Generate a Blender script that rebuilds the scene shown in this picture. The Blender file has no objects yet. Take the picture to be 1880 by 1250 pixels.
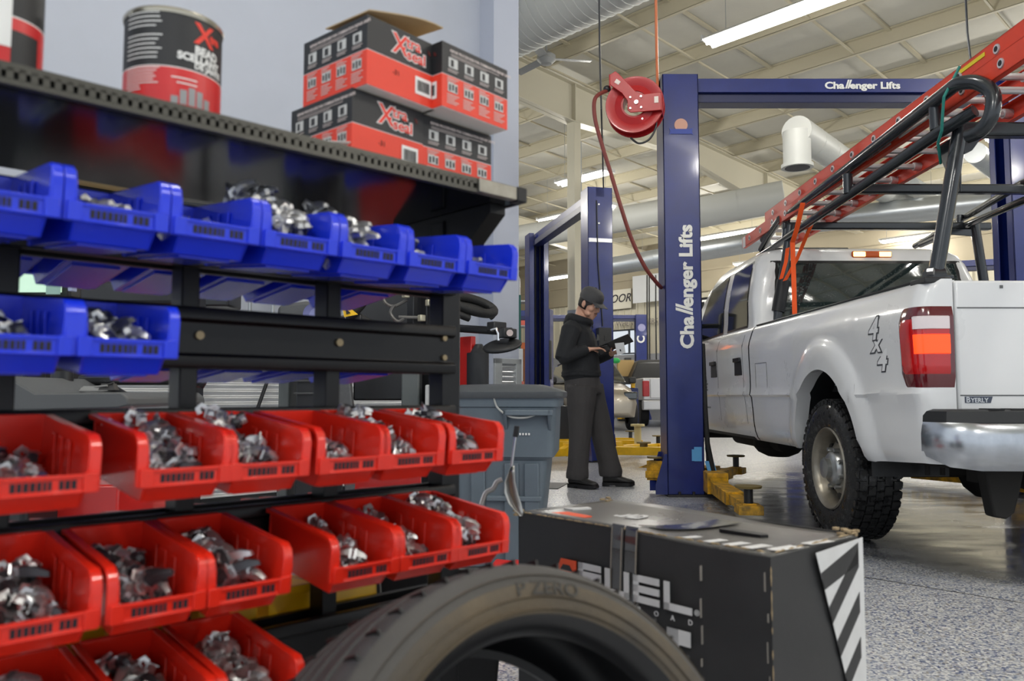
import bpy, bmesh, math, random
from mathutils import Vector, Matrix, Euler
R = math.radians
PI = math.pi
scn = bpy.context.scene
C = scn.collection
# ------------------------------------------------------------------ camera, world, exposure
F = 1460.0
PITCH = math.atan(100.0 / F)
CH = 0.86
cam_d = bpy.data.cameras.new('camera')
cam = bpy.data.objects.new('camera', cam_d)
C.objects.link(cam)
cam.location = (0, 0, CH)
cam.rotation_euler = (PI / 2 + PITCH, 0, 0)
cam_d.sensor_width = 36.0
cam_d.lens = F / 1880.0 * 36.0
cam_d.clip_start = 0.05
cam_d.clip_end = 300
cam_d.dof.use_dof = True
cam_d.dof.focus_distance = 6.2
cam_d.dof.aperture_fstop = 5.6
scn.camera = cam
scn.view_settings.view_transform = 'Standard'
scn.view_settings.look = 'None'
scn.view_settings.gamma = 1.0
scn.view_settings.exposure = 0.0
scn.view_settings.use_curve_mapping = False
w = bpy.data.worlds.new('sky')
scn.world = w
w.use_nodes = True
bgn = w.node_tree.nodes['Background']
bgn.inputs[0].default_value = (0.86, 0.93, 1.0, 1)
bgn.inputs[1].default_value = 1.05
LAMP_W = 115.0      # watts of every ceiling lamp
TUBE_E = 14.0       # emission of the visible tubes


def at(x, y, Y):
    """pixel of the photograph -> point of the hall at depth Y"""
    cx = (x - 940) / F; cy = (625 - y) / F
    dy = math.cos(PITCH) - cy * math.sin(PITCH)
    dz = math.sin(PITCH) + cy * math.cos(PITCH)
    return Vector((cx * Y / dy, Y, CH + dz * Y / dy))


# ------------------------------------------------------------------ materials
def lin(c):
    return tuple(((v / 255.0) / 12.92 if v / 255.0 <= 0.04045 else ((v / 255.0 + 0.055) / 1.055) ** 2.4) for v in c[:3]) + (1.0,)


MATS = {}


def mat(name, col, rough=0.5, metal=0.0, coat=0.0, emit=0.0, vary=0.0, vscale=8.0, bump=0.0, bscale=60.0, spec=0.5, col2=None, alpha=1.0):
    if name in MATS:
        return MATS[name]
    m = bpy.data.materials.new(name)
    m.use_nodes = True
    nt = m.node_tree
    b = nt.nodes['Principled BSDF']
    c = lin(col)
    b.inputs['Base Color'].default_value = c
    b.inputs['Roughness'].default_value = rough
    b.inputs['Metallic'].default_value = metal
    b.inputs['Coat Weight'].default_value = coat
    b.inputs['Coat Roughness'].default_value = 0.08
    b.inputs['Specular IOR Level'].default_value = spec
    if emit:
        b.inputs['Emission Color'].default_value = c
        b.inputs['Emission Strength'].default_value = emit
    tc = None
    if vary or col2 or bump:
        tc = nt.nodes.new('ShaderNodeTexCoord')
    if vary or col2:
        n = nt.nodes.new('ShaderNodeTexNoise')
        n.inputs['Scale'].default_value = vscale
        n.inputs['Detail'].default_value = 6
        n.inputs['Roughness'].default_value = 0.6
        nt.links.new(tc.outputs['Object'], n.inputs['Vector'])
        r = nt.nodes.new('ShaderNodeValToRGB')
        r.color_ramp.elements[0].position = 0.35
        r.color_ramp.elements[1].position = 0.65
        if col2:
            r.color_ramp.elements[0].color = lin(col2)
            r.color_ramp.elements[1].color = c
        else:
            r.color_ramp.elements[0].color = tuple(v * (1 - vary) for v in c[:3]) + (1,)
            r.color_ramp.elements[1].color = tuple(min(1, v * (1 + vary * 0.5)) for v in c[:3]) + (1,)
        nt.links.new(n.outputs['Fac'], r.inputs['Fac'])
        nt.links.new(r.outputs['Color'], b.inputs['Base Color'])
        mr = nt.nodes.new('ShaderNodeMapRange')
        mr.inputs['To Min'].default_value = max(0.02, rough * 0.8)
        mr.inputs['To Max'].default_value = min(1, rough * 1.25)
        nt.links.new(n.outputs['Fac'], mr.inputs['Value'])
        nt.links.new(mr.outputs['Result'], b.inputs['Roughness'])
    if bump:
        n2 = nt.nodes.new('ShaderNodeTexNoise')
        n2.inputs['Scale'].default_value = bscale
        n2.inputs['Detail'].default_value = 4
        nt.links.new(tc.outputs['Object'], n2.inputs['Vector'])
        bp = nt.nodes.new('ShaderNodeBump')
        bp.inputs['Strength'].default_value = bump
        bp.inputs['Distance'].default_value = 0.01
        nt.links.new(n2.outputs['Fac'], bp.inputs['Height'])
        nt.links.new(bp.outputs['Normal'], b.inputs['Normal'])
    MATS[name] = m
    return m


M_black = mat('black_powder_coat', (22, 22, 24), 0.38, spec=0.4)
M_blackgloss = mat('black_gloss_steel', (16, 16, 18), 0.12, spec=0.6)
M_rubber = mat('rubber', (26, 26, 27), 0.62, bump=0.25, bscale=90)
M_dark = mat('dark_plastic', (30, 31, 33), 0.45)
M_greyplastic = mat('grey_plastic', (72, 74, 76), 0.45)
M_steel = mat('bright_steel', (190, 190, 192), 0.28, 0.9)
M_chrome = mat('chrome', (225, 226, 228), 0.12, 1.0)
M_lead = mat('zinc_weight', (206, 206, 208), 0.34, 0.8, vary=0.25, vscale=40)
M_leadd = mat('dark_coated_weight', (74, 75, 80), 0.42, 0.6, vary=0.2, vscale=40)
M_blue = mat('blue_bin_plastic', (26, 54, 222), 0.26, coat=0.2)
M_red = mat('red_bin_plastic', (226, 42, 24), 0.26, coat=0.2)
M_yellow = mat('yellow_bin_plastic', (238, 190, 12), 0.3)
M_ink = mat('dark_ink', (28, 24, 34), 0.6)
M_white = mat('white_print', (236, 236, 234), 0.6)
M_liftblue = mat('lift_blue_enamel', (20, 37, 110), 0.3, coat=0.25, vary=0.18, vscale=3.0)
M_liftblued = mat('lift_blue_dark', (22, 30, 74), 0.35)
M_liftyellow = mat('lift_yellow_enamel', (236, 184, 14), 0.4, vary=0.15, vscale=9)
M_wornyellow = mat('worn_yellow', (226, 168, 16), 0.45, col2=(120, 92, 26), vscale=14)
M_letter = mat('cream_vinyl_letters', (232, 232, 226), 0.5)
M_teal = mat('teal_paint', (40, 98, 92), 0.5)


# ------------------------------------------------------------------ mesh builder
class MB:
    def __init__(s):
        s.v = []; s.f = []; s.m = []; s.M = Matrix.Identity(4); s.mi = 0

    def _add(s, vs, fs, M=None):
        o = len(s.v)
        T = s.M @ M if M is not None else s.M
        s.v += [tuple(T @ Vector(p)) for p in vs]
        s.f += [tuple(i + o for i in f) for f in fs]
        s.m += [s.mi] * len(fs)
        return s

    def box(s, c, d, M=None, top=(1, 1)):
        x, y, z = d[0] / 2, d[1] / 2, d[2] / 2
        a, b = top
        vs = [(-x, -y, -z), (x, -y, -z), (x, y, -z), (-x, y, -z), (-x * a, -y * b, z), (x * a, -y * b, z), (x * a, y * b, z), (-x * a, y * b, z)]
        vs = [(p[0] + c[0], p[1] + c[1], p[2] + c[2]) for p in vs]
        return s._add(vs, [(3, 2, 1, 0), (4, 5, 6, 7), (0, 1, 5, 4), (1, 2, 6, 5), (2, 3, 7, 6), (3, 0, 4, 7)], M)

    def bb(s, x0, x1, y0, y1, z0, z1, M=None):
        return s.box(((x0 + x1) / 2, (y0 + y1) / 2, (z0 + z1) / 2), (abs(x1 - x0), abs(y1 - y0), abs(z1 - z0)), M)

    def rings(s, rs, closed=True, cap0=True, cap1=True, M=None):
        n = len(rs[0]); vs = [p for r in rs for p in r]; fs = []
        for i in range(len(rs) - 1):
            for j in range(n if closed else n - 1):
                k = (j + 1) % n
                fs.append((i * n + j, i * n + k, (i + 1) * n + k, (i + 1) * n + j))
        if cap0: fs.append(tuple(range(n - 1, -1, -1)))
        if cap1: fs.append(tuple((len(rs) - 1) * n + j for j in range(n)))
        return s._add(vs, fs, M)

    def tube(s, pts, r, seg=10, M=None, cap=True, flat=1.0):
        pts = [Vector(p) for p in pts]
        rr = r if isinstance(r, (list, tuple)) else [r] * len(pts)
        t0 = (pts[1] - pts[0]).normalized()
        up = Vector((0, 0, 1)) if abs(t0.z) < 0.9 else Vector((0, 1, 0))
        a = t0.cross(up).normalized()
        rs = []
        for i, p in enumerate(pts):
            if i == 0: t = pts[1] - pts[0]
            elif i == len(pts) - 1: t = pts[-1] - pts[-2]
            else: t = (pts[i + 1] - pts[i]).normalized() + (pts[i] - pts[i - 1]).normalized()
            t.normalize()
            a = (a - t * a.dot(t))
            if a.length < 1e-6: a = t.orthogonal()
            a.normalize()
            b = t.cross(a)
            rs.append([tuple(p + a * math.cos(2 * PI * j / seg) * rr[i] + b * math.sin(2 * PI * j / seg) * rr[i] * flat) for j in range(seg)])
        return s.rings(rs, True, cap, cap, M)

    def cyl(s, p0, p1, r0, r1=None, seg=20, M=None):
        return s.tube([p0, p1], [r0, r0 if r1 is None else r1], seg, M)

    def lathe(s, prof, seg=32, M=None, cap=False, a0=0, a1=2 * PI):
        full = abs(a1 - a0 - 2 * PI) < 1e-6
        n = seg if full else seg + 1
        rs = []
        for (r, z) in prof:
            rs.append([(r * math.cos(a0 + (a1 - a0) * j / seg), r * math.sin(a0 + (a1 - a0) * j / seg), z) for j in range(n)])
        return s.rings(rs, full, cap, cap, M)

    def prism(s, poly, h0, h1, axis='z', M=None):
        """poly in the plane perpendicular to axis; x -> (y,z), y -> (x,z), z -> (x,y)"""
        def P(a, b, h):
            return {'x': (h, a, b), 'y': (a, h, b), 'z': (a, b, h)}[axis]
        n = len(poly)
        vs = [P(a, b, h0) for a, b in poly] + [P(a, b, h1) for a, b in poly]
        fs = [tuple(range(n - 1, -1, -1)), tuple(range(n, 2 * n))] + [(i, (i + 1) % n, n + (i + 1) % n, n + i) for i in range(n)]
        return s._add(vs, fs, M)

    def ball(s, c, r, seg=14, M=None):
        rx, ry, rz = r if isinstance(r, (tuple, list)) else (r, r, r)
        rs = []
        for i in range(1, seg // 2):
            ph = PI * i / (seg // 2)
            rs.append([(c[0] + rx * math.sin(ph) * math.cos(2 * PI * j / seg), c[1] + ry * math.sin(ph) * math.sin(2 * PI * j / seg), c[2] + rz * math.cos(ph)) for j in range(seg)])
        return s.rings(rs, True, True, True, M)

    def strip(s, pts, wv, th=0.002, M=None):
        """flat band through pts, width vector wv"""
        wv = Vector(wv); rs = []
        for i, p in enumerate(pts):
            p = Vector(p)
            t = (Vector(pts[min(i + 1, len(pts) - 1)]) - Vector(pts[max(i - 1, 0)])).normalized()
            n = t.cross(wv).normalized() * th / 2
            rs.append([tuple(p - wv / 2 - n), tuple(p + wv / 2 - n), tuple(p + wv / 2 + n), tuple(p - wv / 2 + n)])
        return s.rings(rs, True, True, True, M)

    def build(s, name, mats, parent=None, bevel=0.0, smooth=35, seg=2, loc=None, rot=None, sub=0, mods=None):
        me = bpy.data.meshes.new(name)
        me.from_pydata(s.v, [], s.f)
        mats = mats if isinstance(mats, (list, tuple)) else [mats]
        for m in mats: me.materials.append(m)
        me.polygons.foreach_set('material_index', s.m)
        bm = bmesh.new(); bm.from_mesh(me)
        bmesh.ops.recalc_face_normals(bm, faces=bm.faces)
        bm.to_mesh(me); bm.free()
        if smooth:
            me.polygons.foreach_set('use_smooth', [True] * len(me.polygons))
            me.set_sharp_from_angle(angle=R(smooth))
        me.update()
        o = bpy.data.objects.new(name, me)
        C.objects.link(o)
        if parent: o.parent = parent
        if loc is not None: o.location = loc
        if rot is not None: o.rotation_euler = rot
        if bevel:
            b = o.modifiers.new('edge', 'BEVEL'); b.width = bevel; b.segments = seg; b.limit_method = 'ANGLE'; b.angle_limit = R(40)
        if sub:
            b = o.modifiers.new('sub', 'SUBSURF'); b.levels = sub; b.render_levels = sub
        return o


def smooth_path(pts, n=6):
    pts = [Vector(p) for p in pts]; out = []
    P = [pts[0]] + pts + [pts[-1]]
    for i in range(1, len(P) - 2):
        for k in range(n):
            t = k / n; a, b, c, d = P[i - 1], P[i], P[i + 1], P[i + 2]
            out.append(0.5 * ((2 * b) + (c - a) * t + (2 * a - 5 * b + 4 * c - d) * t * t + (3 * b - a - 3 * c + d) * t ** 3))
    out.append(pts[-1]); return out



def tag(o, label=None, cat=None, group=None, kind=None):
    if label: o['label'] = label
    if cat: o['category'] = cat
    if group: o['group'] = group
    if kind: o['kind'] = kind
    return o


def thing(name, label, cat, loc=(0, 0, 0), rz=0.0, group=None):
    o = bpy.data.objects.new(name, None)
    o.empty_display_size = 0.1
    C.objects.link(o)
    o.location = loc; o.rotation_euler = (0, 0, rz)
    return tag(o, label, cat, group)


def struct(o, label=None):
    o['kind'] = 'structure'
    if label: o['label'] = label
    return o


def kids(o): return [c for c in bpy.data.objects if c.parent == o]


def copy_tree(root, loc, rot=None, label=None, group=None):
    def cp(o, par):
        c = o.copy(); C.objects.link(c)
        if par: c.parent = par
        for k in kids(o): 
            if k is not c: cp(k, c)
        return c
    r = cp(root, None)
    r.location = loc
    if rot is not None: r.rotation_euler = rot
    if label: r['label'] = label
    if group: r['group'] = group
    return r


def text_into(mb, body, size, M, depth=0.001, bold=0.0, shear=0.0, align='LEFT', sx=1.0, space=1.0):
    """adds flat lettering to a builder; text plane is XY of M"""
    cu = bpy.data.curves.new('t', 'FONT')
    cu.body = body; cu.size = size; cu.extrude = depth / 2; cu.offset = bold; cu.shear = shear
    cu.align_x = align; cu.space_character = space; cu.resolution_u = 3
    o = bpy.data.objects.new('t', cu); C.objects.link(o)
    dg = bpy.context.evaluated_depsgraph_get(); dg.update()
    me = bpy.data.meshes.new_from_object(o.evaluated_get(dg))
    S = Matrix.Diagonal((sx, 1, 1, 1))
    mb._add([tuple(S @ v.co) for v in me.vertices], [tuple(p.vertices) for p in me.polygons], M)
    bpy.data.objects.remove(o); bpy.data.curves.remove(cu); bpy.data.meshes.remove(me)


def plane_M(o, xdir, ydir):
    x = Vector(xdir).normalized(); y = Vector(ydir); y = (y - x * y.dot(x)).normalized(); z = x.cross(y)
    m = Matrix((x, y, z)).transposed().to_4x4()
    m.translation = Vector(o)
    return m


# ------------------------------------------------------------------ building frame: a runs right and away, b runs left and away
TH = R(43.5)
D = Vector((math.cos(TH), math.sin(TH), 0)); V = Vector((-math.sin(TH), math.cos(TH), 0))


def ab(a, b, z=0.0): return D * a + V * b + Vector((0, 0, z))


BM = Matrix.Rotation(TH, 4, 'Z')


def roof_z(a): return 7.15 - 0.045 * a


A_MAX = 22.6
B_MIN, B_MAX = -16.0, 24.0
A_MIN = -6.0
# ================================================================== floor
def floor_material():
    m = bpy.data.materials.new('flake_epoxy_floor'); m.use_nodes = True
    nt = m.node_tree; L = nt.links.new; N = nt.nodes.new
    b = nt.nodes['Principled BSDF']
    tc = N('ShaderNodeTexCoord')
    vo = N('ShaderNodeTexVoronoi'); vo.inputs['Scale'].default_value = 125
    L(tc.outputs['Object'], vo.inputs['Vector'])
    sp = N('ShaderNodeSeparateColor'); L(vo.outputs['Color'], sp.inputs[0])
    r = N('ShaderNodeValToRGB'); r.color_ramp.interpolation = 'CONSTANT'
    cols = [(0.0, (176, 180, 188)), (0.34, (206, 206, 204)), (0.56, (118, 128, 152)), (0.70, (150, 146, 142)), (0.80, (82, 94, 130)), (0.88, (222, 222, 220))]
    e = r.color_ramp.elements
    e[0].position = 0; e[0].color = lin(cols[0][1]); e[1].position = cols[1][0]; e[1].color = lin(cols[1][1])
    for p, c in cols[2:]:
        x = e.new(p); x.color = lin(c)
    L(sp.outputs[0], r.inputs['Fac'])
    # large dull variation and the wet patch under the pickup
    n = N('ShaderNodeTexNoise'); n.inputs['Scale'].default_value = 1.3; n.inputs['Detail'].default_value = 5
    L(tc.outputs['Object'], n.inputs['Vector'])
    sx = N('ShaderNodeSeparateXYZ'); L(tc.outputs['Object'], sx.inputs[0])

    def mth(op, a, b_=None, c_=None):
        k = N('ShaderNodeMath'); k.operation = op
        for i, v in enumerate((a, b_, c_)):
            if v is None: continue
            if isinstance(v, (int, float)): k.inputs[i].default_value = v
            else: L(v, k.inputs[i])
        return k.outputs[0]
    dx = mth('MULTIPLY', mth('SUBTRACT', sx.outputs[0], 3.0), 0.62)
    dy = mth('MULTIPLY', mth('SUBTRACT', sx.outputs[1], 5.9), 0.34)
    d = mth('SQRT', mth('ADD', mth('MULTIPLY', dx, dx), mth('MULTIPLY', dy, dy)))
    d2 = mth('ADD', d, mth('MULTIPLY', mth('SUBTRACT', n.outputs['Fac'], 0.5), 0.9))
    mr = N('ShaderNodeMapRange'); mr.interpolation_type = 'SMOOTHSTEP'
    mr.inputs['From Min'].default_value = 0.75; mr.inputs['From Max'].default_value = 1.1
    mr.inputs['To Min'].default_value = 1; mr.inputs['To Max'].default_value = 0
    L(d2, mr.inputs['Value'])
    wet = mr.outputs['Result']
    n3 = N('ShaderNodeTexNoise'); n3.inputs['Scale'].default_value = 3.5; n3.inputs['Detail'].default_value = 7
    mp = N('ShaderNodeMapping'); mp.inputs['Scale'].default_value = (0.6, 1.7, 1)
    L(tc.outputs['Object'], mp.inputs['Vector']); L(mp.outputs[0], n3.inputs['Vector'])
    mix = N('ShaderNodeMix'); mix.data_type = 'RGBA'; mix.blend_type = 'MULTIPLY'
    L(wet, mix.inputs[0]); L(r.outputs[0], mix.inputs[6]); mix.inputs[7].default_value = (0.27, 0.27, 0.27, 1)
    # saw-cut joints
    rot = N('ShaderNodeVectorRotate'); rot.rotation_type = 'Z_AXIS'; rot.inputs['Angle'].default_value = -TH
    L(tc.outputs['Object'], rot.inputs['Vector'])
    s2 = N('ShaderNodeSeparateXYZ'); L(rot.outputs[0], s2.inputs[0])
    ja = mth('ABSOLUTE', mth('SUBTRACT', mth('MODULO', mth('ADD', s2.outputs[0], 101.9), 4.5), 2.25))
    jb = mth('ABSOLUTE', mth('SUBTRACT', mth('MODULO', mth('ADD', s2.outputs[1], 100.6), 4.5), 2.25))
    j = mth('LESS_THAN', mth('MINIMUM', ja, jb), 0.006)
    mix2 = N('ShaderNodeMix'); mix2.data_type = 'RGBA'; L(j, mix2.inputs[0]); L(mix.outputs[2], mix2.inputs[6]); mix2.inputs[7].default_value = (0.03, 0.03, 0.03, 1)
    L(mix2.outputs[2], b.inputs['Base Color'])
    rr = N('ShaderNodeMapRange'); rr.inputs['From Min'].default_value = 0.35; rr.inputs['From Max'].default_value = 0.7
    rr.inputs['To Min'].default_value = 0.05; rr.inputs['To Max'].default_value = 0.30; L(n3.outputs['Fac'], rr.inputs['Value'])
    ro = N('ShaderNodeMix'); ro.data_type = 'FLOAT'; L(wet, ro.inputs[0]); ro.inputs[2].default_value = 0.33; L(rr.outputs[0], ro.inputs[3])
    L(ro.outputs[0], b.inputs['Roughness'])
    bp = N('ShaderNodeBump'); bp.inputs['Strength'].default_value = 0.12; bp.inputs['Distance'].default_value = 0.004
    L(sp.outputs[1], bp.inputs['Height']); L(bp.outputs[0], b.inputs['Normal'])
    b.inputs['Coat Weight'].default_value = 0.35; b.inputs['Coat Roughness'].default_value = 0.18
    return m


m = MB(); m.bb(-14, 24, -5, 40, -0.12, 0)
struct(m.build('floor', floor_material(), smooth=0), 'grey flake epoxy floor of the repair shop')

# ================================================================== roof
M_roof = mat('roof_insulation_facing', (205, 202, 190), 0.75, vary=0.05, vscale=1.5)
M_purlin = mat('cream_steel_purlin', (196, 188, 164), 0.55)
M_rafter = mat('cream_rafter_paint', (206, 200, 180), 0.5)
m = MB(); m.M = BM
nseg = 14
rs = []
for i in range(nseg + 1):
    a = A_MIN + (A_MAX + 0.2 - A_MIN) * i / nseg
    rs.append([(a, B_MIN, roof_z(a)), (a, B_MAX, roof_z(a)), (a, B_MAX, roof_z(a) + 0.15), (a, B_MIN, roof_z(a) + 0.15)])
m.rings(rs)
struct(m.build('ceiling', M_roof, smooth=0), 'pale insulated sloping roof deck')
# seams of the roof deck, running down the slope
k = 0
a = A_MIN + 0.4
while a < A_MAX:
    z = roof_z(a)
    m = MB(); m.M = BM
    m.bb(a - 0.035, a + 0.035, B_MIN, B_MAX, z - 0.24, z - 0.232)
    m.bb(a - 0.035, a - 0.027, B_MIN, B_MAX, z - 0.24, z - 0.002)
    m.bb(a - 0.10, a - 0.03, B_MIN, B_MAX, z - 0.02, z - 0.002)
    struct(m.build('ceiling_beam', M_purlin, smooth=0), 'cream steel roof purlin')
    a += 1.52
b = B_MIN + 0.7
while b < B_MAX:
    m = MB(); m.M = BM
    sl = [(A_MIN, b - 0.03, roof_z(A_MIN) - 0.06), (A_MAX, b - 0.03, roof_z(A_MAX) - 0.06)]
    m.rings([[(a_, b - 0.03, roof_z(a_) - 0.012), (a_, b + 0.03, roof_z(a_) - 0.012), (a_, b + 0.03, roof_z(a_) - 0.045), (a_, b - 0.03, roof_z(a_) - 0.045)] for a_ in (A_MIN, A_MAX)])
    # flange brace bars between the purlins
    m.rings([[(a_, b + 0.55, roof_z(a_) - 0.20), (a_, b + 0.58, roof_z(a_) - 0.20), (a_, b + 0.58, roof_z(a_) - 0.23), (a_, b + 0.55, roof_z(a_) - 0.23)] for a_ in (A_MIN, A_MAX)])
    struct(m.build('ceiling_trim', M_purlin, smooth=0), 'cream strap along the roof slope')
    b += 2.0


def rafter(b, knots):
    """I section rafter; knots: (a, depth)"""
    m = MB(); m.M = BM
    top = lambda a: roof_z(a) - 0.24
    m.rings([[(a, b - 0.008, top(a)), (a, b + 0.008, top(a)), (a, b + 0.008, top(a) - d), (a, b - 0.008, top(a) - d)] for a, d in knots])
    m.rings([[(a, b - 0.11, top(a)), (a, b + 0.11, top(a)), (a, b + 0.11, top(a) - 0.015), (a, b - 0.11, top(a) - 0.015)] for a, d in knots])
    m.rings([[(a, b - 0.11, top(a) - d), (a, b + 0.11, top(a) - d), (a, b + 0.11, top(a) - d + 0.015), (a, b - 0.11, top(a) - d + 0.015)] for a, d in knots])
    for a, d in knots[1:-1]:
        m.bb(a - 0.01, a + 0.01, b - 0.1, b + 0.1, top(a) - d, top(a))
    struct(m.build('ceiling_beam', M_rafter, smooth=0), 'deep cream tapered steel rafter')


rafter(9.4, [(A_MIN, 0.55), (6.0, 0.62), (10.4, 0.72), (13.5, 0.45), (17.2, 0.80), (A_MAX, 0.45)])
rafter(1.9, [(A_MIN, 0.5), (6.0, 0.62), (10.4, 0.7), (13.5, 0.45), (A_MAX, 0.45)])
rafter(16.9, [(A_MIN, 0.5), (10.4, 0.7), (13.5, 0.45), (A_MAX, 0.7)])
# interior steel column, cream above, grey below
pc = at(1056, 720, 14.0)
t = MB(); t.bb(-0.09, 0.09, -0.09, 0.09, 2.35, 5.75)
o = t.build('column_post', M_rafter, bevel=0.01, loc=(pc.x, pc.y, 0), rot=(0, 0, TH)); struct(o, 'square steel roof column, cream above and grey below')
t = MB(); t.bb(-0.092, 0.092, -0.092, 0.092, 0, 2.35); t.bb(-0.15, 0.15, -0.15, 0.15, 0, 0.02)
t.build('column_base', mat('grey_column_paint', (128, 134, 146), 0.5), o)

# ================================================================== walls
M_wallblue = mat('pale_blue_grey_wall_paint', (174, 180, 193), 0.62, vary=0.03, vscale=2)
M_pillar = mat('pale_pillar_paint', (174, 180, 195), 0.6)
M_galv = mat('galvanised_sheet', (220, 222, 224), 0.32, 0.75, vary=0.04, vscale=5)
M_trimgrey = mat('galvanised_trim', (170, 174, 178), 0.4, 0.7)
M_siding = mat('white_ribbed_siding', (196, 190, 170), 0.6)
M_beigewall = mat('beige_upper_wall', (160, 150, 128), 0.7)
M_wainscot = mat('grey_wainscot_paint', (150, 152, 156), 0.6)

# left wall, parallel to the rack: origin offset along V
WB = 0.0
O_w = Vector((-8.22, 0, 0))
wa0 = O_w.dot(D); wb = O_w.dot(V)          # the wall plane is b = wb
Pend = at(880, 725, 7.5); wa1 = Pend.dot(D)
m = MB(); m.M = BM
m.bb(-6, wa1 + 0.33, wb, wb + 0.2, 0, roof_z(0) + 0.2)
struct(m.build('wall_left', M_wallblue, smooth=0), 'pale blue grey painted wall behind the rack')
m = MB(); m.M = BM
m.bb(wa1, wa1 + 0.33, wb - 0.2, wb, 0, roof_z(0) + 0.2)
struct(m.build('wall_pillar', M_pillar, smooth=0), 'pale blue grey corner pillar at the end of the wall')


def corrugated(a0, a1, b, z0, z1, pitch=0.047, amp=0.0095):
    m = MB(); m.M = BM
    n = int((z1 - z0) / pitch) * 8
    rs = []
    for i in range(n + 1):
        z = z0 + (z1 - z0) * i / n
        o = -0.004 - amp * (1 + math.sin(2 * PI * (z - z0) / pitch))
        rs.append([(a0, b + o, z), (a1, b + o, z), (a1, b, z), (a0, b, z)])
    m.rings(rs)
    return m


struct(corrugated(-6, wa1 - 0.06, wb, 0.12, 1.17).build('wall_wainscot', M_galv, smooth=80), 'horizontal corrugated galvanised wainscot')
struct(corrugated(wa1 + 0.09, wa1 + 0.27, wb - 0.2, 0.12, 1.15).build('wall_wainscot', M_galv, smooth=80), 'corrugated galvanised panel on the corner pillar')
m = MB(); m.M = BM
m.bb(-6, wa1 - 0.01, wb - 0.03, wb, 1.17, 1.24)
m.bb(wa1 - 0.08, wa1 - 0.01, wb - 0.03, wb, 0, 1.24)
struct(m.build('trim_1', M_trimgrey, bevel=0.004), 'galvanised cap trim of the wainscot')
m = MB(); m.M = BM
for x0, x1, z0, z1 in ((wa1, wa1 + 0.09, 0, 1.2), (wa1 + 0.27, wa1 + 0.34, 0, 1.2), (wa1, wa1 + 0.34, 1.15, 1.2)):
    m.bb(x0, x1, wb - 0.23, wb - 0.2, z0, z1)
struct(m.build('trim_2', mat('grey_trim_paint', (158, 162, 164), 0.5), bevel=0.004), 'grey frame trim on the corner pillar')
m = MB(); m.M = BM
m.bb(-6, wa1 - 0.01, wb - 0.02, wb, 0, 0.12)
struct(m.build('baseboard_left', M_dark), 'black baseboard')


def ribbed(a, b0, b1, z0, z1, step=0.3):
    m = MB(); m.M = BM
    m.bb(a, a + 0.04, b0, b1, z0, z1)
    b = b0 + 0.1
    while b < b1 - 0.03:
        m.bb(a - 0.03, a, b - 0.03, b + 0.03, z0, z1); b += step
    return m


def ab_of(x, y, a):
    """where the ray of a pixel column meets the wall a = const -> (b, Y)"""
    cx = (x - 940) / F
    r = Vector((cx, 1, 0))
    Y = a / r.dot(D)
    return (r * Y).dot(V), Y


bw1, Yw1 = ab_of(1120, 0, A_MAX); bw0, Yw0 = ab_of(1188, 0, A_MAX)       # upper window
bl1, _ = ab_of(1142, 0, A_MAX); bl0, _ = ab_of(1209, 0, A_MAX)           # lower window
ZW = (2.32, 3.22); ZL = (0.55, 1.98)
m = MB(); m.M = BM
# grey lower wall with the lower opening
m.bb(A_MAX, A_MAX + 0.2, B_MIN, bl0, 0, 2.3)
m.bb(A_MAX, A_MAX + 0.2, bl1, B_MAX, 0, 2.3)
m.bb(A_MAX, A_MAX + 0.2, bl0, bl1, 0, ZL[0]); m.bb(A_MAX, A_MAX + 0.2, bl0, bl1, ZL[1], 2.3)
struct(m.build('wall_far', M_wainscot, smooth=0), 'grey painted lower part of the far wall')
for (b0, b1, z0, z1) in ((B_MIN, bw0, 2.3, 4.25), (bw1, B_MAX, 2.3, 4.25), (bw0, bw1, ZW[1], 4.25)):
    struct(ribbed(A_MAX, b0, b1, z0, z1).build('wall_far', M_siding, smooth=0), 'cream ribbed siding of the far wall')
m = MB(); m.M = BM; m.bb(A_MAX - 0.06, A_MAX + 0.2, B_MIN, B_MAX, 4.25, roof_z(A_MAX))
for z in (4.27, 4.95, 5.6): m.bb(A_MAX - 0.12, A_MAX - 0.05, B_MIN, B_MAX, z, z + 0.07)
struct(m.build('wall_far', M_beigewall, smooth=0), 'beige upper part of the far wall')
for i, (b0, b1, (z0, z1)) in enumerate(((bw0, bw1, ZW), (bl0, bl1, ZL))):
    m = MB(); m.M = BM
    for x0, x1, y0, y1 in ((b0, b1, z0, z0 + 0.05), (b0, b1, z1 - 0.05, z1), (b0, b0 + 0.05, z0, z1), (b1 - 0.05, b1, z0, z1), ((b0 + b1) / 2 - 0.02, (b0 + b1) / 2 + 0.02, z0, z1)):
        m.bb(A_MAX + 0.04, A_MAX + 0.12, x0, x1, y0, y1)
    wn = m.build('window_%d' % (i + 1), mat('window_frame_dark', (70, 76, 84), 0.4), smooth=0)
    struct(wn, 'daylit window in the far wall')
    g = MB(); g.M = BM; g.bb(A_MAX + 0.075, A_MAX + 0.085, b0 + 0.04, b1 - 0.04, z0 + 0.04, z1 - 0.04)
    gm = bpy.data.materials.new('clear_glass'); gm.use_nodes = True
    gb = gm.node_tree.nodes['Principled BSDF']; gb.inputs['Transmission Weight'].default_value = 1; gb.inputs['Roughness'].default_value = 0; gb.inputs['IOR'].default_value = 1.05
    g.build('pane', gm, wn, smooth=0)
m = MB(); m.M = BM
m.bb(A_MIN, A_MAX, B_MAX, B_MAX + 0.2, 0, 7.4)
b_ = 0
a_ = A_MIN
while a_ < A_MAX:
    m.bb(a_, a_ + 0.06, B_MAX - 0.03, B_MAX, 2.3, 6.4); a_ += 0.3
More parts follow.
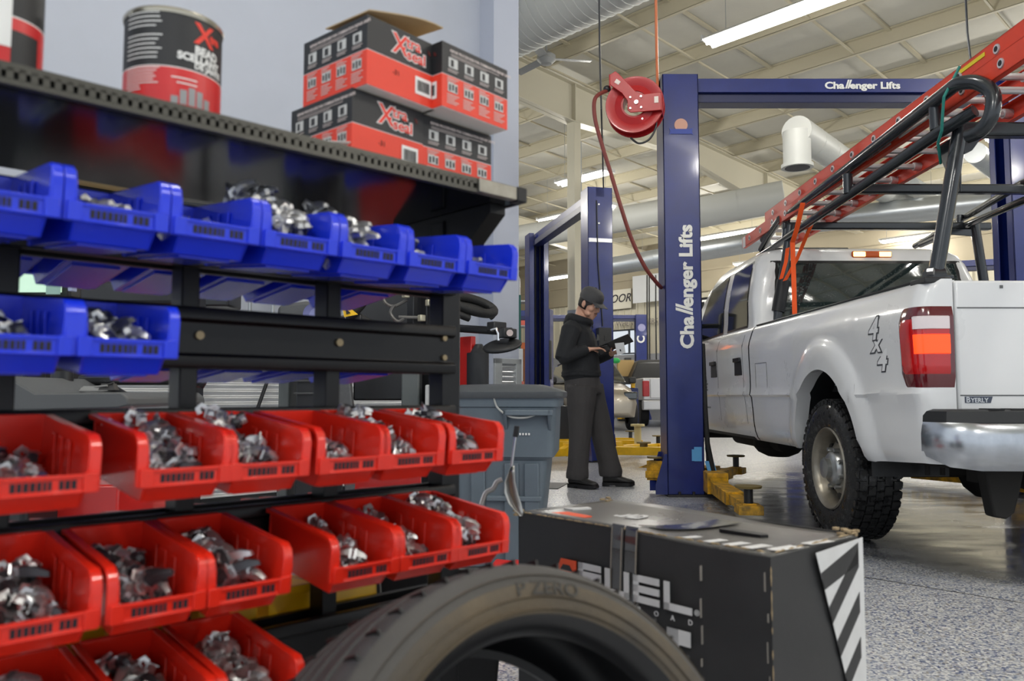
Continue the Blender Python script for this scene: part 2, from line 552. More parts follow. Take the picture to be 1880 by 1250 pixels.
struct(m.build('wall_back', M_siding, smooth=0), 'cream ribbed wall at the far left')
m = MB(); m.M = BM; m.bb(A_MIN, A_MAX, B_MAX - 0.05, B_MAX, 0, 2.3)
struct(m.build('wall_back', M_wainscot, smooth=0), 'grey lower part of the far left wall')


# ================================================================== lamps
M_tube = mat('lit_fluorescent_tube', (255, 252, 244), 0.5, emit=TUBE_E)
M_fix = mat('lamp_housing', (215, 216, 216), 0.5)


def ceiling_lamp(p, rz, label, L=1.25, n=2, power=LAMP_W):
    t = thing('ceiling_light', label, 'ceiling light', p, rz, 'fluorescent ceiling lights')
    m = MB(); m.prism([(-0.16, 0.0), (0.16, 0.0), (0.07, 0.07), (-0.07, 0.07)], -L / 2, L / 2, 'x')
    m.box((-L / 2 - 0.01, 0, 0.02), (0.02, 0.33, 0.07)); m.box((L / 2 + 0.01, 0, 0.02), (0.02, 0.33, 0.07))
    m.build('housing', M_fix, t)
    for k in range(n):
        y = (k - (n - 1) / 2) * 0.13
        m = MB(); m.cyl((-L / 2, y, -0.03), (L / 2, y, -0.03), 0.022, seg=10)
        m.build('lamp_tube', M_tube, t)
    m = MB()
    for sx in (-1, 1): m.cyl((sx * L * 0.4, 0, 0.06), (sx * L * 0.4, 0, max(0.1, roof_z(Vector(p).dot(D)) - p[2] - 0.1)), 0.004, seg=6)
    m.build('hanger', M_trimgrey, t)
    ld = bpy.data.lights.new('lamp_light', 'POINT'); ld.shadow_soft_size = 0.14; ld.energy = power; ld.color = (1.0, 0.965, 0.90)
    lo = bpy.data.objects.new('lamp_light', ld); C.objects.link(lo); lo.parent = t; lo.location = (0, 0, -0.26)
    return t


LZ = 5.35
vis = [(1466, 18, LZ, 1.2 * 2.0, 'long twin tube ceiling light at the top edge above the blue crossbeam'),
       (1072, 326, 5.2, 1.3, 'twin tube ceiling light beside the cream column, left of the red reel'),
       (1385, 481, 5.0, 1.3, 'single ceiling light hanging above the pickup cab front'),
       (1024, 509, 4.9, 1.3, 'far ceiling light between the two posts of the left lift'),
       (1205, 478, 4.9, 1.3, 'far ceiling light beside the tall blue lift column'),
       (1665, 437, 5.0, 1.3, 'far ceiling light seen above the pickup cab roof'),
       (1840, 432, 5.0, 1.3, 'far ceiling light by the right edge above the tailgate')]
LROT = TH + PI / 2
for (x, y, z, L, lab) in vis:
    el = math.tan(math.atan((625 - y) / F) + PITCH)
    Y = (z - CH) / el
    p = at(x, y, Y)
    ceiling_lamp(p, LROT, lab, L)
# more lamp rows added to brighten the hall and its ceiling, mostly out of view
for i, (a, b) in enumerate(((2.0, -3.0), (2.0, 2.2), (6.5, -3.0), (6.0, -7.5), (-2.5, 0.0), (-2.0, -5.0), (11.5, -7.5), (11.0, -2.5), (15.5, -2.5), (15.5, 3.0), (19.5, 5.5), (19.0, 0.0), (14.5, 13.0), (19.5, 12.0), (9.0, 14.5), (5.5, 10.5))):
    p = ab(a, b, LZ)
    ceiling_lamp(p, LROT, 'ceiling light of the rows added overhead to brighten the hall', 2.4, power=LAMP_W * 1.35)

# ================================================================== ducts, fan, pipes
M_ductw = mat('white_spiral_duct', (196, 197, 192), 0.5)
M_ductg = mat('galvanised_spiral_duct', (186, 190, 192), 0.32, 0.75)


def duct(name, pts, r, ma, label, ribs=0.3, seg=24):
    t = thing(name, label, 'duct', (0, 0, 0))
    m = MB(); m.tube(pts, r, seg)
    m.build('duct_pipe', ma, t)
    m = MB()
    for i in range(len(pts) - 1):
        p, q = Vector(pts[i]), Vector(pts[i + 1]); L = (q - p).length; k = ribs
        d = (q - p).normalized()
        while k < L:
            m.tube([p + d * (k - 0.008), p + d * (k + 0.008)], r * 1.018, seg); k += ribs
    m.build('seam_ring', ma, t)
    return t


p0 = at(905, 120, 6.2); p1 = at(1090, -18, 6.6)
dv = Vector((p1.x - p0.x, p1.y - p0.y, 0)).normalized()
q = at(958, 24, 9.25); zz = q.z
duct('air_duct', [q + V * 3.0, q - V * 7.5], 0.45, M_ductw, 'large white spiral duct crossing the top beside the wall corner', 0.12)
# white exhaust elbow in the middle of the roof
e0 = at(1462, 240, 11.0)
away = (at(1640, 360, 14.6) - e0)
t = duct('exhaust_duct', [e0, e0 + away * 1.25], 0.215, M_ductw, 'white round duct with a downward outlet right of the blue beam', 0.6)
m = MB(); m.cyl(e0 + Vector((0.02, 0.05, 0)), e0 + Vector((0.02, 0.05, -0.50)), 0.19, seg=24); m.cyl(e0 + Vector((0.02, 0.05, -0.47)), e0 + Vector((0.02, 0.05, -0.52)), 0.22, seg=24)
m.build('outlet', M_ductw, t)
m = MB(); m.cyl(e0 + Vector((0.02, 0.05, -0.5)), e0 + Vector((0.02, 0.05, -0.525)), 0.17, seg=24)
m.build('outlet_mouth', M_dark, t)
duct('air_duct', [at(1100, 493, 18.5), at(1420, 438, 16.0)], 0.21, M_ductg, 'galvanised spiral duct behind the tall blue lift column', 0.5)
duct('air_duct', [at(1260, 395, 15.5), at(1440, 360, 14.8)], 0.30, M_ductw, 'white duct run under the roof right of the blue column', 1.0)
duct('air_duct', [at(1500, 405, 15.0), at(1880, 365, 13.2)], 0.22, M_ductg, 'grey duct run behind the ladder rack', 0.8)
duct('air_duct', [at(930, 440, 20), at(1240, 385, 18)], 0.30, M_ductw, 'white duct run above the left lift', 1.0)
for (x0, y0, Y0, x1, y1, Y1, lab) in ((1790, 280, 12, 1850, 330, 13.6, 'silver flexible duct beside the right lift post'), (1670, 340, 14, 1720, 368, 15.5, 'silver flexible duct behind the ladder rungs')):
    duct('flexible_duct', [at(x0, y0, Y0), at(x1, y1, Y1)], 0.16, M_ductg, lab, 0.08)

M_fan = mat('fan_grey', (170, 172, 172), 0.45, 0.3)
fp = at(1003, 108, 11.5)
t = thing('ceiling_fan', 'grey three bladed ceiling fan under the roof near the wall corner', 'ceiling fan', fp)
m = MB(); m.cyl((0, 0, 0.05), (0, 0, max(0.6, roof_z(fp.dot(D)) - fp.z - 0.05)), 0.015); m.build('down_rod', M_fan, t)
m = MB(); m.lathe([(0, -0.09), (0.08, -0.08), (0.14, -0.02), (0.14, 0.04), (0.06, 0.1), (0, 0.11)], 20); m.build('motor', M_fan, t)
for k in range(3):
    a = R(8 + 120 * k)
    m = MB(); m.box((0.40, 0, 0), (0.56, 0.13, 0.008), Matrix.Rotation(a, 4, 'Z') @ Matrix.Rotation(R(12), 4, 'X'))
    m.build('fan_blade', M_fan, t)

# conduit pipes on posts
t = thing('conduit_post', 'teal post with a bent grey conduit on top, beside the wall corner', 'post', (at(952, 720, 15).x, 15, 0))
m = MB(); m.bb(-0.045, 0.045, -0.045, 0.045, 0, 2.75); m.build('post', M_teal, t)
m = MB(); m.tube([(0, 0, 2.7), (0, 0, 3.05), (-0.06, 0, 3.18), (-0.2, 0, 3.25), (-0.9, 0.3, 3.27)], 0.035); m.build('conduit', M_trimgrey, t)
t = thing('conduit_post', 'teal pipe rising beside the cream roof column', 'post', (at(1068, 720, 14.3).x, 14.3, 0))
m = MB(); m.cyl((0, 0, 0), (0, 0, 3.15), 0.045); m.build('post', M_teal, t)
m = MB(); m.cyl((0, 0, 3.15), (0, 0, 5.5), 0.025); m.build('conduit', M_trimgrey, t)

# hanging drops above the vehicles
def cord(name, pts, r, ma, label, cat='cord'):
    m = MB(); m.tube(pts, r, 8)
    return tag(m.build(name, ma), label, cat)


c0 = at(1772, -6, 8.6); cord('hanging_cord', [c0 + Vector((0, 0, 0.5)), at(1776, 60, 8.6), at(1782, 110, 8.6), at(1786, 170, 8.6)], 0.012, mat('dark_hose', (40, 44, 52), 0.5), 'dark hose hanging from the roof at the top right')
cord('air_line', [at(1204, -10, 6.9), at(1205, 60, 6.9), at(1207, 150, 6.85), at(1207, 165, 6.8)], 0.013, mat('copper_orange_line', (196, 112, 72), 0.4), 'orange air line dropping from the roof to the hose reel', 'air line')
cord('hanging_cord', [at(1100, -10, 7.2), at(1101, 90, 7.2), at(1104, 200, 7.2), at(1108, 345, 9.9)], 0.009, mat('dark_hose2', (44, 46, 50), 0.5), 'thin dark cable hanging left of the red hose reel')
# ================================================================== two post lifts
def challenger_text(mb, M, H, bold=0.0):
    """lettering along +X of M, capital height about H, baseline at the origin"""
    s = H * 1.38
    k = H / 0.2
    text_into(mb, 'Cha', s, M, 0.002, bold)
    x = 0.0
    xs = [v[0] for v in mb.v]
    return s


def lettering(name, parent, M, L, H, mat_):
    """the 'Challenger Lifts' wordmark with two tall slanted strokes, fitted to length L"""
    m = MB()
    s = H * 1.36
    def put(txt, x):
        o = len(m.v)
        text_into(m, txt, s, Matrix.Translation((x, 0, 0)), 0.004, H * 0.052)
        return max(v[0] for v in m.v[o:])
    x = put('Cha', 0) + H * 0.06
    for k in range(2):
        xx = x + k * H * 0.27
        m.prism([(xx, 0), (xx + H * 0.2, 0), (xx + H * 0.55, H * 1.28), (xx + H * 0.35, H * 1.28)], -0.002, 0.002)
    x = put('enger', x + 2 * H * 0.27 + H * 0.02)
    x = put('Lifts', x + H * 0.3)
    sc = L / x
    T = M @ Matrix.Diagonal((sc, 1, 1, 1))
    m.v = [tuple(T @ Vector(v)) for v in m.v]
    return m.build(name, mat_, parent, smooth=0)


def make_lift(label, pA, pB, hgt=3.60, group=None, arm_dirs=None, cw=0.315, cd=0.27, text=True, colA=None):
    """pA, pB: centre of the two columns on the floor. local x runs from A to B"""
    pA = Vector(pA); pB = Vector(pB); d = pB - pA; L = d.length; rz = math.atan2(d.y, d.x)
    t = thing('two_post_lift', label, 'vehicle lift', (pA.x, pA.y, 0), rz, group)
    # columns are C channels open to each other: depth along local y = cw, along x = cd
    for s, x in ((1, 0.0), (-1, L)):
        m = MB()
        e = 0.012
        xo = x - s * cd / 2
        m.bb(xo, xo + s * e, -cw / 2, cw / 2, 0.02, hgt)
        for sy in (-1, 1):
            m.bb(xo, xo + s * cd, sy * cw / 2, sy * (cw / 2 - e), 0.02, hgt)
            m.bb(xo + s * (cd - e), xo + s * cd, sy * cw / 2, sy * (cw / 2 - 0.085), 0.02, hgt)
        c = m.build('column', M_liftblue, t, bevel=0.004)
        m = MB(); m.bb(x - s * (cd / 2 + 0.0), x + s * (cd / 2 + 0.16), -cw / 2 - 0.03, cw / 2 + 0.03, 0, 0.02)
        for sy in (-1, 1):
            for k in range(3):
                m.cyl((x + s * (0.12 * k - 0.06), sy * (cw / 2 + 0.016), 0.02), (x + s * (0.12 * k - 0.06), sy * (cw / 2 + 0.016), 0.045), 0.012, seg=8)
        m.build('base_plate', mat('dark_base_plate', (52, 50, 52), 0.5, 0.4), t)
        for sy in (-1, 1):
            m = MB()
            m.prism([(x - s * cd / 2, 0.02), (x - s * (cd / 2 + 0.10), 0.02), (x - s * (cd / 2 + 0.10), 0.10), (x - s * (cd / 2 + 0.02), 0.36), (x - s * cd / 2, 0.36)], sy * cw / 2, sy * (cw / 2 - 0.012), 'y')
            m.build('gusset', M_liftblue, t)
        m = MB()
        m.bb(x + s * 0.0, x + s * (cd / 2 - 0.02), -cw / 2 + 0.03, cw / 2 - 0.03, 0.10, 1.0)
        m.build('carriage', M_dark, t)
        m = MB()
        for yy in (-0.05, 0.03): m.cyl((x + s * 0.03, yy, 1.0), (x + s * 0.03, yy, hgt - 0.1), 0.012, seg=8)
        m.build('lift_chain', M_dark, t)
    m = MB()
    m.bb(-cd / 2, L + cd / 2, -0.06, 0.06, hgt - 0.005, hgt - 0.13)
    cb_ = m.build('crossbeam', M_liftblue, t, bevel=0.004)
    m = MB(); m.bb(cd / 2, L - cd / 2, -0.02, 0.10, hgt - 0.13, hgt - 0.215); m.bb(cd / 2, L - cd / 2, -0.05, 0.10, hgt - 0.213, hgt - 0.22)
    m.build('beam_channel', M_liftblued, cb_, bevel=0.003)
    return t, L


def lift_arm(t, x, y, ang, L1=0.75, L2=0.45, z=0.13, ma=None, w=0.13, pad=True, steps=2):
    ma = ma or M_liftyellow
    M0 = Matrix.Translation((x, y, 0)) @ Matrix.Rotation(ang, 4, 'Z')
    m = MB(); m.M = M0
    m.bb(0.0, 0.28, -w / 2 - 0.02, w / 2 + 0.02, z - 0.07, z + 0.10)
    m.prism([(0.20, z + 0.10), (0.36, z + 0.035), (L1, z + 0.035), (L1, z - 0.06), (0.0, z - 0.06)], -w / 2, w / 2, 'y')
    arm = m.build('swing_arm', ma, t, bevel=0.004)
    m = MB(); m.M = M0; m.bb(L1 - 0.05, L1 + L2, -w / 2 + 0.02, w / 2 - 0.02, z - 0.045, z + 0.02)
    m.build('arm_extension', ma, arm, bevel=0.003)
    if pad:
        m = MB(); m.M = M0
        m.bb(L1 + L2 - 0.13, L1 + L2 + 0.05, -0.08, 0.08, z - 0.05, z + 0.01)
        m.build('pad_carrier', ma, arm, bevel=0.004)
        m = MB(); m.M = M0
        m.cyl((L1 + L2 - 0.04, 0, z), (L1 + L2 - 0.04, 0, z + 0.12), 0.03)
        m.build('pad_screw', M_dark, arm)
        m = MB(); m.M = M0
        m.lathe([(0, 0.12), (0.085, 0.12), (0.09, 0.135), (0, 0.138)], 20, Matrix.Translation((L1 + L2 - 0.04, 0, z)))
        m.build('arm_pad', mat('worn_pad', (120, 104, 60), 0.6), arm)
    return arm


M_badge = mat('badge_white', (225, 214, 205), 0.5)
M_badgeb = mat('badge_blue', (52, 70, 150), 0.5)
# --- the near lift over the white pickup
LY = 6.95
xa = 1.475; xb = 1.475 + 3.02
liftA, LA = make_lift('near dark blue two post lift straddling the white pickup', (xa, LY, 0), (xb, LY, 0), hgt=3.67, cw=0.30, cd=0.315)
# front face of the near column carries the vertical wordmark
fy = -0.15 - 0.003
lettering('lettering', liftA, plane_M((0.078, fy, 1.255), (0, 0, 1), (-1, 0, 0)), 1.075, 0.115, M_letter)
lettering('lettering', liftA, plane_M((1.30, -0.064, 3.572), (1, 0, 0), (0, 0, 1)), 0.67, 0.062, M_letter)
m = MB(); m.cyl((0.0, fy + 0.002, 3.21), (0.0, fy - 0.002, 3.21), 0.058, seg=24); 
m.build('maker_badge', mat('badge_orange', (196, 150, 130), 0.5), liftA)
m = MB(); m.bb(-0.085, 0.085, fy - 0.004, fy - 0.001, 3.13, 3.175)
m.prism([(-0.105, 3.12), (-0.085, 3.135), (-0.085, 3.175), (-0.105, 3.185), (-0.095, 3.155)], fy - 0.003, fy - 0.001, 'y'); m.prism([(0.105, 3.12), (0.085, 3.135), (0.085, 3.175), (0.105, 3.185), (0.095, 3.155)], fy - 0.003, fy - 0.001, 'y')
m.build('badge_ribbon', M_badgeb, liftA, smooth=0)
m = MB(); m.bb(0.07, 0.135, fy - 0.003, fy + 0.001, 0.30, 0.42); m.bb(0.05, 0.125, fy - 0.002, fy + 0.001, 0.302, 0.40)
m.build('blue_tape', mat('painter_tape', (90, 160, 215), 0.6), liftA, smooth=0)
m = MB(); m.strip([(0.19, -0.10, 0.52), (0.185, -0.10, 0.40), (0.20, -0.11, 0.30)], (0.0, 0.06, 0), 0.004); m.strip([(0.20, -0.14, 0.30), (0.22, -0.15, 0.22), (0.235, -0.16, 0.18)], (0.075, 0.0, 0), 0.004)
m.build('blue_tape', mat('painter_tape', (90, 160, 215), 0.6), liftA, smooth=0)
m = MB(); m.tube([(0.17, -0.10, 1.3), (0.175, -0.13, 0.75), (0.19, -0.13, 0.45), (0.235, -0.14, 0.2), (0.25, -0.12, 0.12)], 0.022)
m.tube([(0.165, -0.06, 1.3), (0.18, -0.10, 0.7), (0.20, -0.10, 0.4), (0.20, -0.12, 0.12)], 0.018)
m.build('hydraulic_hose', M_rubber, liftA)
lift_arm(liftA, 0.235, -0.10, R(-95), 1.0, 0.52, 0.12, M_wornyellow)
lift_arm(liftA, -0.0, 0.10, R(158), 0.16, 0.08, 0.18, M_wornyellow, 0.09)
lift_arm(liftA, 0.20, 0.12, R(60), 0.8, 0.4, 0.12, M_wornyellow)
lift_arm(liftA, LA - 0.20, 0.12, R(120), 0.8, 0.4, 0.12, M_wornyellow)
lift_arm(liftA, LA - 0.20, -0.12, R(-70), 0.8, 0.4, 0.12, M_wornyellow)

# --- the lift behind the mechanic
pA = at(1097, 848, 10.35); pB = at(983, 700, 13.3)
liftB, LB = make_lift('blue two post lift with an angled crossbeam behind the mechanic', (1.12, 10.42, 0), (0.42, 13.4, 0), hgt=3.58, cw=0.34, cd=0.30)
m = MB()
m.bb(-0.157, -0.151, -0.16, 0.16, 2.85, 2.9)
for zz in (3.1, 3.35): m.cyl((-0.152, 0.02, zz), (-0.16, 0.02, zz), 0.012, seg=8)
m.build('hardware', M_steel, liftB)
m = MB(); m.bb(-0.27, -0.155, -0.10, 0.07, 1.46, 1.72); m.bb(-0.275, -0.27, -0.03, 0.0, 1.55, 1.62)
m.build('control_box', M_dark, liftB, bevel=0.008)
m = MB(); m.tube([(-0.155, 0.05, 3.4), (-0.16, 0.04, 2.6), (-0.16, -0.02, 1.75)], 0.008, 6)
m.build('control_cable', M_dark, liftB)
lift_arm(liftB, 0.16, -0.16, R(-84 + 30), 0.9, 0.5, 0.14)
lift_arm(liftB, 0.1, 0.16, R(110), 0.9, 0.5, 0.14)
lift_arm(liftB, LB - 0.16, -0.14, R(-110), 0.9, 0.5, 0.14)
lift_arm(liftB, LB - 0.16, 0.14, R(105), 0.9, 0.5, 0.14)

# --- lifts farther down the hall
liftC, LC = make_lift('small distant blue lift with a level crossbeam in front of the far wall', (1.20, 27.2, 0), (4.42, 27.2, 0), cw=0.36, cd=0.40)
m = MB(); text_into(m, 'C', 0.36, plane_M((LC + 0.09, -0.185, 2.62), (0, 0, 1), (-1, 0, 0)), 0.004, 0.012)
m.build('lettering', M_letter, liftC, smooth=0)
m = MB(); m.cyl((LC, -0.18, 3.15), (LC, -0.19, 3.15), 0.13); m.build('maker_badge', mat('badge_lilac', (150, 150, 190), 0.5), liftC)
liftD, LD = make_lift('distant blue lift left of the mechanic with a white wordmark low on its post', (0.72, 17.6, 0), (-2.6, 18.6, 0), hgt=2.75, cw=0.30, cd=0.33)
m = MB(); text_into(m, 'C//', 0.24, plane_M((0.0, 0.155, 1.02), (0, 0, 1), (1, 0, 0)), 0.004, 0.01); m.build('lettering', M_letter, liftD, smooth=0)
m = MB(); m.bb(-0.22, 0.20, 0.17, 0.28, 1.2, 2.05); m.build('power_unit', M_dark, liftD, bevel=0.02)
lift_arm(liftC, 0.3, -0.2, R(-60), 0.8, 0.4); lift_arm(liftC, LC - 0.3, -0.2, R(-120), 0.8, 0.4)
# one more lift behind the truck rack
liftE, LE = make_lift('distant blue lift whose crossbeam shows above the pickup roof', (9.3 - 3.2, 17.3, 0), (12.3, 15.2, 0), hgt=3.62, cw=0.36, cd=0.36)

# yellow arms on the floor of the empty bay between the mechanic and the near column
t = liftB
bpy.context.view_layer.update()
BI_ = liftB.matrix_world.inverted()
def loc_(m): m.v = [tuple(BI_ @ Vector(v)) for v in m.v]; return m
def floor_arm(x0, y0, x1, y1, Y0, Y1, h, w=0.14):
    a = at(x0, y0, Y0); b = at(x1, y1, Y1)
    m = MB(); a.z = b.z = h
    dd = (b - a).normalized(); n = Vector((-dd.y, dd.x, 0)) * w / 2
    m.rings([[tuple(p - n + Vector((0, 0, -0.05))), tuple(p + n + Vector((0, 0, -0.05))), tuple(p + n + Vector((0, 0, 0.05))), tuple(p - n + Vector((0, 0, 0.05)))] for p in (a, b)])
    return m
loc_(floor_arm(1130, 836, 1215, 836, 10.1, 10.0, 0.16)).build('swing_arm', M_liftyellow, t, bevel=0.005)
loc_(floor_arm(1128, 813, 1180, 812, 11.6, 11.5, 0.16, 0.1)).build('swing_arm', M_liftyellow, t, bevel=0.005)
loc_(floor_arm(1019, 812, 1050, 812, 11.2, 11.3, 0.16, 0.16)).build('swing_arm', M_liftyellow, t, bevel=0.005)
m = MB(); q = at(1171, 812, 11.3); m.cyl((q.x, q.y, 0.14), (q.x, q.y, 0.42), 0.05); m.cyl((q.x, q.y, 0.42), (q.x, q.y, 0.45), 0.10)
loc_(m).build('arm_pad', mat('aged_cream_pad', (196, 180, 128), 0.5), t)
m = MB(); q = at(1182, 828, 10.1); m.cyl((q.x, q.y, 0.14), (q.x, q.y, 0.25), 0.05); m.cyl((q.x, q.y, 0.25), (q.x, q.y, 0.27), 0.09)
loc_(m).build('arm_pad', mat('worn_pad', (120, 104, 60), 0.6), t)

# ================================================================== red hose reel on the near column
M_reel = mat('hose_reel_red', (168, 20, 24), 0.42, coat=0.1)
rc = at(1166, 196, 6.70)
reel = thing('hose_reel', 'red air hose reel bolted to the side of the near lift column', 'hose reel', rc, R(-14))
AX = Matrix.Rotation(PI / 2, 4, 'X')
for yy, nm in ((-0.055, 'side_disc'), (0.075, 'side_disc')):
    m = MB(); m.lathe([(0.115, 0.0), (0.125, -0.02), (0.17, -0.022), (0.215, -0.006), (0.245, -0.014), (0.25, -0.004), (0.245, 0.008), (0.215, 0.006), (0.17, -0.01), (0.115, 0.012), (0.115, 0.0)], 48, Matrix.Translation((0, yy, 0)) @ AX)
    m.build(nm, M_reel, reel)
m = MB(); m.lathe([(0.10, -0.07), (0.115, -0.07), (0.115, 0.07), (0.10, 0.07), (0.10, -0.07)], 36, Matrix.Translation((0, 0.01, 0)) @ AX); m.build('drum', M_reel, reel)
m = MB()
for k in range(4): m.lathe([(0.155 + 0.018 * math.cos(2 * PI * j / 8), -0.045 + 0.03 * k + 0.013 * math.sin(2 * PI * j / 8)) for j in range(9)], 36, Matrix.Translation((0, 0.01, 0)) @ AX)
m.build('wound_hose', mat('red_brown_hose', (120, 52, 46), 0.5), reel)
m = MB()
m.prism([(-0.21, 0.26), (-0.155, 0.29), (-0.11, 0.245), (0.02, 0.09), (0.08, 0.065), (0.235, 0.07), (0.235, -0.085), (-0.03, -0.085), (-0.055, -0.06), (-0.055, 0.02), (-0.10, 0.09), (-0.20, 0.17)], -0.105, -0.095, 'y')
m.bb(0.225, 0.236, -0.11, 0.10, -0.09, 0.075)
m.bb(-0.21, -0.20, -0.11, -0.04, 0.16, 0.265)
m.build('bracket', M_reel, reel, bevel=0.004)
m = MB()
for (x, z, r) in ((0.02, 0.0, 0.018), (0.06, 0.045, 0.009), (-0.03, 0.045, 0.009), (-0.03, -0.05, 0.009), (0.06, -0.05, 0.009), (0.07, -0.15, 0.008)):
    m.cyl((x, -0.105, z), (x, -0.118, z), r, seg=10)
m.build('bolt', M_steel, reel)
m = MB(); m.bb(0.17, 0.205, -0.109, -0.105, -0.02, 0.035); m.prism([(-0.165, 0.19), (-0.13, 0.165), (-0.11, 0.19), (-0.145, 0.22)], -0.109, -0.105, 'y')
m.build('maker_label', M_badge, reel)
m = MB(); m.tube(smooth_path([(0.175, -0.02, -0.10), (0.175, -0.02, -0.2), (0.12, -0.02, -0.30), (0.03, -0.02, -0.33), (-0.04, 0.0, -0.27)]), 0.009)
m.build('feed_hose', M_dark, reel)
m = MB(); m.ball((-0.235, -0.04, 0.165), (0.035, 0.03, 0.03)); m.build('hose_stop', M_dark, reel)
g = rc + Matrix.Rotation(R(-14), 3, 'Z') @ Vector((-0.235, -0.04, 0.15))
cord('air_hose', smooth_path([g, at(1093, 180, 6.62), at(1092, 215, 6.6), at(1104, 262, 6.6), at(1122, 320, 6.6), at(1140, 380, 6.6), at(1160, 440, 6.65), at(1184, 490, 6.7), at(1204, 517, 6.8), at(1214, 528, 6.9)]), 0.017, mat('red_brown_hose', (120, 52, 46), 0.5), 'red brown air hose drooping from the red reel to behind the column', 'hose')
# ================================================================== white pickup
M_paint = mat('white_truck_paint', (226, 227, 228), 0.28, coat=0.7, vary=0.03, vscale=2)
M_dirty = M_paint
M_glass = mat('dark_vehicle_glass', (20, 28, 30), 0.06, coat=1.0, spec=0.8)
M_chr = M_chrome
M_amber = mat('lit_amber_lens', (255, 196, 110), 0.3, emit=5.0)
M_amberd = mat('amber_lens', (210, 96, 40), 0.3)
M_lampred = mat('red_lamp_lens', (186, 12, 16), 0.15, coat=0.8)
M_lamplit = mat('lit_red_lamp_lens', (255, 64, 20), 0.2, emit=1.6)
M_lampclr = mat('clear_lamp_lens', (226, 214, 216), 0.15, coat=0.8)
YAW = math.atan2(15.0, F)
truck = thing('pickup_truck', 'white crew cab pickup with lit tail lamp and black ladder rack, seen from behind', 'pickup truck', (2.88, 4.85, 0), YAW)
HW = 1.0
AV = 1.2


def prof(z):
    k = [(0.50, 0.915), (0.53, 0.94), (0.60, 0.965), (0.75, 0.975), (0.845, 0.985), (0.862, 1.0), (0.90, 0.99), (1.02, 0.992), (1.15, 0.998), (1.26, 1.0), (1.30, 0.985), (1.335, 0.975), (1.37, 0.962), (1.395, 0.945), (1.405, 0.925)]
    if z <= k[0][0]: return k[0][1]
    for (a, b), (c, d) in zip(k, k[1:]):
        if z <= c: return b + (d - b) * (z - a) / (c - a)
    return k[-1][1]


def arch_z(y, yc, r):
    d = abs(y - yc)
    return 0.42 + AV * math.sqrt(max(0, r * r - d * d)) if d < r else 0


def side_grid(ys, ztop, zbot, arches, flare=0.035):
    """rings of points (x offset positive outward) for the driver's side"""
    cols = []
    for y in ys:
        zb = max([zbot(y)] + [arch_z(y, yc, r) for yc, r in arches])
        zt = ztop(y); col = []
        # rows follow the body's breaks
        rows = [0, 0.02, 0.06, 0.12, 0.2, 0.3, 0.38, 0.395, 0.41, 0.45, 0.55, 0.65, 0.75, 0.85, 0.90, 0.93, 0.955, 0.975, 0.99, 1.0]
        zs_full = [0.505, 0.53, 0.58, 0.65, 0.72, 0.80, 0.845, 0.862, 0.885, 0.93, 1.0, 1.08, 1.16, 1.24, 1.28, 1.31, 1.34, 1.37, 1.392, 1.405]
        for zf in zs_full:
            z = zb + (zt - zb) * (zf - 0.505) / 0.9 if zb > 0.51 or abs(zt - 1.405) > 1e-4 else zf
            if zb <= 0.51 and abs(zt - 1.405) < 1e-4: z = zf
            x = prof(z)
            for yc, r in arches:
                dd = math.hypot(y - yc, (z - 0.42) / AV)
                if z < 0.42: dd = abs(y - yc)
                if dd < r + 0.16:
                    q = (dd - r) / 0.16
                    x += flare * (1 - max(0, q) ** 3) if q < 1 else 0
            col.append((x, y, z))
        cols.append(col)
    return cols


def frange(a, b, n): return [a + (b - a) * i / n for i in range(n + 1)]


def side_mesh(cols, side, m=None):
    m = m or MB()
    s = -1 if side == 'L' else 1
    m.rings([[(s * x, y, z) for x, y, z in c] for c in cols], closed=False, cap0=False, cap1=False)
    return m


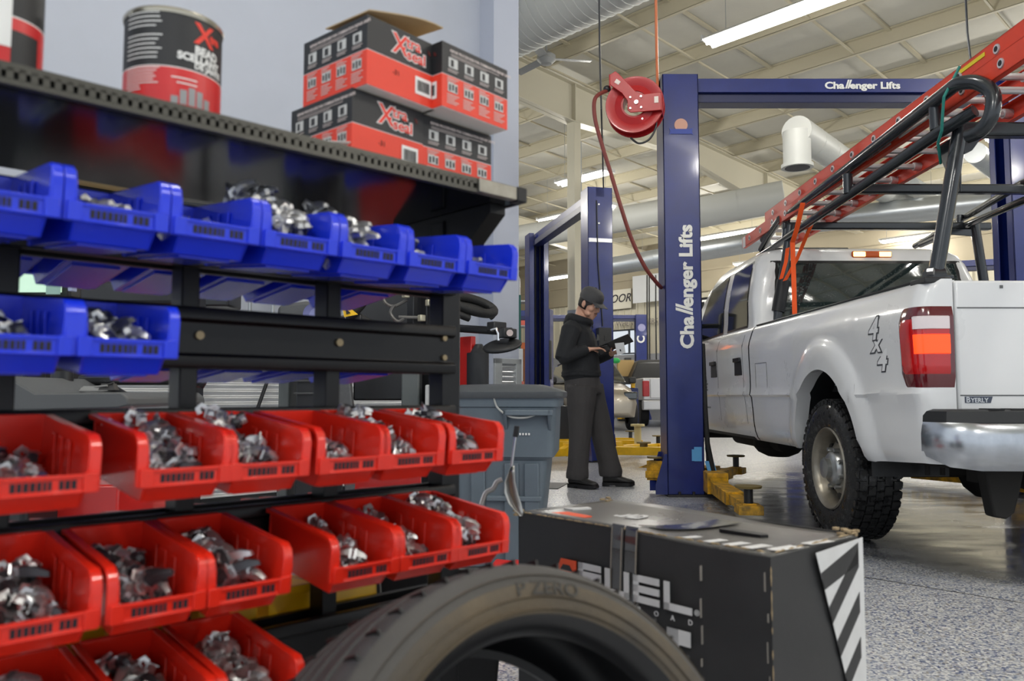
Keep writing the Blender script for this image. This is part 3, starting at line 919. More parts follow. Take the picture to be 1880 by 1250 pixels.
ARCH_R = (0.0, 0.495); ARCH_F = (4.37, 0.49)
zb = lambda y: 0.505 if y > -0.5 else 0.505 + (-0.5 - y) * 0.06
for side in 'LR':
    s = -1 if side == 'L' else 1
    ys = frange(1.41, -1.06, 96)
    cols = side_grid(ys, lambda y: 1.405, zb, [ARCH_R])
    # round the rear corner towards the tailgate opening
    last = cols[-1]
    for k in range(1, 7):
        a = PI / 2 * k / 6; rr = 0.075
        cols.append([(x - rr * (1 - math.cos(a)), -1.06 - rr * math.sin(a), z) for x, y, z in last])
    cols.append([(0.825, -1.135, z) for x, y, z in last])
    cols.append([(0.815, -1.11, z) for x, y, z in last]); cols.append([(0.815, -0.96, z) for x, y, z in last])
    m = side_mesh(cols, side)
    # lip turning inward along the arch and the sill
    bot = [c[0] for c in cols[:97]]
    m.rings([[(s * x, y, z), (s * (x - 0.09), y, z + 0.01)] for x, y, z in bot], closed=False, cap0=False, cap1=False)
    # top of the rail and inner box wall
    m.bb(s * 0.93, s * 0.80, -1.11, 1.41, 1.37, 1.402)
    m.bb(s * 0.80, s * 0.79, -1.05, 1.41, 0.92, 1.40)
    bed = m.build('bed_side', M_paint, truck, smooth=28)
    m = MB(); m.bb(s * 0.945, s * 0.80, -0.99, 1.40, 1.400, 1.412); m.bb(s * 0.95, s * 0.825, -1.13, -0.99, 1.385, 1.416)
    m.build('rail_cap', M_dark, bed, bevel=0.006)
    # wheel house liner
    m = MB()
    m.lathe([(0.505, 0), (0.505, 0.42)], 28, Matrix.Translation((s * 0.94, 0, 0.42)) @ Matrix.Diagonal((1, 1, 1.2, 1)) @ Matrix.Rotation(-s * PI / 2, 4, 'Y'), a0=PI / 2 if s < 0 else -PI / 2, a1=(PI * 1.5 if s < 0 else PI / 2))
    m.bb(s * 0.52, s * 0.50, -0.55, 0.55, 0.5, 1.0)
    m.build('wheel_well', M_dark, truck)
    # cab lower side and front fender
    ys = frange(4.85, 1.435, 110)
    cols = side_grid(ys, lambda y: 1.405 if y < 3.55 else 1.405 - 0.02 * (y - 3.55), lambda y: 0.505, [ARCH_F])
    m = side_mesh(cols, side)
    m.rings([[(s * c[0][0], c[0][1], c[0][2]), (s * (c[0][0] - 0.09), c[0][1], c[0][2] + 0.01)] for c in cols], closed=False, cap0=False, cap1=False)
    cabs = m.build('cab_side', M_paint, truck, smooth=28)
    # seams of the doors: thin dark strips following the body
    m = MB()
    zs = [0.56, 0.65, 0.75, 0.845, 0.862, 0.9, 1.0, 1.1, 1.2, 1.26, 1.3, 1.34, 1.39]
    for y in (2.36, 3.33):
        m.rings([[(s * (prof(z) + 0.001), y - 0.004, z), (s * (prof(z) + 0.001), y + 0.004, z), (s * (prof(z) - 0.01), y + 0.004, z), (s * (prof(z) - 0.01), y - 0.004, z)] for z in zs])
    # rear door edge bends over the wheel side of the cab
    m.rings([[(s * (prof(z) + 0.001), 1.60 - 0.1 * max(0, 0.85 - z) - 0.004, z), (s * (prof(z) + 0.001), 1.60 - 0.1 * max(0, 0.85 - z) + 0.004, z), (s * (prof(z) - 0.01), 1.6, z), (s * (prof(z) - 0.01), 1.598, z)] for z in zs])
    m.build('door_seam', mat('seam_grey', (96, 98, 100), 0.6), cabs, smooth=0)
    for y in (1.73, 2.49):
        m = MB(); xx = prof(1.08)
        m.bb(s * (xx - 0.005), s * (xx + 0.003), y - 0.10, y + 0.10, 1.02, 1.18)
        m.bb(s * (xx - 0.005), s * (xx + 0.022), y - 0.085, y + 0.085, 1.13, 1.165)
        m.build('door_handle', M_dark, cabs, bevel=0.004)
    # cab and bed gap filler
    m = MB(); m.bb(s * 0.90, s * 0.3, 1.39, 1.45, 0.55, 1.38); m.build('cab_gap', M_dark, truck)

# ---- cab top: rings of rounded rectangles
def rrect(w, y0, y1, r, z, n=6):
    pts = []
    for cx, cy, a0 in ((w - r, y1 - r, 0), (-w + r, y1 - r, 90), (-w + r, y0 + r, 180), (w - r, y0 + r, 270)):
        for k in range(n + 1):
            a = R(a0 + 90 * k / n); pts.append((cx + r * math.cos(a), cy + r * math.sin(a), z))
    return pts


CAB = [(1.37, 0.955, 1.435, 3.95, 0.06), (1.40, 0.94, 1.44, 3.85, 0.07), (1.45, 0.93, 1.445, 3.75, 0.08), (1.60, 0.905, 1.47, 3.50, 0.10), (1.75, 0.875, 1.50, 3.24, 0.12), (1.86, 0.845, 1.53, 3.04, 0.14), (1.92, 0.815, 1.56, 2.92, 0.16),
       (1.96, 0.77, 1.60, 2.80, 0.18), (1.985, 0.70, 1.68, 2.65, 0.2), (2.00, 0.55, 1.85, 2.4, 0.22), (2.005, 0.3, 2.0, 2.2, 0.1)]
CAB = [(z if z < 1.41 else 1.40 + (z - 1.40) * 1.145, w_ + (0.02 if z > 1.5 else 0), y0, y1, r_) for z, w_, y0, y1, r_ in CAB]
m = MB(); m.rings([rrect(w_, y0, y1, r_, z) for z, w_, y0, y1, r_ in CAB])
cab = m.build('cab_roof', M_paint, truck, smooth=40)


def cabw(z):
    for (a, b, *_), (c, d, *_2) in zip(CAB, CAB[1:]):
        if z <= c: return b + (d - b) * (z - a) / (c - a)
    return 0.3


def caby(z, i):
    for A, B in zip(CAB, CAB[1:]):
        if z <= B[0]: return A[i] + (B[i] - A[i]) * (z - A[0]) / (B[0] - A[0])


def side_window(m, s, poly, out, n=6):
    """poly: 4 corners (y,z): bottom rear, bottom front, top front, top rear ; grid following the cab side"""
    br, bf, tf, tr = poly; rs = []
    for i in range(n + 1):
        v = i / n
        row = []
        for j in range(n + 1):
            u = j / n
            y = (br[0] * (1 - u) + bf[0] * u) * (1 - v) + (tr[0] * (1 - u) + tf[0] * u) * v
            z = (br[1] * (1 - u) + bf[1] * u) * (1 - v) + (tr[1] * (1 - u) + tf[1] * u) * v
            row.append((s * (cabw(z) + out), y, z))
        rs.append(row)
    m.rings(rs, closed=False, cap0=False, cap1=False)


for s in (-1, 1):
    for poly in ([(1.64, 1.425), (2.20, 1.425), (2.20, 1.93), (1.70, 1.95)], [(2.37, 1.425), (3.32, 1.40), (2.92, 1.86), (2.37, 1.93)]):
        m = MB()
        e = 0.018
        side_window(m, s, [(poly[0][0] - e, poly[0][1] - e), (poly[1][0] + e, poly[1][1] - e), (poly[2][0] + e * 0.7, poly[2][1] + e), (poly[3][0] - e, poly[3][1] + e)], 0.003)
        fr = m.build('side_window', M_dark, truck, smooth=40)
        m = MB(); side_window(m, s, poly, 0.006)
        m.build('pane', M_glass, fr, smooth=40)
    m = MB()
    side_window(m, s, [(2.22, 1.42), (2.35, 1.42), (2.35, 1.95), (2.22, 1.95)], 0.002)
    m.build('door_pillar', M_paint, truck, smooth=40)
# rear window
def rear_window(m, w0, w1, z0, z1, out):
    rs = []
    for i in range(7):
        z = z0 + (z1 - z0) * i / 6; y = caby(z, 2) - out; ww = w0 + (w1 - w0) * i / 6
        rs.append([(-ww, y + 0.012, z), (-ww * 0.94, y, z), (0, y, z), (ww * 0.94, y, z), (ww, y + 0.012, z)])
    m.rings(rs, closed=False, cap0=False, cap1=False)


m = MB(); rear_window(m, 0.82, 0.77, 1.42, 1.945, 0.004)
rw = m.build('rear_window', M_black, truck)
M_rearglass = bpy.data.materials.new('wet_rear_glass'); M_rearglass.use_nodes = True
nt = M_rearglass.node_tree; b_ = nt.nodes['Principled BSDF']
tc = nt.nodes.new('ShaderNodeTexCoord'); vo = nt.nodes.new('ShaderNodeTexVoronoi'); vo.inputs['Scale'].default_value = 55
nt.links.new(tc.outputs['Object'], vo.inputs['Vector'])
bp = nt.nodes.new('ShaderNodeBump'); bp.inputs['Strength'].default_value = 0.5; bp.inputs['Distance'].default_value = 0.004; bp.invert = True
rmp = nt.nodes.new('ShaderNodeMapRange'); rmp.inputs['From Max'].default_value = 0.32; nt.links.new(vo.outputs['Distance'], rmp.inputs['Value'])
nt.links.new(rmp.outputs[0], bp.inputs['Height']); nt.links.new(bp.outputs[0], b_.inputs['Normal'])
b_.inputs['Base Color'].default_value = lin((30, 42, 42)); b_.inputs['Roughness'].default_value = 0.05; b_.inputs['Coat Weight'].default_value = 1
m = MB(); rear_window(m, 0.785, 0.74, 1.445, 1.92, 0.008)
m.build('pane', M_rearglass, rw)
# third brake lamp
m = MB(); m.box((0.06, caby(1.99, 2) - 0.005, 2.0), (0.33, 0.03, 0.055)); bl = m.build('cab_marker_lamp', M_amberd, truck, bevel=0.015)
for s in (-1, 1):
    m = MB(); m.box((0.06 + s * 0.105, caby(1.99, 2) - 0.017, 2.0), (0.10, 0.012, 0.04)); m.build('lit_lens', M_amber, bl, bevel=0.01)
# windscreen and hood (mostly hidden)
m = MB(); m.rings([[(-0.84, 3.80, 1.42), (0.84, 3.80, 1.42)], [(-0.75, 2.98, 1.95), (0.75, 2.98, 1.95)]], closed=False, cap0=False, cap1=False)
for i in range(len(m.v)): m.v[i] = (m.v[i][0], m.v[i][1] + 0.02, m.v[i][2] + 0.01)
m.build('windscreen', M_glass, truck)
m = MB(); m.rings([[(-0.93, y, z - 0.1), (-0.88, y, z - 0.02), (-0.6, y, z + 0.03), (0, y, z + 0.05), (0.6, y, z + 0.03), (0.88, y, z - 0.02), (0.93, y, z - 0.1), (0.9, y, 0.6), (-0.9, y, 0.6)] for y, z in ((3.7, 1.42), (4.2, 1.40), (4.7, 1.36), (4.9, 1.25))])
m.build('hood', M_paint, truck, smooth=40)
# bed floor, front wall, tailgate
m = MB(); m.bb(-0.8, 0.8, -1.0, 1.40, 0.88, 0.92); m.bb(-0.8, 0.8, 1.38, 1.41, 0.9, 1.40); m.build('bed_floor', mat('bed_liner', (40, 40, 42), 0.6), truck)
m = MB(); m.bb(-0.812, 0.812, -1.132, -1.07, 0.785, 1.398)
tg = m.build('tailgate', M_paint, truck, bevel=0.012, seg=3)
m = MB()
for z in (1.268, 0.858): m.bb(-0.805, 0.805, -1.1335, -1.13, z - 0.003, z + 0.003)
m.bb(-0.60, -0.585, -1.1345, -1.13, 1.36, 1.375)
m.build('pressed_line', mat('seam_grey', (96, 98, 100), 0.6), tg, smooth=0)
m = MB(); text_into(m, 'SUPER DUTY', 0.115, plane_M((-0.45, -1.133, 0.80), (1, 0, 0), (0, 0, 1)), 0.006, 0.002, sx=1.3); m.build('pressed_lettering', M_paint, tg, smooth=0)
m = MB(); m.prism([(-0.785, 0.823), (-0.665, 0.823), (-0.655, 0.853), (-0.785, 0.853)], -1.1345, -1.1315, 'y'); m.build('dealer_badge', mat('badge_slate', (66, 74, 92), 0.4), tg)
m = MB(); text_into(m, 'B', 0.036, plane_M((-0.781, -1.1352, 0.826), (1, 0, 0), (0, 0, 1)), 0.001, 0.0006); text_into(m, 'YERLY', 0.029, plane_M((-0.758, -1.1352, 0.826), (1, 0, 0), (0, 0, 1)), 0.001, 0.0006)
m.build('dealer_lettering', mat('badge_letters', (210, 214, 220), 0.4), tg, smooth=0)

# tail lamps wrap the corner
def lamp_patch(s, z0, z1, t0, t1, out, zin=0.0):
    """t along the corner path: 0 = 0.16 in front of the corner, 1 = tailgate edge"""
    rows = []
    path = []
    for k in range(7): path.append((1.0, -0.975 - 0.085 * k / 6, 1, 0))
    for k in range(1, 7):
        a = PI / 2 * k / 6; path.append((1.0 - 0.075 * (1 - math.cos(a)), -1.06 - 0.075 * math.sin(a), math.cos(a), math.sin(a)))
    for k in range(1, 5): path.append((0.925 - (0.925 - 0.832) * k / 4, -1.135, 0, 1))
    n = len(path); i0 = int(t0 * (n - 1)); i1 = int(round(t1 * (n - 1)))
    for i in range(i0, i1 + 1):
        x, y, nx, ny = path[i]
        e = zin * max(0, 1 - (i - i0) / 3.0) ** 2
        col = []
        for j in range(9):
            z = (z0 + e) + (z1 - e * 1.0 - z0 - e) * j / 8
            off = prof(z) - 1.0
            bulge = out * (1 if 0 < j < 8 else 0.0) * (0 if i == i0 else 1)
            col.append((s * (x + off * (1 if nx > 0 else 0.0) * nx + nx * bulge), y - ny * bulge, z))
        rows.append(col)
    m = MB(); m.rings(rows, closed=False, cap0=False, cap1=False)
    return m


for s in (-1, 1):
    tl = lamp_patch(s, 0.895, 1.275, 0.0, 1.0, 0.012, 0.06).build('tail_lamp', mat('lamp_bezel_red', (92, 8, 20), 0.12, coat=1), truck, smooth=50)
    lamp_patch(s, 0.93, 1.245, 0.12, 0.95, 0.017, 0.03).build('red_lens', M_lampred, tl, smooth=50)
    lamp_patch(s, 1.04, 1.155, 0.45, 0.93, 0.021).build('lit_brake_lens', M_lamplit, tl, smooth=50)
    lamp_patch(s, 1.16, 1.235, 0.45, 0.93, 0.021).build('reversing_lens', M_lampclr, tl, smooth=50)

# bumper
def bump_ring(y0, depth, z0, z1, w, r=0.12):
    rs = []
    pts = [(-w, 0.22), (-w, 0.02)]
    pts = [(-w, y0 + 0.30), (-w - 0.01, y0 + 0.16), (-w + 0.035, y0 + 0.04), (-w + 0.16, y0 - 0.015), (-0.5, y0 - 0.03), (0, y0 - 0.035), (0.5, y0 - 0.03), (w - 0.16, y0 - 0.015), (w - 0.035, y0 + 0.04), (w + 0.01, y0 + 0.16), (w, y0 + 0.30)]
    return pts


pts = bump_ring(-1.27, 0, 0, 0, 0.968)[1:-1]
m = MB()
rs = []
for i, (x, y) in enumerate(pts):
    end = i in (0, len(pts) - 1)
    zlo = 0.555 if end else (0.515 if i in (1, len(pts) - 2) else 0.50)
    c = []
    n = Vector((x * 0.4, y + 0.2, 0)).normalized() if False else None
    for (o, z) in ((0.012, 0.715), (0.0, 0.70), (-0.012, 0.66), (-0.012, 0.58), (0.005, zlo + 0.03), (0.03, zlo)):
        sc = 1 - o * 0.6
        c.append((x * sc, y + o if abs(x) < 0.9 else y + o * 0.2, z))
    c += [(x * 0.96, y + 0.06, zlo + 0.01), (x * 0.96, y + 0.06, 0.71)]
    rs.append(c)
m.rings(rs)
m.v = [(a_, b_9, c_ + 0.02) for a_, b_9, c_ in m.v]
bm_ = m.build('rear_bumper', mat('scuffed_chrome', (186, 190, 196), 0.22, 0.95, vary=0.12, vscale=10), truck, smooth=50)
m = MB(); rs = []
for i, (x, y) in enumerate(pts):
    rs.append([(x * 0.992, y + 0.008, 0.715), (x * 0.985, y + 0.015, 0.765), (x * 0.975, y + 0.035, 0.775), (x * 0.9, y + 0.10, 0.775), (x * 0.9, y + 0.10, 0.715)])
m.rings(rs); m.v = [(a_, b_9, c_ + 0.02) for a_, b_9, c_ in m.v]; m.build('step_pad', M_dark, bm_, smooth=40)
m = MB()
for k in range(16):
    x = -0.75 + k * 0.1
    m.bb(x, x + 0.07, -1.26, -1.18, 0.793, 0.799)
m.build('tread_blocks', M_black, bm_)
# chassis seen from behind
M_under = mat('dirty_chassis', (34, 32, 30), 0.8, vary=0.3)
m = MB()
for s in (-1, 1): m.bb(s * 0.40, s * 0.48, -1.15, 4.6, 0.55, 0.74)
m.bb(-0.45, 0.45, -1.1, -1.0, 0.56, 0.70)
m.bb(-0.06, 0.06, -1.22, -0.9, 0.46, 0.55)
m.bb(-0.94, 0.94, 1.5, 3.9, 0.50, 0.58)
m.build('chassis_frame', M_under, truck, bevel=0.01)
m = MB(); m.cyl((-0.78, 0, 0.42), (0.78, 0, 0.42), 0.055); m.ball((0.0, 0, 0.42), (0.17, 0.19, 0.19)); m.build('rear_axle', M_under, truck)
m = MB(); m.cyl((-0.78, 4.37, 0.42), (0.78, 4.37, 0.42), 0.05); m.ball((0.15, 4.37, 0.42), (0.14, 0.16, 0.16)); m.build('front_axle', M_under, truck)
m = MB()
for s in (-1, 1):
    m.rings([[(s * 0.53, y, z), (s * 0.60, y, z), (s * 0.60, y, z + 0.05), (s * 0.53, y, z + 0.05)] for y, z in ((-0.85, 0.60), (-0.45, 0.50), (0, 0.46), (0.4, 0.52), (0.8, 0.6))])
    m.box((s * 0.565, -0.86, 0.53), (0.08, 0.1, 0.2)); m.cyl((s * 0.565, -0.2, 0.45), (s * 0.565, -0.5, 0.72), 0.035)
m.build('leaf_spring', M_under, truck)
m = MB(); m.lathe([(0.20, -0.1), (0.36, -0.13), (0.385, -0.06), (0.385, 0.06), (0.36, 0.12), (0.20, 0.1)], 28, Matrix.Translation((0.12, -0.72, 0.50)) @ Matrix.Rotation(R(6), 4, 'X'), cap=True)
m.build('spare_wheel', M_rubber, truck)
m = MB(); m.prism([(-0.64, 0.52), (-0.44, 0.52), (-0.47, 0.40), (-0.50, 0.30), (-0.54, 0.27), (-0.60, 0.28)], -1.02, -0.94, 'y'); m.bb(-0.62, -0.42, -1.05, -0.85, 0.5, 0.56)
m.build('hitch_bracket', M_under, truck, bevel=0.01)
m = MB(); m.bb(-0.3, 0.3, 1.6, 3.2, 0.42, 0.5); m.cyl((-0.62, 1.7, 0.46), (-0.62, 3.0, 0.46), 0.07); m.ball((-0.55, 2.1, 0.44), (0.2, 0.3, 0.12)); m.build('exhaust_parts', M_under, truck)
# small lines hanging off the frame between wheel and bumper
m = MB()
for x in (-0.70, -0.62): m.cyl((x, -0.62, 0.55), (x, -0.62, 0.44), 0.013, seg=8)
m.bb(-0.78, -0.5, -0.66, -0.58, 0.5, 0.56); m.tube([(-0.72, -0.62, 0.50), (-0.6, -0.75, 0.49), (-0.5, -0.86, 0.52)], 0.008)
m.build('shackle_bolts', M_under, truck)

# wheels
def make_wheel(x, y, s):
    m = MB()
    T = Matrix.Translation((x, y, 0.42)) @ Matrix.Rotation(-s * PI / 2, 4, 'Y')   # local -z points outward for s = -1? outward = +z * ... 
    T = Matrix.Translation((x, y, 0.42)) @ Matrix.Rotation(s * PI / 2, 4, 'Y')
    # outward is +z of the lathe
    pr = [(0.235, -0.13), (0.30, -0.138), (0.36, -0.135), (0.395, -0.115), (0.405, -0.09), (0.405, 0.09), (0.395, 0.115), (0.36, 0.136), (0.30, 0.138), (0.255, 0.125), (0.238, 0.11), (0.235, -0.13)]
    m.lathe(pr, 64, T)
    # tread blocks
    n = 44
    for row, zz in enumerate((-0.095, -0.045, 0.0, 0.045, 0.095)):
        for k in range(n):
            a = 2 * PI * (k + (0.5 if row % 2 else 0)) / n
            m.box((0.410, 0, zz), (0.014, 0.046, 0.041), T @ Matrix.Rotation(a, 4, 'Z') @ Matrix.Translation((0, 0, 0)))
    for k in range(n):
        a = 2 * PI * k / n
        for sg in (-1, 1): m.box((0.395, 0, sg * 0.118), (0.026, 0.036, 0.018), T @ Matrix.Rotation(a, 4, 'Z'))
    w = m.build('wheel', M_tyre, truck, smooth=30)
    m = MB()
    m.lathe([(0.215, -0.11), (0.24, 0.112), (0.247, 0.122), (0.24, 0.13), (0.228, 0.122), (0.215, 0.09), (0.205, 0.045), (0.195, 0.02), (0.18, 0.035), (0.13, 0.07), (0.10, 0.075), (0.0, 0.075)], 48, T)
    m.build('rim', mat('grey_steel_rim', (150, 144, 132), 0.35, 0.7, vary=0.12, vscale=12), w, smooth=40)
    m = MB()
    for k in range(8):
        a = 2 * PI * k / 8
        m.rings([[(0.165 + 0.02 * math.cos(t_), 0.03 * math.sin(t_), z_) for t_ in [2 * PI * q_ / 12 for q_ in range(12)]] for z_ in (0.035, 0.056 if False else 0.058)], M=T @ Matrix.Rotation(a, 4, 'Z'))
    m.build('rim_slot', M_black, w, smooth=0)
    m = MB(); m.lathe([(0.105, 0.074), (0.10, 0.10), (0.085, 0.115), (0.06, 0.12), (0.058, 0.15), (0.0, 0.155)], 32, T)
    for k in range(8):
        a = 2 * PI * (k + 0.5) / 8; m.cyl((0.118 * math.cos(a), 0.118 * math.sin(a), 0.07), (0.118 * math.cos(a), 0.118 * math.sin(a), 0.105), 0.012, seg=8, M=T)
    m.build('hub_cap', mat('satin_hub', (176, 178, 178), 0.3, 0.85), w, smooth=40)
    return w


M_tyre = bpy.data.materials.new('wet_tyre_rubber'); M_tyre.use_nodes = True
nt = M_tyre.node_tree; b_ = nt.nodes['Principled BSDF']; b_.inputs['Base Color'].default_value = lin((24, 24, 25))
tc = nt.nodes.new('ShaderNodeTexCoord'); nz = nt.nodes.new('ShaderNodeTexNoise'); nz.inputs['Scale'].default_value = 30; nt.links.new(tc.outputs['Object'], nz.inputs['Vector'])
mr = nt.nodes.new('ShaderNodeMapRange'); mr.inputs['From Min'].default_value = 0.45; mr.inputs['From Max'].default_value = 0.65; mr.inputs['To Min'].default_value = 0.6; mr.inputs['To Max'].default_value = 0.12
nt.links.new(nz.outputs['Fac'], mr.inputs['Value']); nt.links.new(mr.outputs[0], b_.inputs['Roughness'])
for s in (-1, 1):
    make_wheel(s * 0.85, 0.0, s); make_wheel(s * 0.85, 4.37, s)

# fuel door, 4x4 decal, door lettering, mirror
def on_side(y, z, out=0.002): return (-(prof(z) + out), y, z)
m = MB()
fy0, fy1, fz0, fz1 = 1.02, 1.28, 0.90, 1.10
pts_ = [(fy0, fz0), (fy1, fz0), (fy1, fz1), (fy0, fz1), (fy0, fz0)]
cor = []
for (ya, za), (yb, zb2) in zip(pts_, pts_[1:]): m.tube([on_side(ya, za, 0.0), on_side(yb, zb2, 0.0)], 0.0025, 6)
m.build('fuel_door', mat('seam_grey', (96, 98, 100), 0.6), truck)
M_dec = mat('decal_charcoal', (58, 60, 66), 0.5); M_decw = mat('decal_white', (228, 229, 230), 0.4)
m = MB(); m2 = MB()
Mx = lambda y, z, o: plane_M(on_side(y, z, o), (0, -1, 0.0), (0, -0.0, 1))
for ch, y, z in (('4', -0.64, 1.150), ('x', -0.675, 1.085), ('4', -0.715, 0.985)):
    text_into(m, ch, 0.16 if ch == '4' else 0.14, Mx(y, z, 0.002), 0.001, 0.0105, 0.25, sx=1.25)
    text_into(m2, ch, 0.16 if ch == '4' else 0.14, Mx(y, z, 0.0035), 0.001, 0.003, 0.25, sx=1.25)
m.build('decal_outline', M_dec, truck, smooth=0); m2.build('decal', M_decw, truck, smooth=0)
m = MB()
for (txt, y, z, sz) in (('FCE', 3.25, 1.00, 0.06), ('telecom', 3.25, 0.93, 0.045), ('services', 3.25, 0.88, 0.04)):
    pass
for k, (y0, y1, z) in enumerate(((3.3, 2.75, 0.985), (3.3, 2.72, 0.955), (3.25, 2.78, 0.925), (3.28, 2.74, 0.90), (3.2, 2.85, 0.79), (3.3, 2.7, 0.735))):
    yy = y0
    random.seed(k)
    while yy > y1:
        L_ = random.uniform(0.02, 0.06); zz = z
        m.prism([(yy, zz), (yy - L_, zz), (yy - L_, zz + 0.016), (yy, zz + 0.016)], -(prof(zz) + 0.004), -(prof(zz) + 0.003), 'x'); yy -= L_ + 0.015
m.build('door_sign', mat('decal_grey', (120, 124, 126), 0.6), truck, smooth=0)
m = MB(); m.prism([(2.98, 1.02), (2.86, 1.02), (2.84, 1.075), (2.90, 1.045), (2.93, 1.07)], -(prof(1.04) + 0.004), -(prof(1.04) + 0.003), 'x'); m.build('door_sign', mat('decal_green', (60, 130, 120), 0.6), truck, smooth=0)
for s in (-1, 1):
    m = MB(); m.box((s * 1.17, 3.10, 1.53), (0.16, 0.10, 0.36)); m.tube([(s * 0.92, 3.18, 1.45), (s * 1.12, 3.14, 1.43)], 0.022); m.tube([(s * 0.92, 3.18, 1.55), (s * 1.12, 3.14, 1.58)], 0.022)
    mr_ = m.build('door_mirror', M_dark, truck, bevel=0.03, seg=3)
    m = MB(); m.box((s * 1.255, 3.06, 1.46), (0.012, 0.06, 0.10)); m.box((s * 1.215, 3.048, 1.44), (0.06, 0.012, 0.11)); m.build('turn_signal', mat('lit_orange_signal', (255, 120, 30), 0.3, emit=2.0), mr_, bevel=0.004)
    m = MB(); m.box((s * 1.16, 3.046, 1.56), (0.11, 0.006, 0.22)); m.build('mirror_glass', M_chrome, mr_)
# things seen through the rear glass are parts of the cab interior
TI = Matrix.Translation((2.88, 4.85, 0)) @ Matrix.Rotation(YAW, 4, 'Z')
def tpt(x, y, z): return TI @ Vector((x, y, z))


# ================================================================== ladder rack on the truck
M_rack = mat('black_rack_tube', (44, 48, 52), 0.25, 0.35, coat=0.4)
rack = thing('ladder_rack', 'black tubular ladder rack standing on the bed rails of the white pickup', 'ladder rack', (2.88, 4.85, 0), YAW)
TIi = TI.inverted()
def tl(x, y, Y): return TIi @ at(x, y, Y)


def poly_tube(pts, r, name, parent=rack, ma=None, seg=12):
    m = MB(); m.tube(pts, r, seg); return m.build(name, ma or M_rack, parent)


# left side: post, lower rail, upper rail with the curled rear end
fT = tl(1764, 232, 3.86); fB = tl(1716, 505, 3.86)
xs = fB.x
post_pts = [(fB.x, fB.y, 1.42), (fT.x, fT.y, fT.z)]
poly_tube(post_pts, 0.036, 'rear_post')
m = MB(); m.cyl((fB.x - 0.04, fB.y, 1.44), (fB.x + 0.04, fB.y, 1.44), 0.045); m.box((fB.x, fB.y, 1.425), (0.10, 0.16, 0.02)); m.build('post_foot', M_rack, rack, bevel=0.004)
m = MB(); m.cyl((fB.x - 0.05, fB.y - 0.03, 1.455), (fB.x - 0.03, fB.y - 0.05, 1.455), 0.018, seg=6); m.build('bolt', M_steel, rack)
poly_tube([tl(1790, 203, 3.72), tl(1724, 243, 3.88), tl(1425, 450, 6.55)], 0.030, 'lower_rail')
poly_tube([tl(1425, 450, 6.55), tl(1392, 470, 7.05)], 0.022, 'rail_end')
cu_ = smooth_path([tl(1745, 163, 3.75), tl(1762, 153, 3.68), tl(1795, 152, 3.6), tl(1822, 172, 3.55), tl(1820, 212, 3.55), tl(1800, 240, 3.6), tl(1778, 250, 3.66)])
poly_tube([tl(1402, 440, 6.9), tl(1420, 416, 6.6), tl(1440, 400, 6.35)] + cu_, 0.034, 'upper_rail')
for (x0, y0, x1, y1, Y) in ((1716, 190, 1719, 238, 3.92), (1556, 320, 1557, 355, 4.97), (1444, 400, 1442, 438, 6.3)):
    poly_tube([tl(x0, y0, Y), tl(x1, y1, Y)], 0.030, 'rail_strut')
poly_tube([tl(1398, 458, 7.0), tl(1412, 432, 6.75), tl(1432, 402, 6.35)], 0.03, 'front_strut')
# cross bars
cbz = fT.z - 0.02
m = MB(); m.bb(fT.x - 0.02, 0.98, fT.y - 0.035, fT.y + 0.035, cbz - 0.035, cbz + 0.035); m.build('crossbar', M_rack, rack, bevel=0.012)
c2 = tl(1560, 347, 4.97); m = MB(); m.bb(c2.x, 0.98, c2.y - 0.03, c2.y + 0.03, c2.z - 0.03, c2.z + 0.03); m.build('crossbar', M_rack, rack, bevel=0.012)
c3 = tl(1436, 415, 6.3); m = MB(); m.bb(c3.x, 0.98, c3.y - 0.03, c3.y + 0.03, c3.z - 0.03, c3.z + 0.03); m.build('crossbar', M_rack, rack, bevel=0.012)
c4 = tl(1405, 459, 7.15); m = MB(); m.bb(c4.x - 0.05, c4.x + 0.75, c4.y - 0.03, c4.y + 0.03, c4.z - 0.02, c4.z + 0.02); m.build('crossbar', M_rack, rack, bevel=0.01)
# gusset plates at the rear corner
g = tl(1764, 240, 3.84)
m = MB(); m.prism([(g.x - 0.02, g.z + 0.02), (g.x + 0.14, g.z + 0.02), (g.x + 0.05, g.z - 0.10), (g.x + 0.01, g.z - 0.12)], g.y - 0.008, g.y + 0.008, 'y'); m.prism([(g.y, g.z), (g.y + 0.22, g.z - 0.02), (g.y + 0.06, g.z - 0.30), (g.y + 0.02, g.z - 0.30)], g.x - 0.005, g.x + 0.005, 'x')
m.build('corner_bracket', M_rack, rack, bevel=0.004)
# front left post with sleeve
a0 = tl(1425, 590, 6.30); a1 = tl(1452, 440, 6.28)
poly_tube([(a0.x, a0.y, 1.42), (a1.x, a1.y, c3.z)], 0.036, 'front_post')
poly_tube([a0 + (a1 - a0) * 0.12, a0 + (a1 - a0) * 0.5], 0.052, 'post_sleeve', ma=M_black)
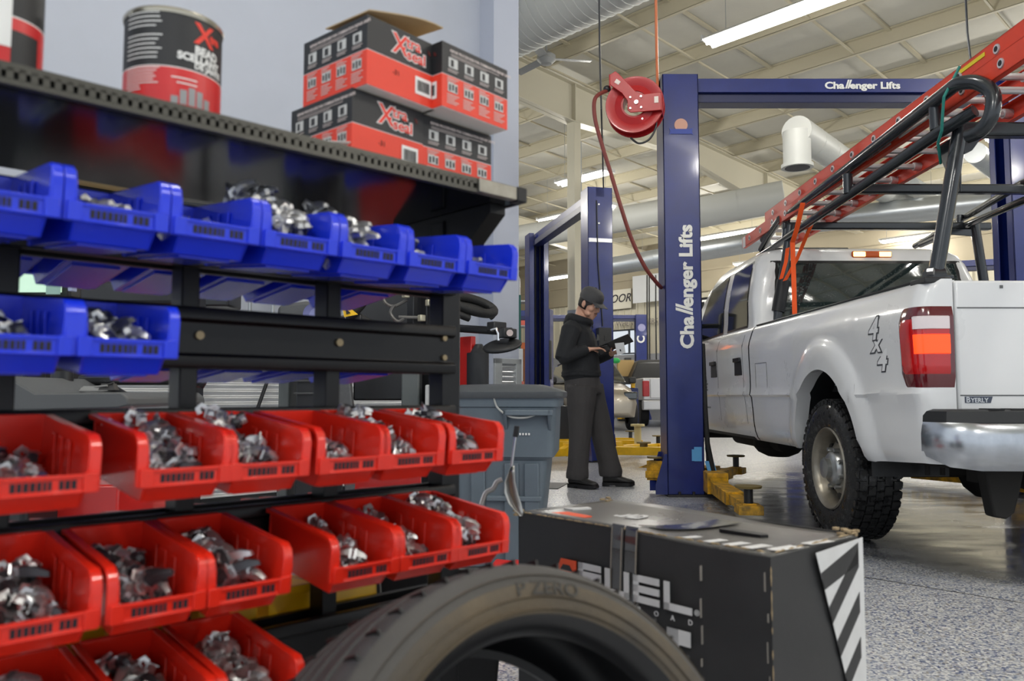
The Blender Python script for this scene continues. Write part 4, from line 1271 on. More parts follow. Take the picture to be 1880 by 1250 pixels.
# right side of the rack
rxp = 0.98
poly_tube([(rxp, fT.y, 1.42), (rxp - 0.1, fT.y, cbz)], 0.036, 'rear_post')
fr_t = tl(1790, 425, 6.25); fr_b = tl(1815, 515, 6.25)
poly_tube([(fr_b.x, fr_b.y, 1.42), (fr_t.x, fr_t.y, c3.z)], 0.036, 'front_post')
poly_tube([tl(1690, 450, 7.2), tl(1770, 415, 6.35), tl(1880, 368, 5.1), (rxp - 0.08, fT.y, cbz)], 0.026, 'lower_rail')
poly_tube([tl(1680, 452, 7.4), tl(1770, 400, 6.4), tl(1880, 335, 5.0), (rxp - 0.08, fT.y, cbz + 0.16)], 0.026, 'upper_rail')
poly_tube([tl(1762, 395, 6.35), tl(1762, 420, 6.35)], 0.026, 'rail_strut')
m = MB(); m.prism([(fr_t.x - 0.30, fr_t.z + 0.02), (fr_t.x + 0.02, fr_t.z + 0.02), (fr_t.x + 0.04, fr_t.z - 0.2), (fr_t.x + 0.0, fr_t.z - 0.2), (fr_t.x - 0.02, fr_t.z - 0.04), (fr_t.x - 0.26, fr_t.z - 0.02)], fr_t.y - 0.006, fr_t.y + 0.006, 'y')
m.build('corner_bracket', M_rack, rack, bevel=0.004)


# ================================================================== ladder
M_fg = mat('orange_red_fibreglass', (204, 58, 30), 0.4, vary=0.08, vscale=6)
M_alu = mat('aluminium_rung', (206, 204, 206), 0.35, 0.5)
lad = thing('extension_ladder', 'orange fibreglass extension ladder with silver rungs tied on the rack of the pickup', 'ladder', (2.88, 4.85, 0), YAW)
# two sections; each: rails as C channels, rungs
LN = tl(1880, 120, 3.22); LF = tl(1385, 455, 7.3)


def ladder_section(xl, xr, y0, z0, y1, z1, h, first_rung, nm):
    d = Vector((0, y1 - y0, z1 - z0)); L = d.length; d.normalize(); up = Vector((0, -d.z, d.y))
    Mx_ = Matrix(((1, 0, 0, 0), (0, d.y, up.y, y0), (0, d.z, up.z, z0), (0, 0, 0, 1)))
    for x, s in ((xl, 1), (xr, -1)):
        m = MB(); m.M = Mx_
        m.bb(x, x + s * 0.005, 0, L, 0, h); m.bb(x, x + s * 0.034, 0, L, 0, 0.006); m.bb(x, x + s * 0.034, 0, L, h - 0.006, h)
        rl = m.build('side_rail', M_fg, lad, bevel=0.0015)
    k = first_rung
    while k < L - 0.1:
        m = MB(); m.M = Mx_
        m.cyl((xl + 0.004, k, h * 0.5), (xr - 0.004, k, h * 0.5), 0.018, seg=12)
        rg = m.build('rung', M_alu, lad)
        m = MB(); m.M = Mx_
        for x, s in ((xl, -1), (xr, 1)):
            m.cyl((x, k, h * 0.5), (x + s * 0.006, k, h * 0.5), 0.022, seg=14); m.cyl((x - s * 0.05, k, h * 0.5), (x, k, h * 0.5), 0.026, seg=12)
        m.build('rung_collar', M_alu, rg)
        m = MB(); m.M = Mx_
        for x, s in ((xl, -1), (xr, 1)): m.cyl((x + s * 0.002, k, h * 0.5), (x + s * 0.0075, k, h * 0.5), 0.013, seg=12)
        m.build('rung_end', M_black, rg)
        k += 0.305
    return Mx_, L


XL, XR = -0.70, -0.26
Y0_, Y1_ = -3.4, 2.42
zA = lambda y: c3.z + 0.035 + (cbz - c3.z + 0.085) * (c3.y - y) / (c3.y - fT.y)
MX1, LL1 = ladder_section(XL, XR, Y0_, zA(Y0_), Y1_ + 0.1, zA(Y1_ + 0.1), 0.10, 0.2, 'base')
MX2, LL2 = ladder_section(XL + 0.035, XR - 0.035, Y0_, zA(Y0_) + 0.105, Y1_ - 0.45, zA(Y1_ - 0.45) + 0.105, 0.095, 0.28, 'fly')
m = MB(); m.M = MX1
m.bb(XL - 0.002, XL + 0.001, LL1 - 0.02, LL1 - 0.10, -0.004, 0.094); m.bb(XR - 0.001, XR + 0.002, LL1 - 0.02, LL1 - 0.10, -0.004, 0.094)
m.build('end_plate', M_alu, lad)
m = MB(); m.M = MX1
for (a, b_2, z0, z1) in ((2.55, 2.95, 0.022, 0.075), (3.05, 3.35, 0.022, 0.075)): m.bb(XL - 0.002, XL - 0.0005, a, b_2, z0, z1)
m.build('warning_label', mat('white_sticker', (216, 210, 206), 0.6), lad)
m = MB(); m.M = MX1
m.bb(XL - 0.003, XL - 0.001, 2.52, 2.75, 0.076, 0.088); m.M = MX2; m.bb(XL + 0.032, XL + 0.0345, 2.2, 2.42, 0.055, 0.075)
m.build('caution_label', mat('yellow_sticker', (214, 196, 40), 0.6), lad)
m = MB(); m.M = MX1; m.prism([(3.62 + 0.07 * math.cos(t_), 0.047 + 0.03 * math.sin(t_)) for t_ in [2 * PI * i / 20 for i in range(20)]], XL - 0.003, XL - 0.0005, 'x'); m.build('maker_badge', mat('badge_blue', (52, 70, 150), 0.5), lad)
m = MB(); m.M = MX1; m.prism([(3.62 + 0.055 * math.cos(t_), 0.047 + 0.021 * math.sin(t_)) for t_ in [2 * PI * i / 20 for i in range(20)]], XL - 0.0045, XL - 0.003, 'x'); m.build('badge_face', mat('white_sticker', (216, 210, 206), 0.6), lad)

# straps and the green cord
M_strap = mat('orange_webbing', (240, 88, 24), 0.7)
def strap(pts, wv, label):
    m = MB(); m.strip(pts, wv, 0.004); return tag(m.build('tie_down_strap', M_strap, smooth=30), label, 'strap')
strap([at(1474, 372, 5.55), at(1463, 420, 5.62), at(1455, 445, 5.7), at(1457, 500, 5.72), at(1459, 577, 5.72)], (0.034, 0, 0), 'wide orange tie-down strap hanging straight to the pickup bed rail')
strap([at(1494, 403, 5.85), at(1481, 432, 5.95), at(1462, 478, 6.05), at(1441, 515, 6.1)], (0.032, 0, 0.01), 'orange strap slanting from the ladder to the front rack post')
strap([at(1446, 455, 6.12), at(1443, 480, 6.14), at(1434, 512, 6.16)], (0.03, 0, 0.01), 'short orange strap looped around the front rack post')
cord('green_rope', [at(1762, 122, 3.7), at(1745, 155, 3.72), at(1733, 178, 3.72), at(1731, 205, 3.75), at(1729, 240, 3.78), at(1722, 262, 3.85), at(1727, 300, 3.95)], 0.007, mat('green_cord', (30, 120, 110), 0.7), 'green cord tying the ladder to the rear corner of the rack')
# ================================================================== bin rack (local x along the rack, local y away from the camera)
RO = Vector((-1.303, 0, 0))
RT = Matrix.Translation(RO) @ Matrix.Rotation(TH, 4, 'Z')
def rk(s, w, z): return RT @ Vector((s, -w, z))          # w is counted towards the camera


rack2 = thing('parts_rack', 'black steel double sided bin rack with a perforated top shelf in the foreground', 'bin rack', RO, TH)
ROWZ = [1.096, 0.957, 0.818, 0.680, 0.542]     # front top of the bins in each row
SEND = 1.86
PY = 0.22                                      # centre plane of the rack
M_rackblk = mat('rack_black_paint', (11, 11, 14), 0.36, spec=0.35)
for s_ in (0.49, 0.71, 0.93, 1.157, 1.375, 1.60, 1.838):
    hw_ = 0.02 if s_ in (0.49, 1.838) else 0.0125
    m = MB(); m.bb(s_ - hw_, s_ + hw_, PY - 0.02, PY + 0.02, 0.02, 1.17 if hw_ > 0.015 else 1.115)
    m.build('post', M_rackblk, rack2, bevel=0.002)
for s_ in (0.49, 1.838):
    m = MB(); m.bb(s_ - 0.025, s_ + 0.025, PY - 0.30, PY + 0.30, 0.0, 0.05); m.build('foot', M_rackblk, rack2, bevel=0.004)
m = MB(); m.prism([(PY - 0.02, 1.07), (PY - 0.14, 1.165), (PY - 0.14, 1.18), (PY + 0.14, 1.18), (PY + 0.14, 1.165), (PY + 0.02, 1.07)], 1.822, 1.856, 'x'); m.build('shelf_bracket', M_rackblk, rack2)
RAILP = [(0.0, 0.0), (-0.012, 0.0), (-0.014, 0.004), (-0.014, 0.016), (-0.006, 0.020), (-0.006, 0.063), (-0.014, 0.067), (-0.014, 0.080), (-0.012, 0.084), (0.0, 0.084)]
for z in ROWZ:
    for sgn in (1, -1):
        m = MB(); yb = PY - sgn * 0.02
        m.prism([(yb + sgn * a, z - (0.060 if z > 0.6 else 0.10) + b) for a, b in RAILP], 0.44, 1.85 - 0.012, 'x')
        m.build('rail', M_rackblk, rack2, bevel=0.001)
m = MB()
zr = ROWZ[1] - 0.06
for s_, zz in ((1.385, 0.045), (1.605, 0.045), (1.815, 0.062), (1.815, 0.028)):
    m.cyl((s_, PY - 0.026, zr + zz), (s_, PY - 0.031, zr + zz), 0.006 if s_ < 1.7 else 0.005, seg=12)
m.build('rivet', mat('dull_brass_rivet', (150, 134, 104), 0.4, 0.6), rack2)
# top shelf
ZS = 1.203
m = MB(); m.bb(0.40, SEND, 0.05, 0.40, ZS - 0.022, ZS - 0.012)
m.build('shelf_underside', M_blackgloss, rack2, bevel=0.001)
m = MB(); m.bb(0.40, SEND, 0.05, 0.40, ZS - 0.012, ZS - 0.001); m.bb(SEND - 0.0, SEND + 0.004, 0.05, 0.40, ZS - 0.024, ZS + 0.001)
m.build('shelf_top', mat('grey_shelf_steel', (92, 92, 90), 0.35, 0.6), rack2)
# toothed edge: strip with a row of punched notches
m = MB()
m.bb(0.40, SEND - 0.10, 0.040, 0.050, ZS - 0.023, ZS - 0.017); m.bb(0.40, SEND - 0.10, 0.040, 0.050, ZS - 0.009, ZS)
s_ = 0.40
while s_ < SEND - 0.105:
    m.bb(s_, s_ + 0.0065, 0.040, 0.050, ZS - 0.018, ZS - 0.005); s_ += 0.0112
m.build('punched_edge', mat('dark_zinc_edge', (84, 82, 76), 0.35, 0.6), rack2, smooth=0)
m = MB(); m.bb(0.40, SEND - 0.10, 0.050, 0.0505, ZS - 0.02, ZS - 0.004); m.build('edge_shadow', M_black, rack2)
m = MB(); m.bb(SEND - 0.10, SEND - 0.018, 0.036, 0.050, ZS - 0.022, ZS); m.build('edge_plate', mat('tarnished_plate', (150, 146, 136), 0.3, 0.8, vary=0.2, vscale=30), rack2, bevel=0.001)
m = MB(); m.bb(SEND - 0.018, SEND + 0.004, 0.034, 0.056, ZS - 0.024, ZS + 0.001); m.build('end_cap', M_black, rack2, bevel=0.002)

# ------------------------------------------------------------------ hopper bins
BWID, BDEP, BH = 0.105, 0.187, 0.077


def bin_mesh():
    m = MB()
    xb, xt = 0.0405, 0.0445      # half widths of the tub, bottom / top
    # floor and back
    m.bb(-xb, xb, 0.022, BDEP, 0, 0.003)
    m.bb(-xt, xt, BDEP - 0.003, BDEP, 0, BH)
    m.bb(-0.04, 0.04, BDEP, BDEP + 0.006, BH - 0.012, BH)
    # side plates
    prof_ = [(0.022, 0.0), (BDEP, 0.0), (BDEP, BH), (0.014, BH), (0.004, BH - 0.006), (0.0, BH - 0.018), (0.0, 0.030), (0.006, 0.022)]
    for s in (-1, 1):
        n = len(prof_)
        xf = lambda z: xb + (xt - xb) * z / BH
        vs = [(s * xf(z), y, z) for y, z in prof_] + [(s * (xf(z) - 0.0025), y, z) for y, z in prof_]
        m._add(vs, [tuple(range(n)), tuple(range(2 * n - 1, n - 1, -1))] + [(i, (i + 1) % n, n + (i + 1) % n, n + i) for i in range(n)])
        # rounded rim: wide at the front upright, narrower along the top
        path = [(0.0, 0.020), (0.0, BH - 0.016), (0.004, BH - 0.006), (0.013, BH), (0.05, BH), (BDEP, BH)]
        rs = []
        for i, (y, z) in enumerate(path):
            wd = 0.0085 if i < 4 else 0.0065
            if i == 0: ty, tz = 0, 1
            else:
                ty, tz = y - path[i - 1][0], z - path[i - 1][1]; l = math.hypot(ty, tz); ty /= l; tz /= l
            ny, nz = tz, -ty
            rs.append([(s * (xt - 0.002), y - ny * 0.0, z), (s * (xt + wd), y, z), (s * (xt + wd), y + ny * 0.006, z + nz * 0.006), (s * (xt - 0.002), y + ny * 0.006, z + nz * 0.006)])
        m.rings(rs)
        # pressed ribs inside
        for y0 in (0.062, 0.092, 0.122):
            m.bb(s * (xt - 0.0065), s * (xb - 0.001), y0, y0 + 0.016, 0.012, BH - 0.014)
    # front wall below the lip and the lip itself
    m.rings([[(-xb, 0.022, 0), (xb, 0.022, 0), (xb, 0.026, 0), (-xb, 0.026, 0)], [(-xb - 0.001, 0.008, 0.024), (xb + 0.001, 0.008, 0.024), (xb + 0.001, 0.012, 0.024), (-xb - 0.001, 0.012, 0.024)]])
    m.bb(-0.050, 0.050, -0.002, 0.010, 0.0195, 0.024)
    m.bb(-0.050, 0.050, -0.001, 0.003, 0.020, 0.039)
    m.bb(-0.050, -0.036, -0.004, 0.0, 0.020, 0.0405); m.bb(0.036, 0.050, -0.004, 0.0, 0.020, 0.0405)
    m.bb(-0.036, 0.036, -0.0035, 0.0, 0.020, 0.0225); m.bb(-0.036, 0.036, -0.0035, 0.0, 0.036, 0.0395)
    # foot bead below
    m.bb(-xb + 0.01, xb - 0.01, 0.03, BDEP - 0.02, -0.003, 0.0)
    return m


def bin_proto(ma, nm):
    o = bin_mesh().build(nm, ma, None, bevel=0.0012, seg=2)
    m = MB()
    random.seed(5)
    x = -0.028
    while x < 0.028:
        wd = random.choice((0.003, 0.004, 0.0045)); 
        if random.random() < 0.85: m.bb(x, x + wd, -0.0016, -0.0006, 0.0245, 0.0335)
        x += wd + 0.0014
    m.build('label_print', M_ink, o, smooth=0)
    return o


PB = {'blue': bin_proto(M_blue, 'parts_bin'), 'red': bin_proto(M_red, 'parts_bin'), 'yellow': bin_proto(M_yellow, 'parts_bin')}
used = {k: False for k in PB}
ORD = ['first', 'second', 'third', 'fourth', 'fifth', 'sixth', 'seventh', 'eighth']
NEAR = [('blue', 0, [10.86 + k for k in range(7)], 'top row'),
        ('blue', 1, [11.02, 11.99], 'second row'),
        ('red', 2, [11.28, 12.60, 13.53, 14.60, 15.52, 16.58], 'third row'),
        ('red', 3, [11.33, 12.36, 13.32, 14.81, 15.76, 16.69], 'fourth row'),
        ('red', 4, [11.5, 12.5, 13.5], 'lowest row')]
TILT = R(6)
BINS = []


def put_bin(col, s_r, z, label, grp, back=False, frac=0.0):
    pr = PB[col]
    sc = s_r - BWID / 2
    if not back:
        loc = rk(sc, 0.0, z - BH); rot = Euler((TILT, 0, TH), 'XYZ')
    else:
        loc = RT @ Vector((sc, 2 * PY, z - BH)); rot = Euler((TILT, 0, TH + PI), 'XYZ')
    if not used[col]:
        used[col] = True; o = pr; o.location = loc; o.rotation_euler = rot; o['label'] = label; o['group'] = grp; o['category'] = 'parts bin'
    else:
        pr['category'] = 'parts bin'
        o = copy_tree(pr, loc, rot, label, grp)
    return o


for col, r_, us, rn in NEAR:
    n = len(us)
    for i, u in enumerate(us):
        pos = 'rightmost' if i == n - 1 else 'leftmost' if i == 0 else ORD[i] + ' from the left'
        if n == 2: pos = ['cut off by the left edge', 'next to the bare black rail'][i]
        o = put_bin(col, u * 0.107, ROWZ[r_], '%s hopper bin, %s of the rack, %s' % (col, rn, pos), '%s bins facing the camera' % col)
        BINS.append((o, col, r_, i, pos, rn))
# bins on the far side, seen from underneath or through the gaps
for r_, col, us in ((0, 'blue', [10.4, 11.4, 12.4, 13.4, 14.4, 15.4, 16.6]), (1, 'blue', [13.4, 14.4, 15.4, 16.6]), (2, 'blue', [10.9, 11.9, 12.9, 13.9, 14.9, 15.9, 16.9]), (3, 'red', [11.4, 12.6, 13.6, 14.7, 15.9, 16.9]), (4, 'yellow', [11.2, 12.2, 13.2, 14.2, 15.2, 16.2])):
    for u in us:
        put_bin(col, u * 0.107, ROWZ[r_] + (0.0), '%s bin on the far side of the rack, behind the %s' % (col, ['top row', 'second row', 'third row', 'fourth row', 'lowest row'][r_]), 'far side %s bins behind the %s' % (col, ['top row', 'second row', 'third row', 'fourth row', 'lowest row'][r_]), back=True)

# ------------------------------------------------------------------ clip-on wheel weights
def weight_mesh(L, wd, h, bend, clip):
    m = MB(); n = 7; rs = []
    for i in range(n):
        t = i / (n - 1) - 0.5
        x = t * L; z = bend * (1 - 4 * t * t); k = 1 - 0.45 * (abs(2 * t) ** 4)
        rs.append([(x, -wd / 2 * k, z), (x, wd / 2 * k, z), (x, wd / 2 * k * 0.8, z + h * k), (x, 0, z + h * 1.15 * k), (x, -wd / 2 * k * 0.8, z + h * k)])
    m.rings(rs)
    m.mi = 1
    if clip:
        c = 0.005
        m.bb(-c, c, -wd / 2 - 0.001, wd / 2, bend + h, bend + h + 0.0012)
        m.bb(-c, c, wd / 2 - 0.001, wd / 2 + 0.0004, bend - 0.004, bend + h + 0.001)
        m.tube([(0, wd / 2, bend + h), (0, wd / 2 + 0.006, bend + h + 0.003), (0, wd / 2 + 0.010, bend + h - 0.003), (0, wd / 2 + 0.006, bend + h - 0.009)], 0.0016, 6, flat=2.5)
    m.mi = 0
    return m


WK = []
random.seed(11)
for k, (L, wd, h, bend) in enumerate(((0.024, 0.011, 0.008, 0.001), (0.034, 0.012, 0.008, 0.002), (0.046, 0.013, 0.009, 0.004), (0.058, 0.012, 0.010, 0.006), (0.018, 0.012, 0.009, 0.0))):
    for ma in (M_lead, M_leadd):
        WK.append(weight_mesh(L * 1.12, wd * 1.1, h, bend, True).build('wheel_weight', [ma, M_steel], None, bevel=0.0))
W_USED = [False] * len(WK)


def put_weight(k, M, label, grp):
    if not W_USED[k]:
        W_USED[k] = True; o = WK[k]
    else:
        o = WK[k].copy(); C.objects.link(o)
    o.matrix_world = M
    tag(o, label, 'wheel weight', grp)
    return o


# (fill height in front, at the back, kinds, how many)
FILL = {(0, 0): (0.03, 0.05, (2, 3), 6), (0, 1): (0.038, 0.052, (2, 4), 13), (0, 2): (0.030, 0.05, (1, 2), 9), (0, 3): (0.050, 0.105, (6, 6, 4, 6), 38), (0, 4): (0.048, 0.095, (6, 6, 4), 32), (0, 5): (0.036, 0.06, (6, 4), 14), (0, 6): (0.040, 0.056, (4, 2), 14),
        (1, 0): (0.036, 0.04, (5, 7, 3), 9), (1, 1): (0.042, 0.055, (7, 7, 6, 5), 11),
        (2, 0): (0.020, 0.040, (0, 1, 8), 9), (2, 1): (0.034, 0.075, (0, 8, 0, 8, 1), 24), (2, 2): (0.036, 0.080, (0, 8, 9, 2), 24), (2, 3): (0.032, 0.055, (1, 2, 8), 13), (2, 4): (0.036, 0.080, (0, 8, 1, 2), 22), (2, 5): (0.040, 0.080, (3, 1, 4), 22),
        (3, 0): (0.030, 0.045, (7, 6, 3), 11), (3, 1): (0.036, 0.050, (7, 6, 5, 7), 15), (3, 2): (0.040, 0.06, (6, 7, 6, 2), 15), (3, 3): (0.034, 0.055, (0, 8, 2, 8), 16), (3, 4): (0.034, 0.062, (2, 0, 8), 16), (3, 5): (0.042, 0.078, (2, 4, 0, 8), 22),
        (4, 0): (0.04, 0.06, (7, 6), 8), (4, 1): (0.045, 0.06, (7, 5, 6), 9), (4, 2): (0.045, 0.06, (4, 2, 0), 10)}
tot = sum(v[3] for v in FILL.values())
filler = MB()
WL = [0.024, 0.034, 0.046, 0.058, 0.018]
FSRC = [weight_mesh(L, wd, h, bend, True) for L, wd, h, bend in ((0.024, 0.011, 0.008, 0.001), (0.034, 0.012, 0.008, 0.002), (0.046, 0.013, 0.009, 0.004), (0.058, 0.012, 0.010, 0.006), (0.018, 0.012, 0.009, 0.0))]
random.seed(23)
for (o, col, r_, i, pos, rn) in BINS:
    f0, f1, kinds, n = FILL[(r_, i)]
    n = max(4, int(n * 300 / tot))
    BMx = Matrix.Translation(o.location) @ o.rotation_euler.to_matrix().to_4x4()
    lab = 'metal wheel weight in the %s bin, %s, %s' % (col, rn, pos)
    grp = 'wheel weights in the %s bin, %s, %s' % (col, rn, pos)
    big = any(k in (4, 5, 6, 7) for k in kinds)
    # bed of buried weights: one loose mass
    layers = 4
    for l in range(layers):
        for q in range(11):
            y = 0.028 + 0.145 * random.random(); x = random.uniform(-0.031, 0.031)
            zt = f0 + (f1 - f0) * (y - 0.03) / 0.14
            z = 0.006 + (zt - 0.012) * (l + 0.5) / layers
            yaw = random.uniform(0, PI) if not big else PI / 2 + random.gauss(0.1, 0.3)
            if big: y = min(max(y, 0.035), 0.15)
            kf = random.choice(kinds) // 2 if l == layers - 1 else 0
            Lh = WL[kf] / 2 + 0.003
            if z < 0.03: y = max(y, 0.036 + abs(math.sin(yaw)) * Lh)
            y = min(y, 0.180 - abs(math.sin(yaw)) * Lh)
            xm = max(0.002, 0.0345 - abs(math.cos(yaw)) * Lh - abs(math.sin(yaw)) * 0.006); x = max(-xm, min(xm, x))
            T = BMx @ Matrix.Translation((x, y, max(0.007, z))) @ Euler((random.uniform(-0.6, 0.6), random.uniform(-0.3, 0.3), yaw), 'XYZ').to_matrix().to_4x4()
            src = FSRC[kf]
            filler.mi = 0; o0 = len(filler.m); filler._add(src.v, src.f, T)
            base = random.randrange(2) if col == 'red' else 0
            filler.m[o0:] = [2 if q_ else base for q_ in src.m]
    for q in range(n):
        t = (q + 0.5) / n
        y = 0.024 + 0.145 * (1 - t) + random.uniform(-0.008, 0.008); x = random.uniform(-0.029, 0.029)
        k = random.choice(kinds)
        kk = {0: 0, 8: 8, 1: 1, 9: 9, 2: 2, 3: 3, 4: 4, 5: 5, 6: 6, 7: 7}[k]
        if col == 'blue' and r_ == 0 and kk in (1, 3, 5, 7): kk -= 1
        z = f0 + (f1 - f0) * max(0, (y - 0.03)) / 0.14 - 0.006 + random.uniform(-0.004, 0.006)
        if big:
            x *= 0.7; yaw = PI / 2 + random.gauss(0.15, 0.35)
            y = min(max(y, 0.034), 0.15)
        else: yaw = random.uniform(0, PI)
        z = max(z, 0.008)
        Lh = WL[kk // 2] * 0.56 + 0.003
        if z < 0.034: y = max(y, 0.034 + abs(math.sin(yaw)) * Lh)
        y = min(y, 0.180 - abs(math.sin(yaw)) * Lh)
        if z < 0.072: xm = max(0.002, 0.0345 - abs(math.cos(yaw)) * Lh - abs(math.sin(yaw)) * 0.006); x = max(-xm, min(xm, x))
        T = BMx @ Matrix.Translation((x, y, z)) @ Euler((random.uniform(-0.6, 0.6), random.uniform(-0.35, 0.35) + (0.3 if big else 0), yaw), 'XYZ').to_matrix().to_4x4()
        put_weight(kk, T, lab, grp)
o = filler.build('wheel_weight_bed', [M_lead, M_leadd, M_steel], None)
tag(o, 'buried mass of loose metal wheel weights at the bottom of the rack bins', 'wheel weights', kind='stuff')

# ------------------------------------------------------------------ repair unit boxes on the top shelf
M_boxblack = mat('carton_black', (34, 35, 38), 0.5)
M_boxred = mat('carton_red', (232, 66, 44), 0.5)
M_card = mat('kraft_cardboard', (178, 156, 122), 0.8)
M_logo = mat('logo_red', (232, 60, 44), 0.5)
M_grn = mat('print_grey', (150, 152, 154), 0.6)


def make_carton(LX, LY, H, label, loc, rz, open_flap=False):
    """-y side: logo; +-x sides: picture panels"""
    t = thing('carton', label, 'cardboard box', loc, rz, None)
    x, y = LX / 2, LY / 2; zs = H * 0.50
    m = MB()
    m.mi = 1; m.bb(-x, x, -y, y, 0.0008, zs)
    m.mi = 0; m.bb(-x, x, -y, y, zs + 0.0012, H - 0.001)
    m.mi = 2; m.bb(-x + 0.0004, x - 0.0004, -y + 0.0004, y - 0.0004, zs, zs + 0.0012); m.bb(-x + 0.001, x - 0.001, -y + 0.001, y - 0.001, 0, 0.0008)
    m.mi = 3; m.bb(-x + 0.0015, x - 0.0015, -y + 0.0015, y - 0.0015, H - 0.001, H)
    m.build('carton_body', [M_boxblack, M_boxred, M_white, M_card], t)
    if open_flap:
        m = MB(); rs = []
        for k in range(9):
            a = k / 8; X_ = -x + (2 * x + 0.012) * a; z_ = H + 0.003 + 0.040 * a - 0.012 * a ** 4
            rs.append([(X_, -y - 0.004, z_), (X_ - 0.006 * a, -y + 0.10, z_ + 0.003), (X_ - 0.006 * a, -y + 0.10, z_ + 0.005), (X_, -y - 0.004, z_ + 0.002)])
        m.rings(rs)
        m.build('open_flap', M_card, t)
    # logo side
    e = -y - 0.0006
    PL = lambda px, pz: plane_M((px, e, pz), (1, 0, 0), (0, 0, 1))
    def logo(mb, bold, off):
        Q = lambda px, pz: plane_M((px, e - off, pz), (1, 0, 0), (0, 0, 1))
        text_into(mb, 'X', 0.043, Q(-x * 0.30, zs + 0.013), 0.0004, bold + 0.0006, sx=0.95)
        text_into(mb, 'tra', 0.026, Q(x * 0.08, zs + 0.028), 0.0004, bold + 0.0003)
        text_into(mb, 'seal', 0.024, Q(x * 0.10, zs + 0.010), 0.0004, bold + 0.0003, sx=1.1)
        mb.cyl((x * 0.02, e - off, zs + 0.024), (x * 0.02, e - off - 0.0003, zs + 0.024), 0.0028 + bold, seg=12)
    m = MB(); logo(m, 0.0016, 0.0); m.build('logo_outline', M_white, t, smooth=0)
    m = MB(); logo(m, 0.0, 0.0005); m.build('logo_lettering', M_logo, t, smooth=0)
    m = MB(); m.prism([(x * 0.72, zs + 0.038), (x * 0.80, zs + 0.036), (x * 0.83, zs + 0.030), (x * 0.76, zs + 0.031)], e, e - 0.0004, 'y')
    text_into(m, '-31', 0.011, PL(-x * 0.30, zs - 0.022), 0.0003)
    m.build('side_print', mat('print_dark_red', (96, 30, 26), 0.6), t, smooth=0)
    m = MB(); m.bb(x * 0.36, x * 0.84, e, e - 0.0003, zs * 0.28, zs * 0.80); bc = m.build('barcode_label', M_white, t, smooth=0)
    m = MB(); random.seed(3); xx = x * 0.42
    while xx < x * 0.78:
        wd = random.choice((0.0005, 0.0009, 0.0013)); m.bb(xx, xx + wd, e - 0.0004, e - 0.0007, zs * 0.38, zs * 0.70); xx += wd + random.choice((0.0006, 0.001))
    m.build('bars', M_black, bc, smooth=0)
    # picture sides
    for sg in (-1, 1):
        ex = sg * (x + 0.0006)
        def rect(mb, a0, a1, z0, z1, o_=0.0):
            mb.bb(ex + sg * o_, ex + sg * (o_ + 0.0003), a0, a1, z0, z1)
        m = MB(); m2 = MB(); m3 = MB()
        u = lambda f: sg * (-y + 2 * y * f)          # reading direction left to right seen from outside
        for k in range(4):
            f = 0.09 + k * 0.235
            rect(m, u(f), u(f + 0.13), zs + 0.014, zs + 0.030)
            rect(m, u(f - 0.01), u(f + 0.13), zs * 0.52, zs * 0.80)
            rect(m2, u(f + 0.03), u(f + 0.07 + 0.02 * (k % 2)), zs + 0.016, zs + 0.027, 0.0004)
            for q in range(3): rect(m2, u(f + 0.005 + 0.045 * q), u(f + 0.03 + 0.045 * q), zs * (0.55 + 0.03 * ((q + k) % 2)), zs * (0.74 + 0.02 * (q % 2)), 0.0004)
            for q in range(5): rect(m3, u(f - 0.02), u(f + 0.15 - 0.03 * ((q + k) % 3)), zs * 0.42 - q * 0.0034, zs * 0.42 - q * 0.0034 + 0.0012)
            for q in range(3): rect(m3, u(f - 0.02), u(f + 0.14 - 0.03 * ((q + k) % 3)), zs * 0.96 - q * 0.0028 - 0.002, zs * 0.96 - q * 0.0028 - 0.001)
            for q in range(2): rect(m3, u(f - 0.01), u(f + 0.14 - 0.02 * q), zs + 0.010 - q * 0.003, zs + 0.011 - q * 0.003)
        m.build('picture_panels', mat('print_light_grey', (206, 206, 204), 0.6), t, smooth=0); m2.build('picture_print', mat('print_black', (50, 50, 52), 0.6), t, smooth=0)
        text_into(m3, 'REPAIR PROCEDURES FOR COMBINATION REPAIR UNITS', 0.0062, plane_M((ex, -sg * y * 0.78, zs + 0.0395), (0, sg, 0), (0, 0, 1)), 0.0003, 0.0001, sx=0.92)
        for q in range(2): rect(m3, u(0.12), u(0.86 - 0.2 * q), zs + 0.0355 - q * 0.003, zs + 0.0363 - q * 0.003)
        m3.build('small_print', mat('print_pale', (224, 210, 206), 0.6), t, smooth=0)
    return t


def corner_box(px, py, Y, rz, LX, LY, z):
    """front vertical corner (-x,-y) of a carton seen at pixel column px"""
    c = at(px, py, Y); c.z = z
    return c + Matrix.Rotation(rz, 3, 'Z') @ Vector((LX / 2, LY / 2, 0))


r1 = R(49)
kx, ky, kh = 0.140, 0.155, 0.106
c1 = corner_box(645, 300, 1.135, r1, kx, ky, ZS + 0.001)
make_carton(kx, ky, kh, 'red and black carton standing on the shelf directly under the opened one', c1, r1)
c2_ = corner_box(673, 163, 1.128, r1 + R(1), kx, ky, ZS + 0.001 + kh + 0.001)
make_carton(kx, ky, kh, 'opened red and black carton with a kraft flap bent up, top of the left stack', c2_, r1 + R(1), True)
# right pair: turned a quarter so the picture side faces the camera
r2 = R(49 - 90)


def corner_box2(px, Y, rz, LX, LY, z):
    c = at(px, 200, Y); c.z = z
    return c + Matrix.Rotation(rz, 3, 'Z') @ Vector((-LX / 2, 0, 0)) * 0 + Matrix.Rotation(rz, 3, 'Z') @ Vector((LX / 2 * -1, LY / 2, 0))


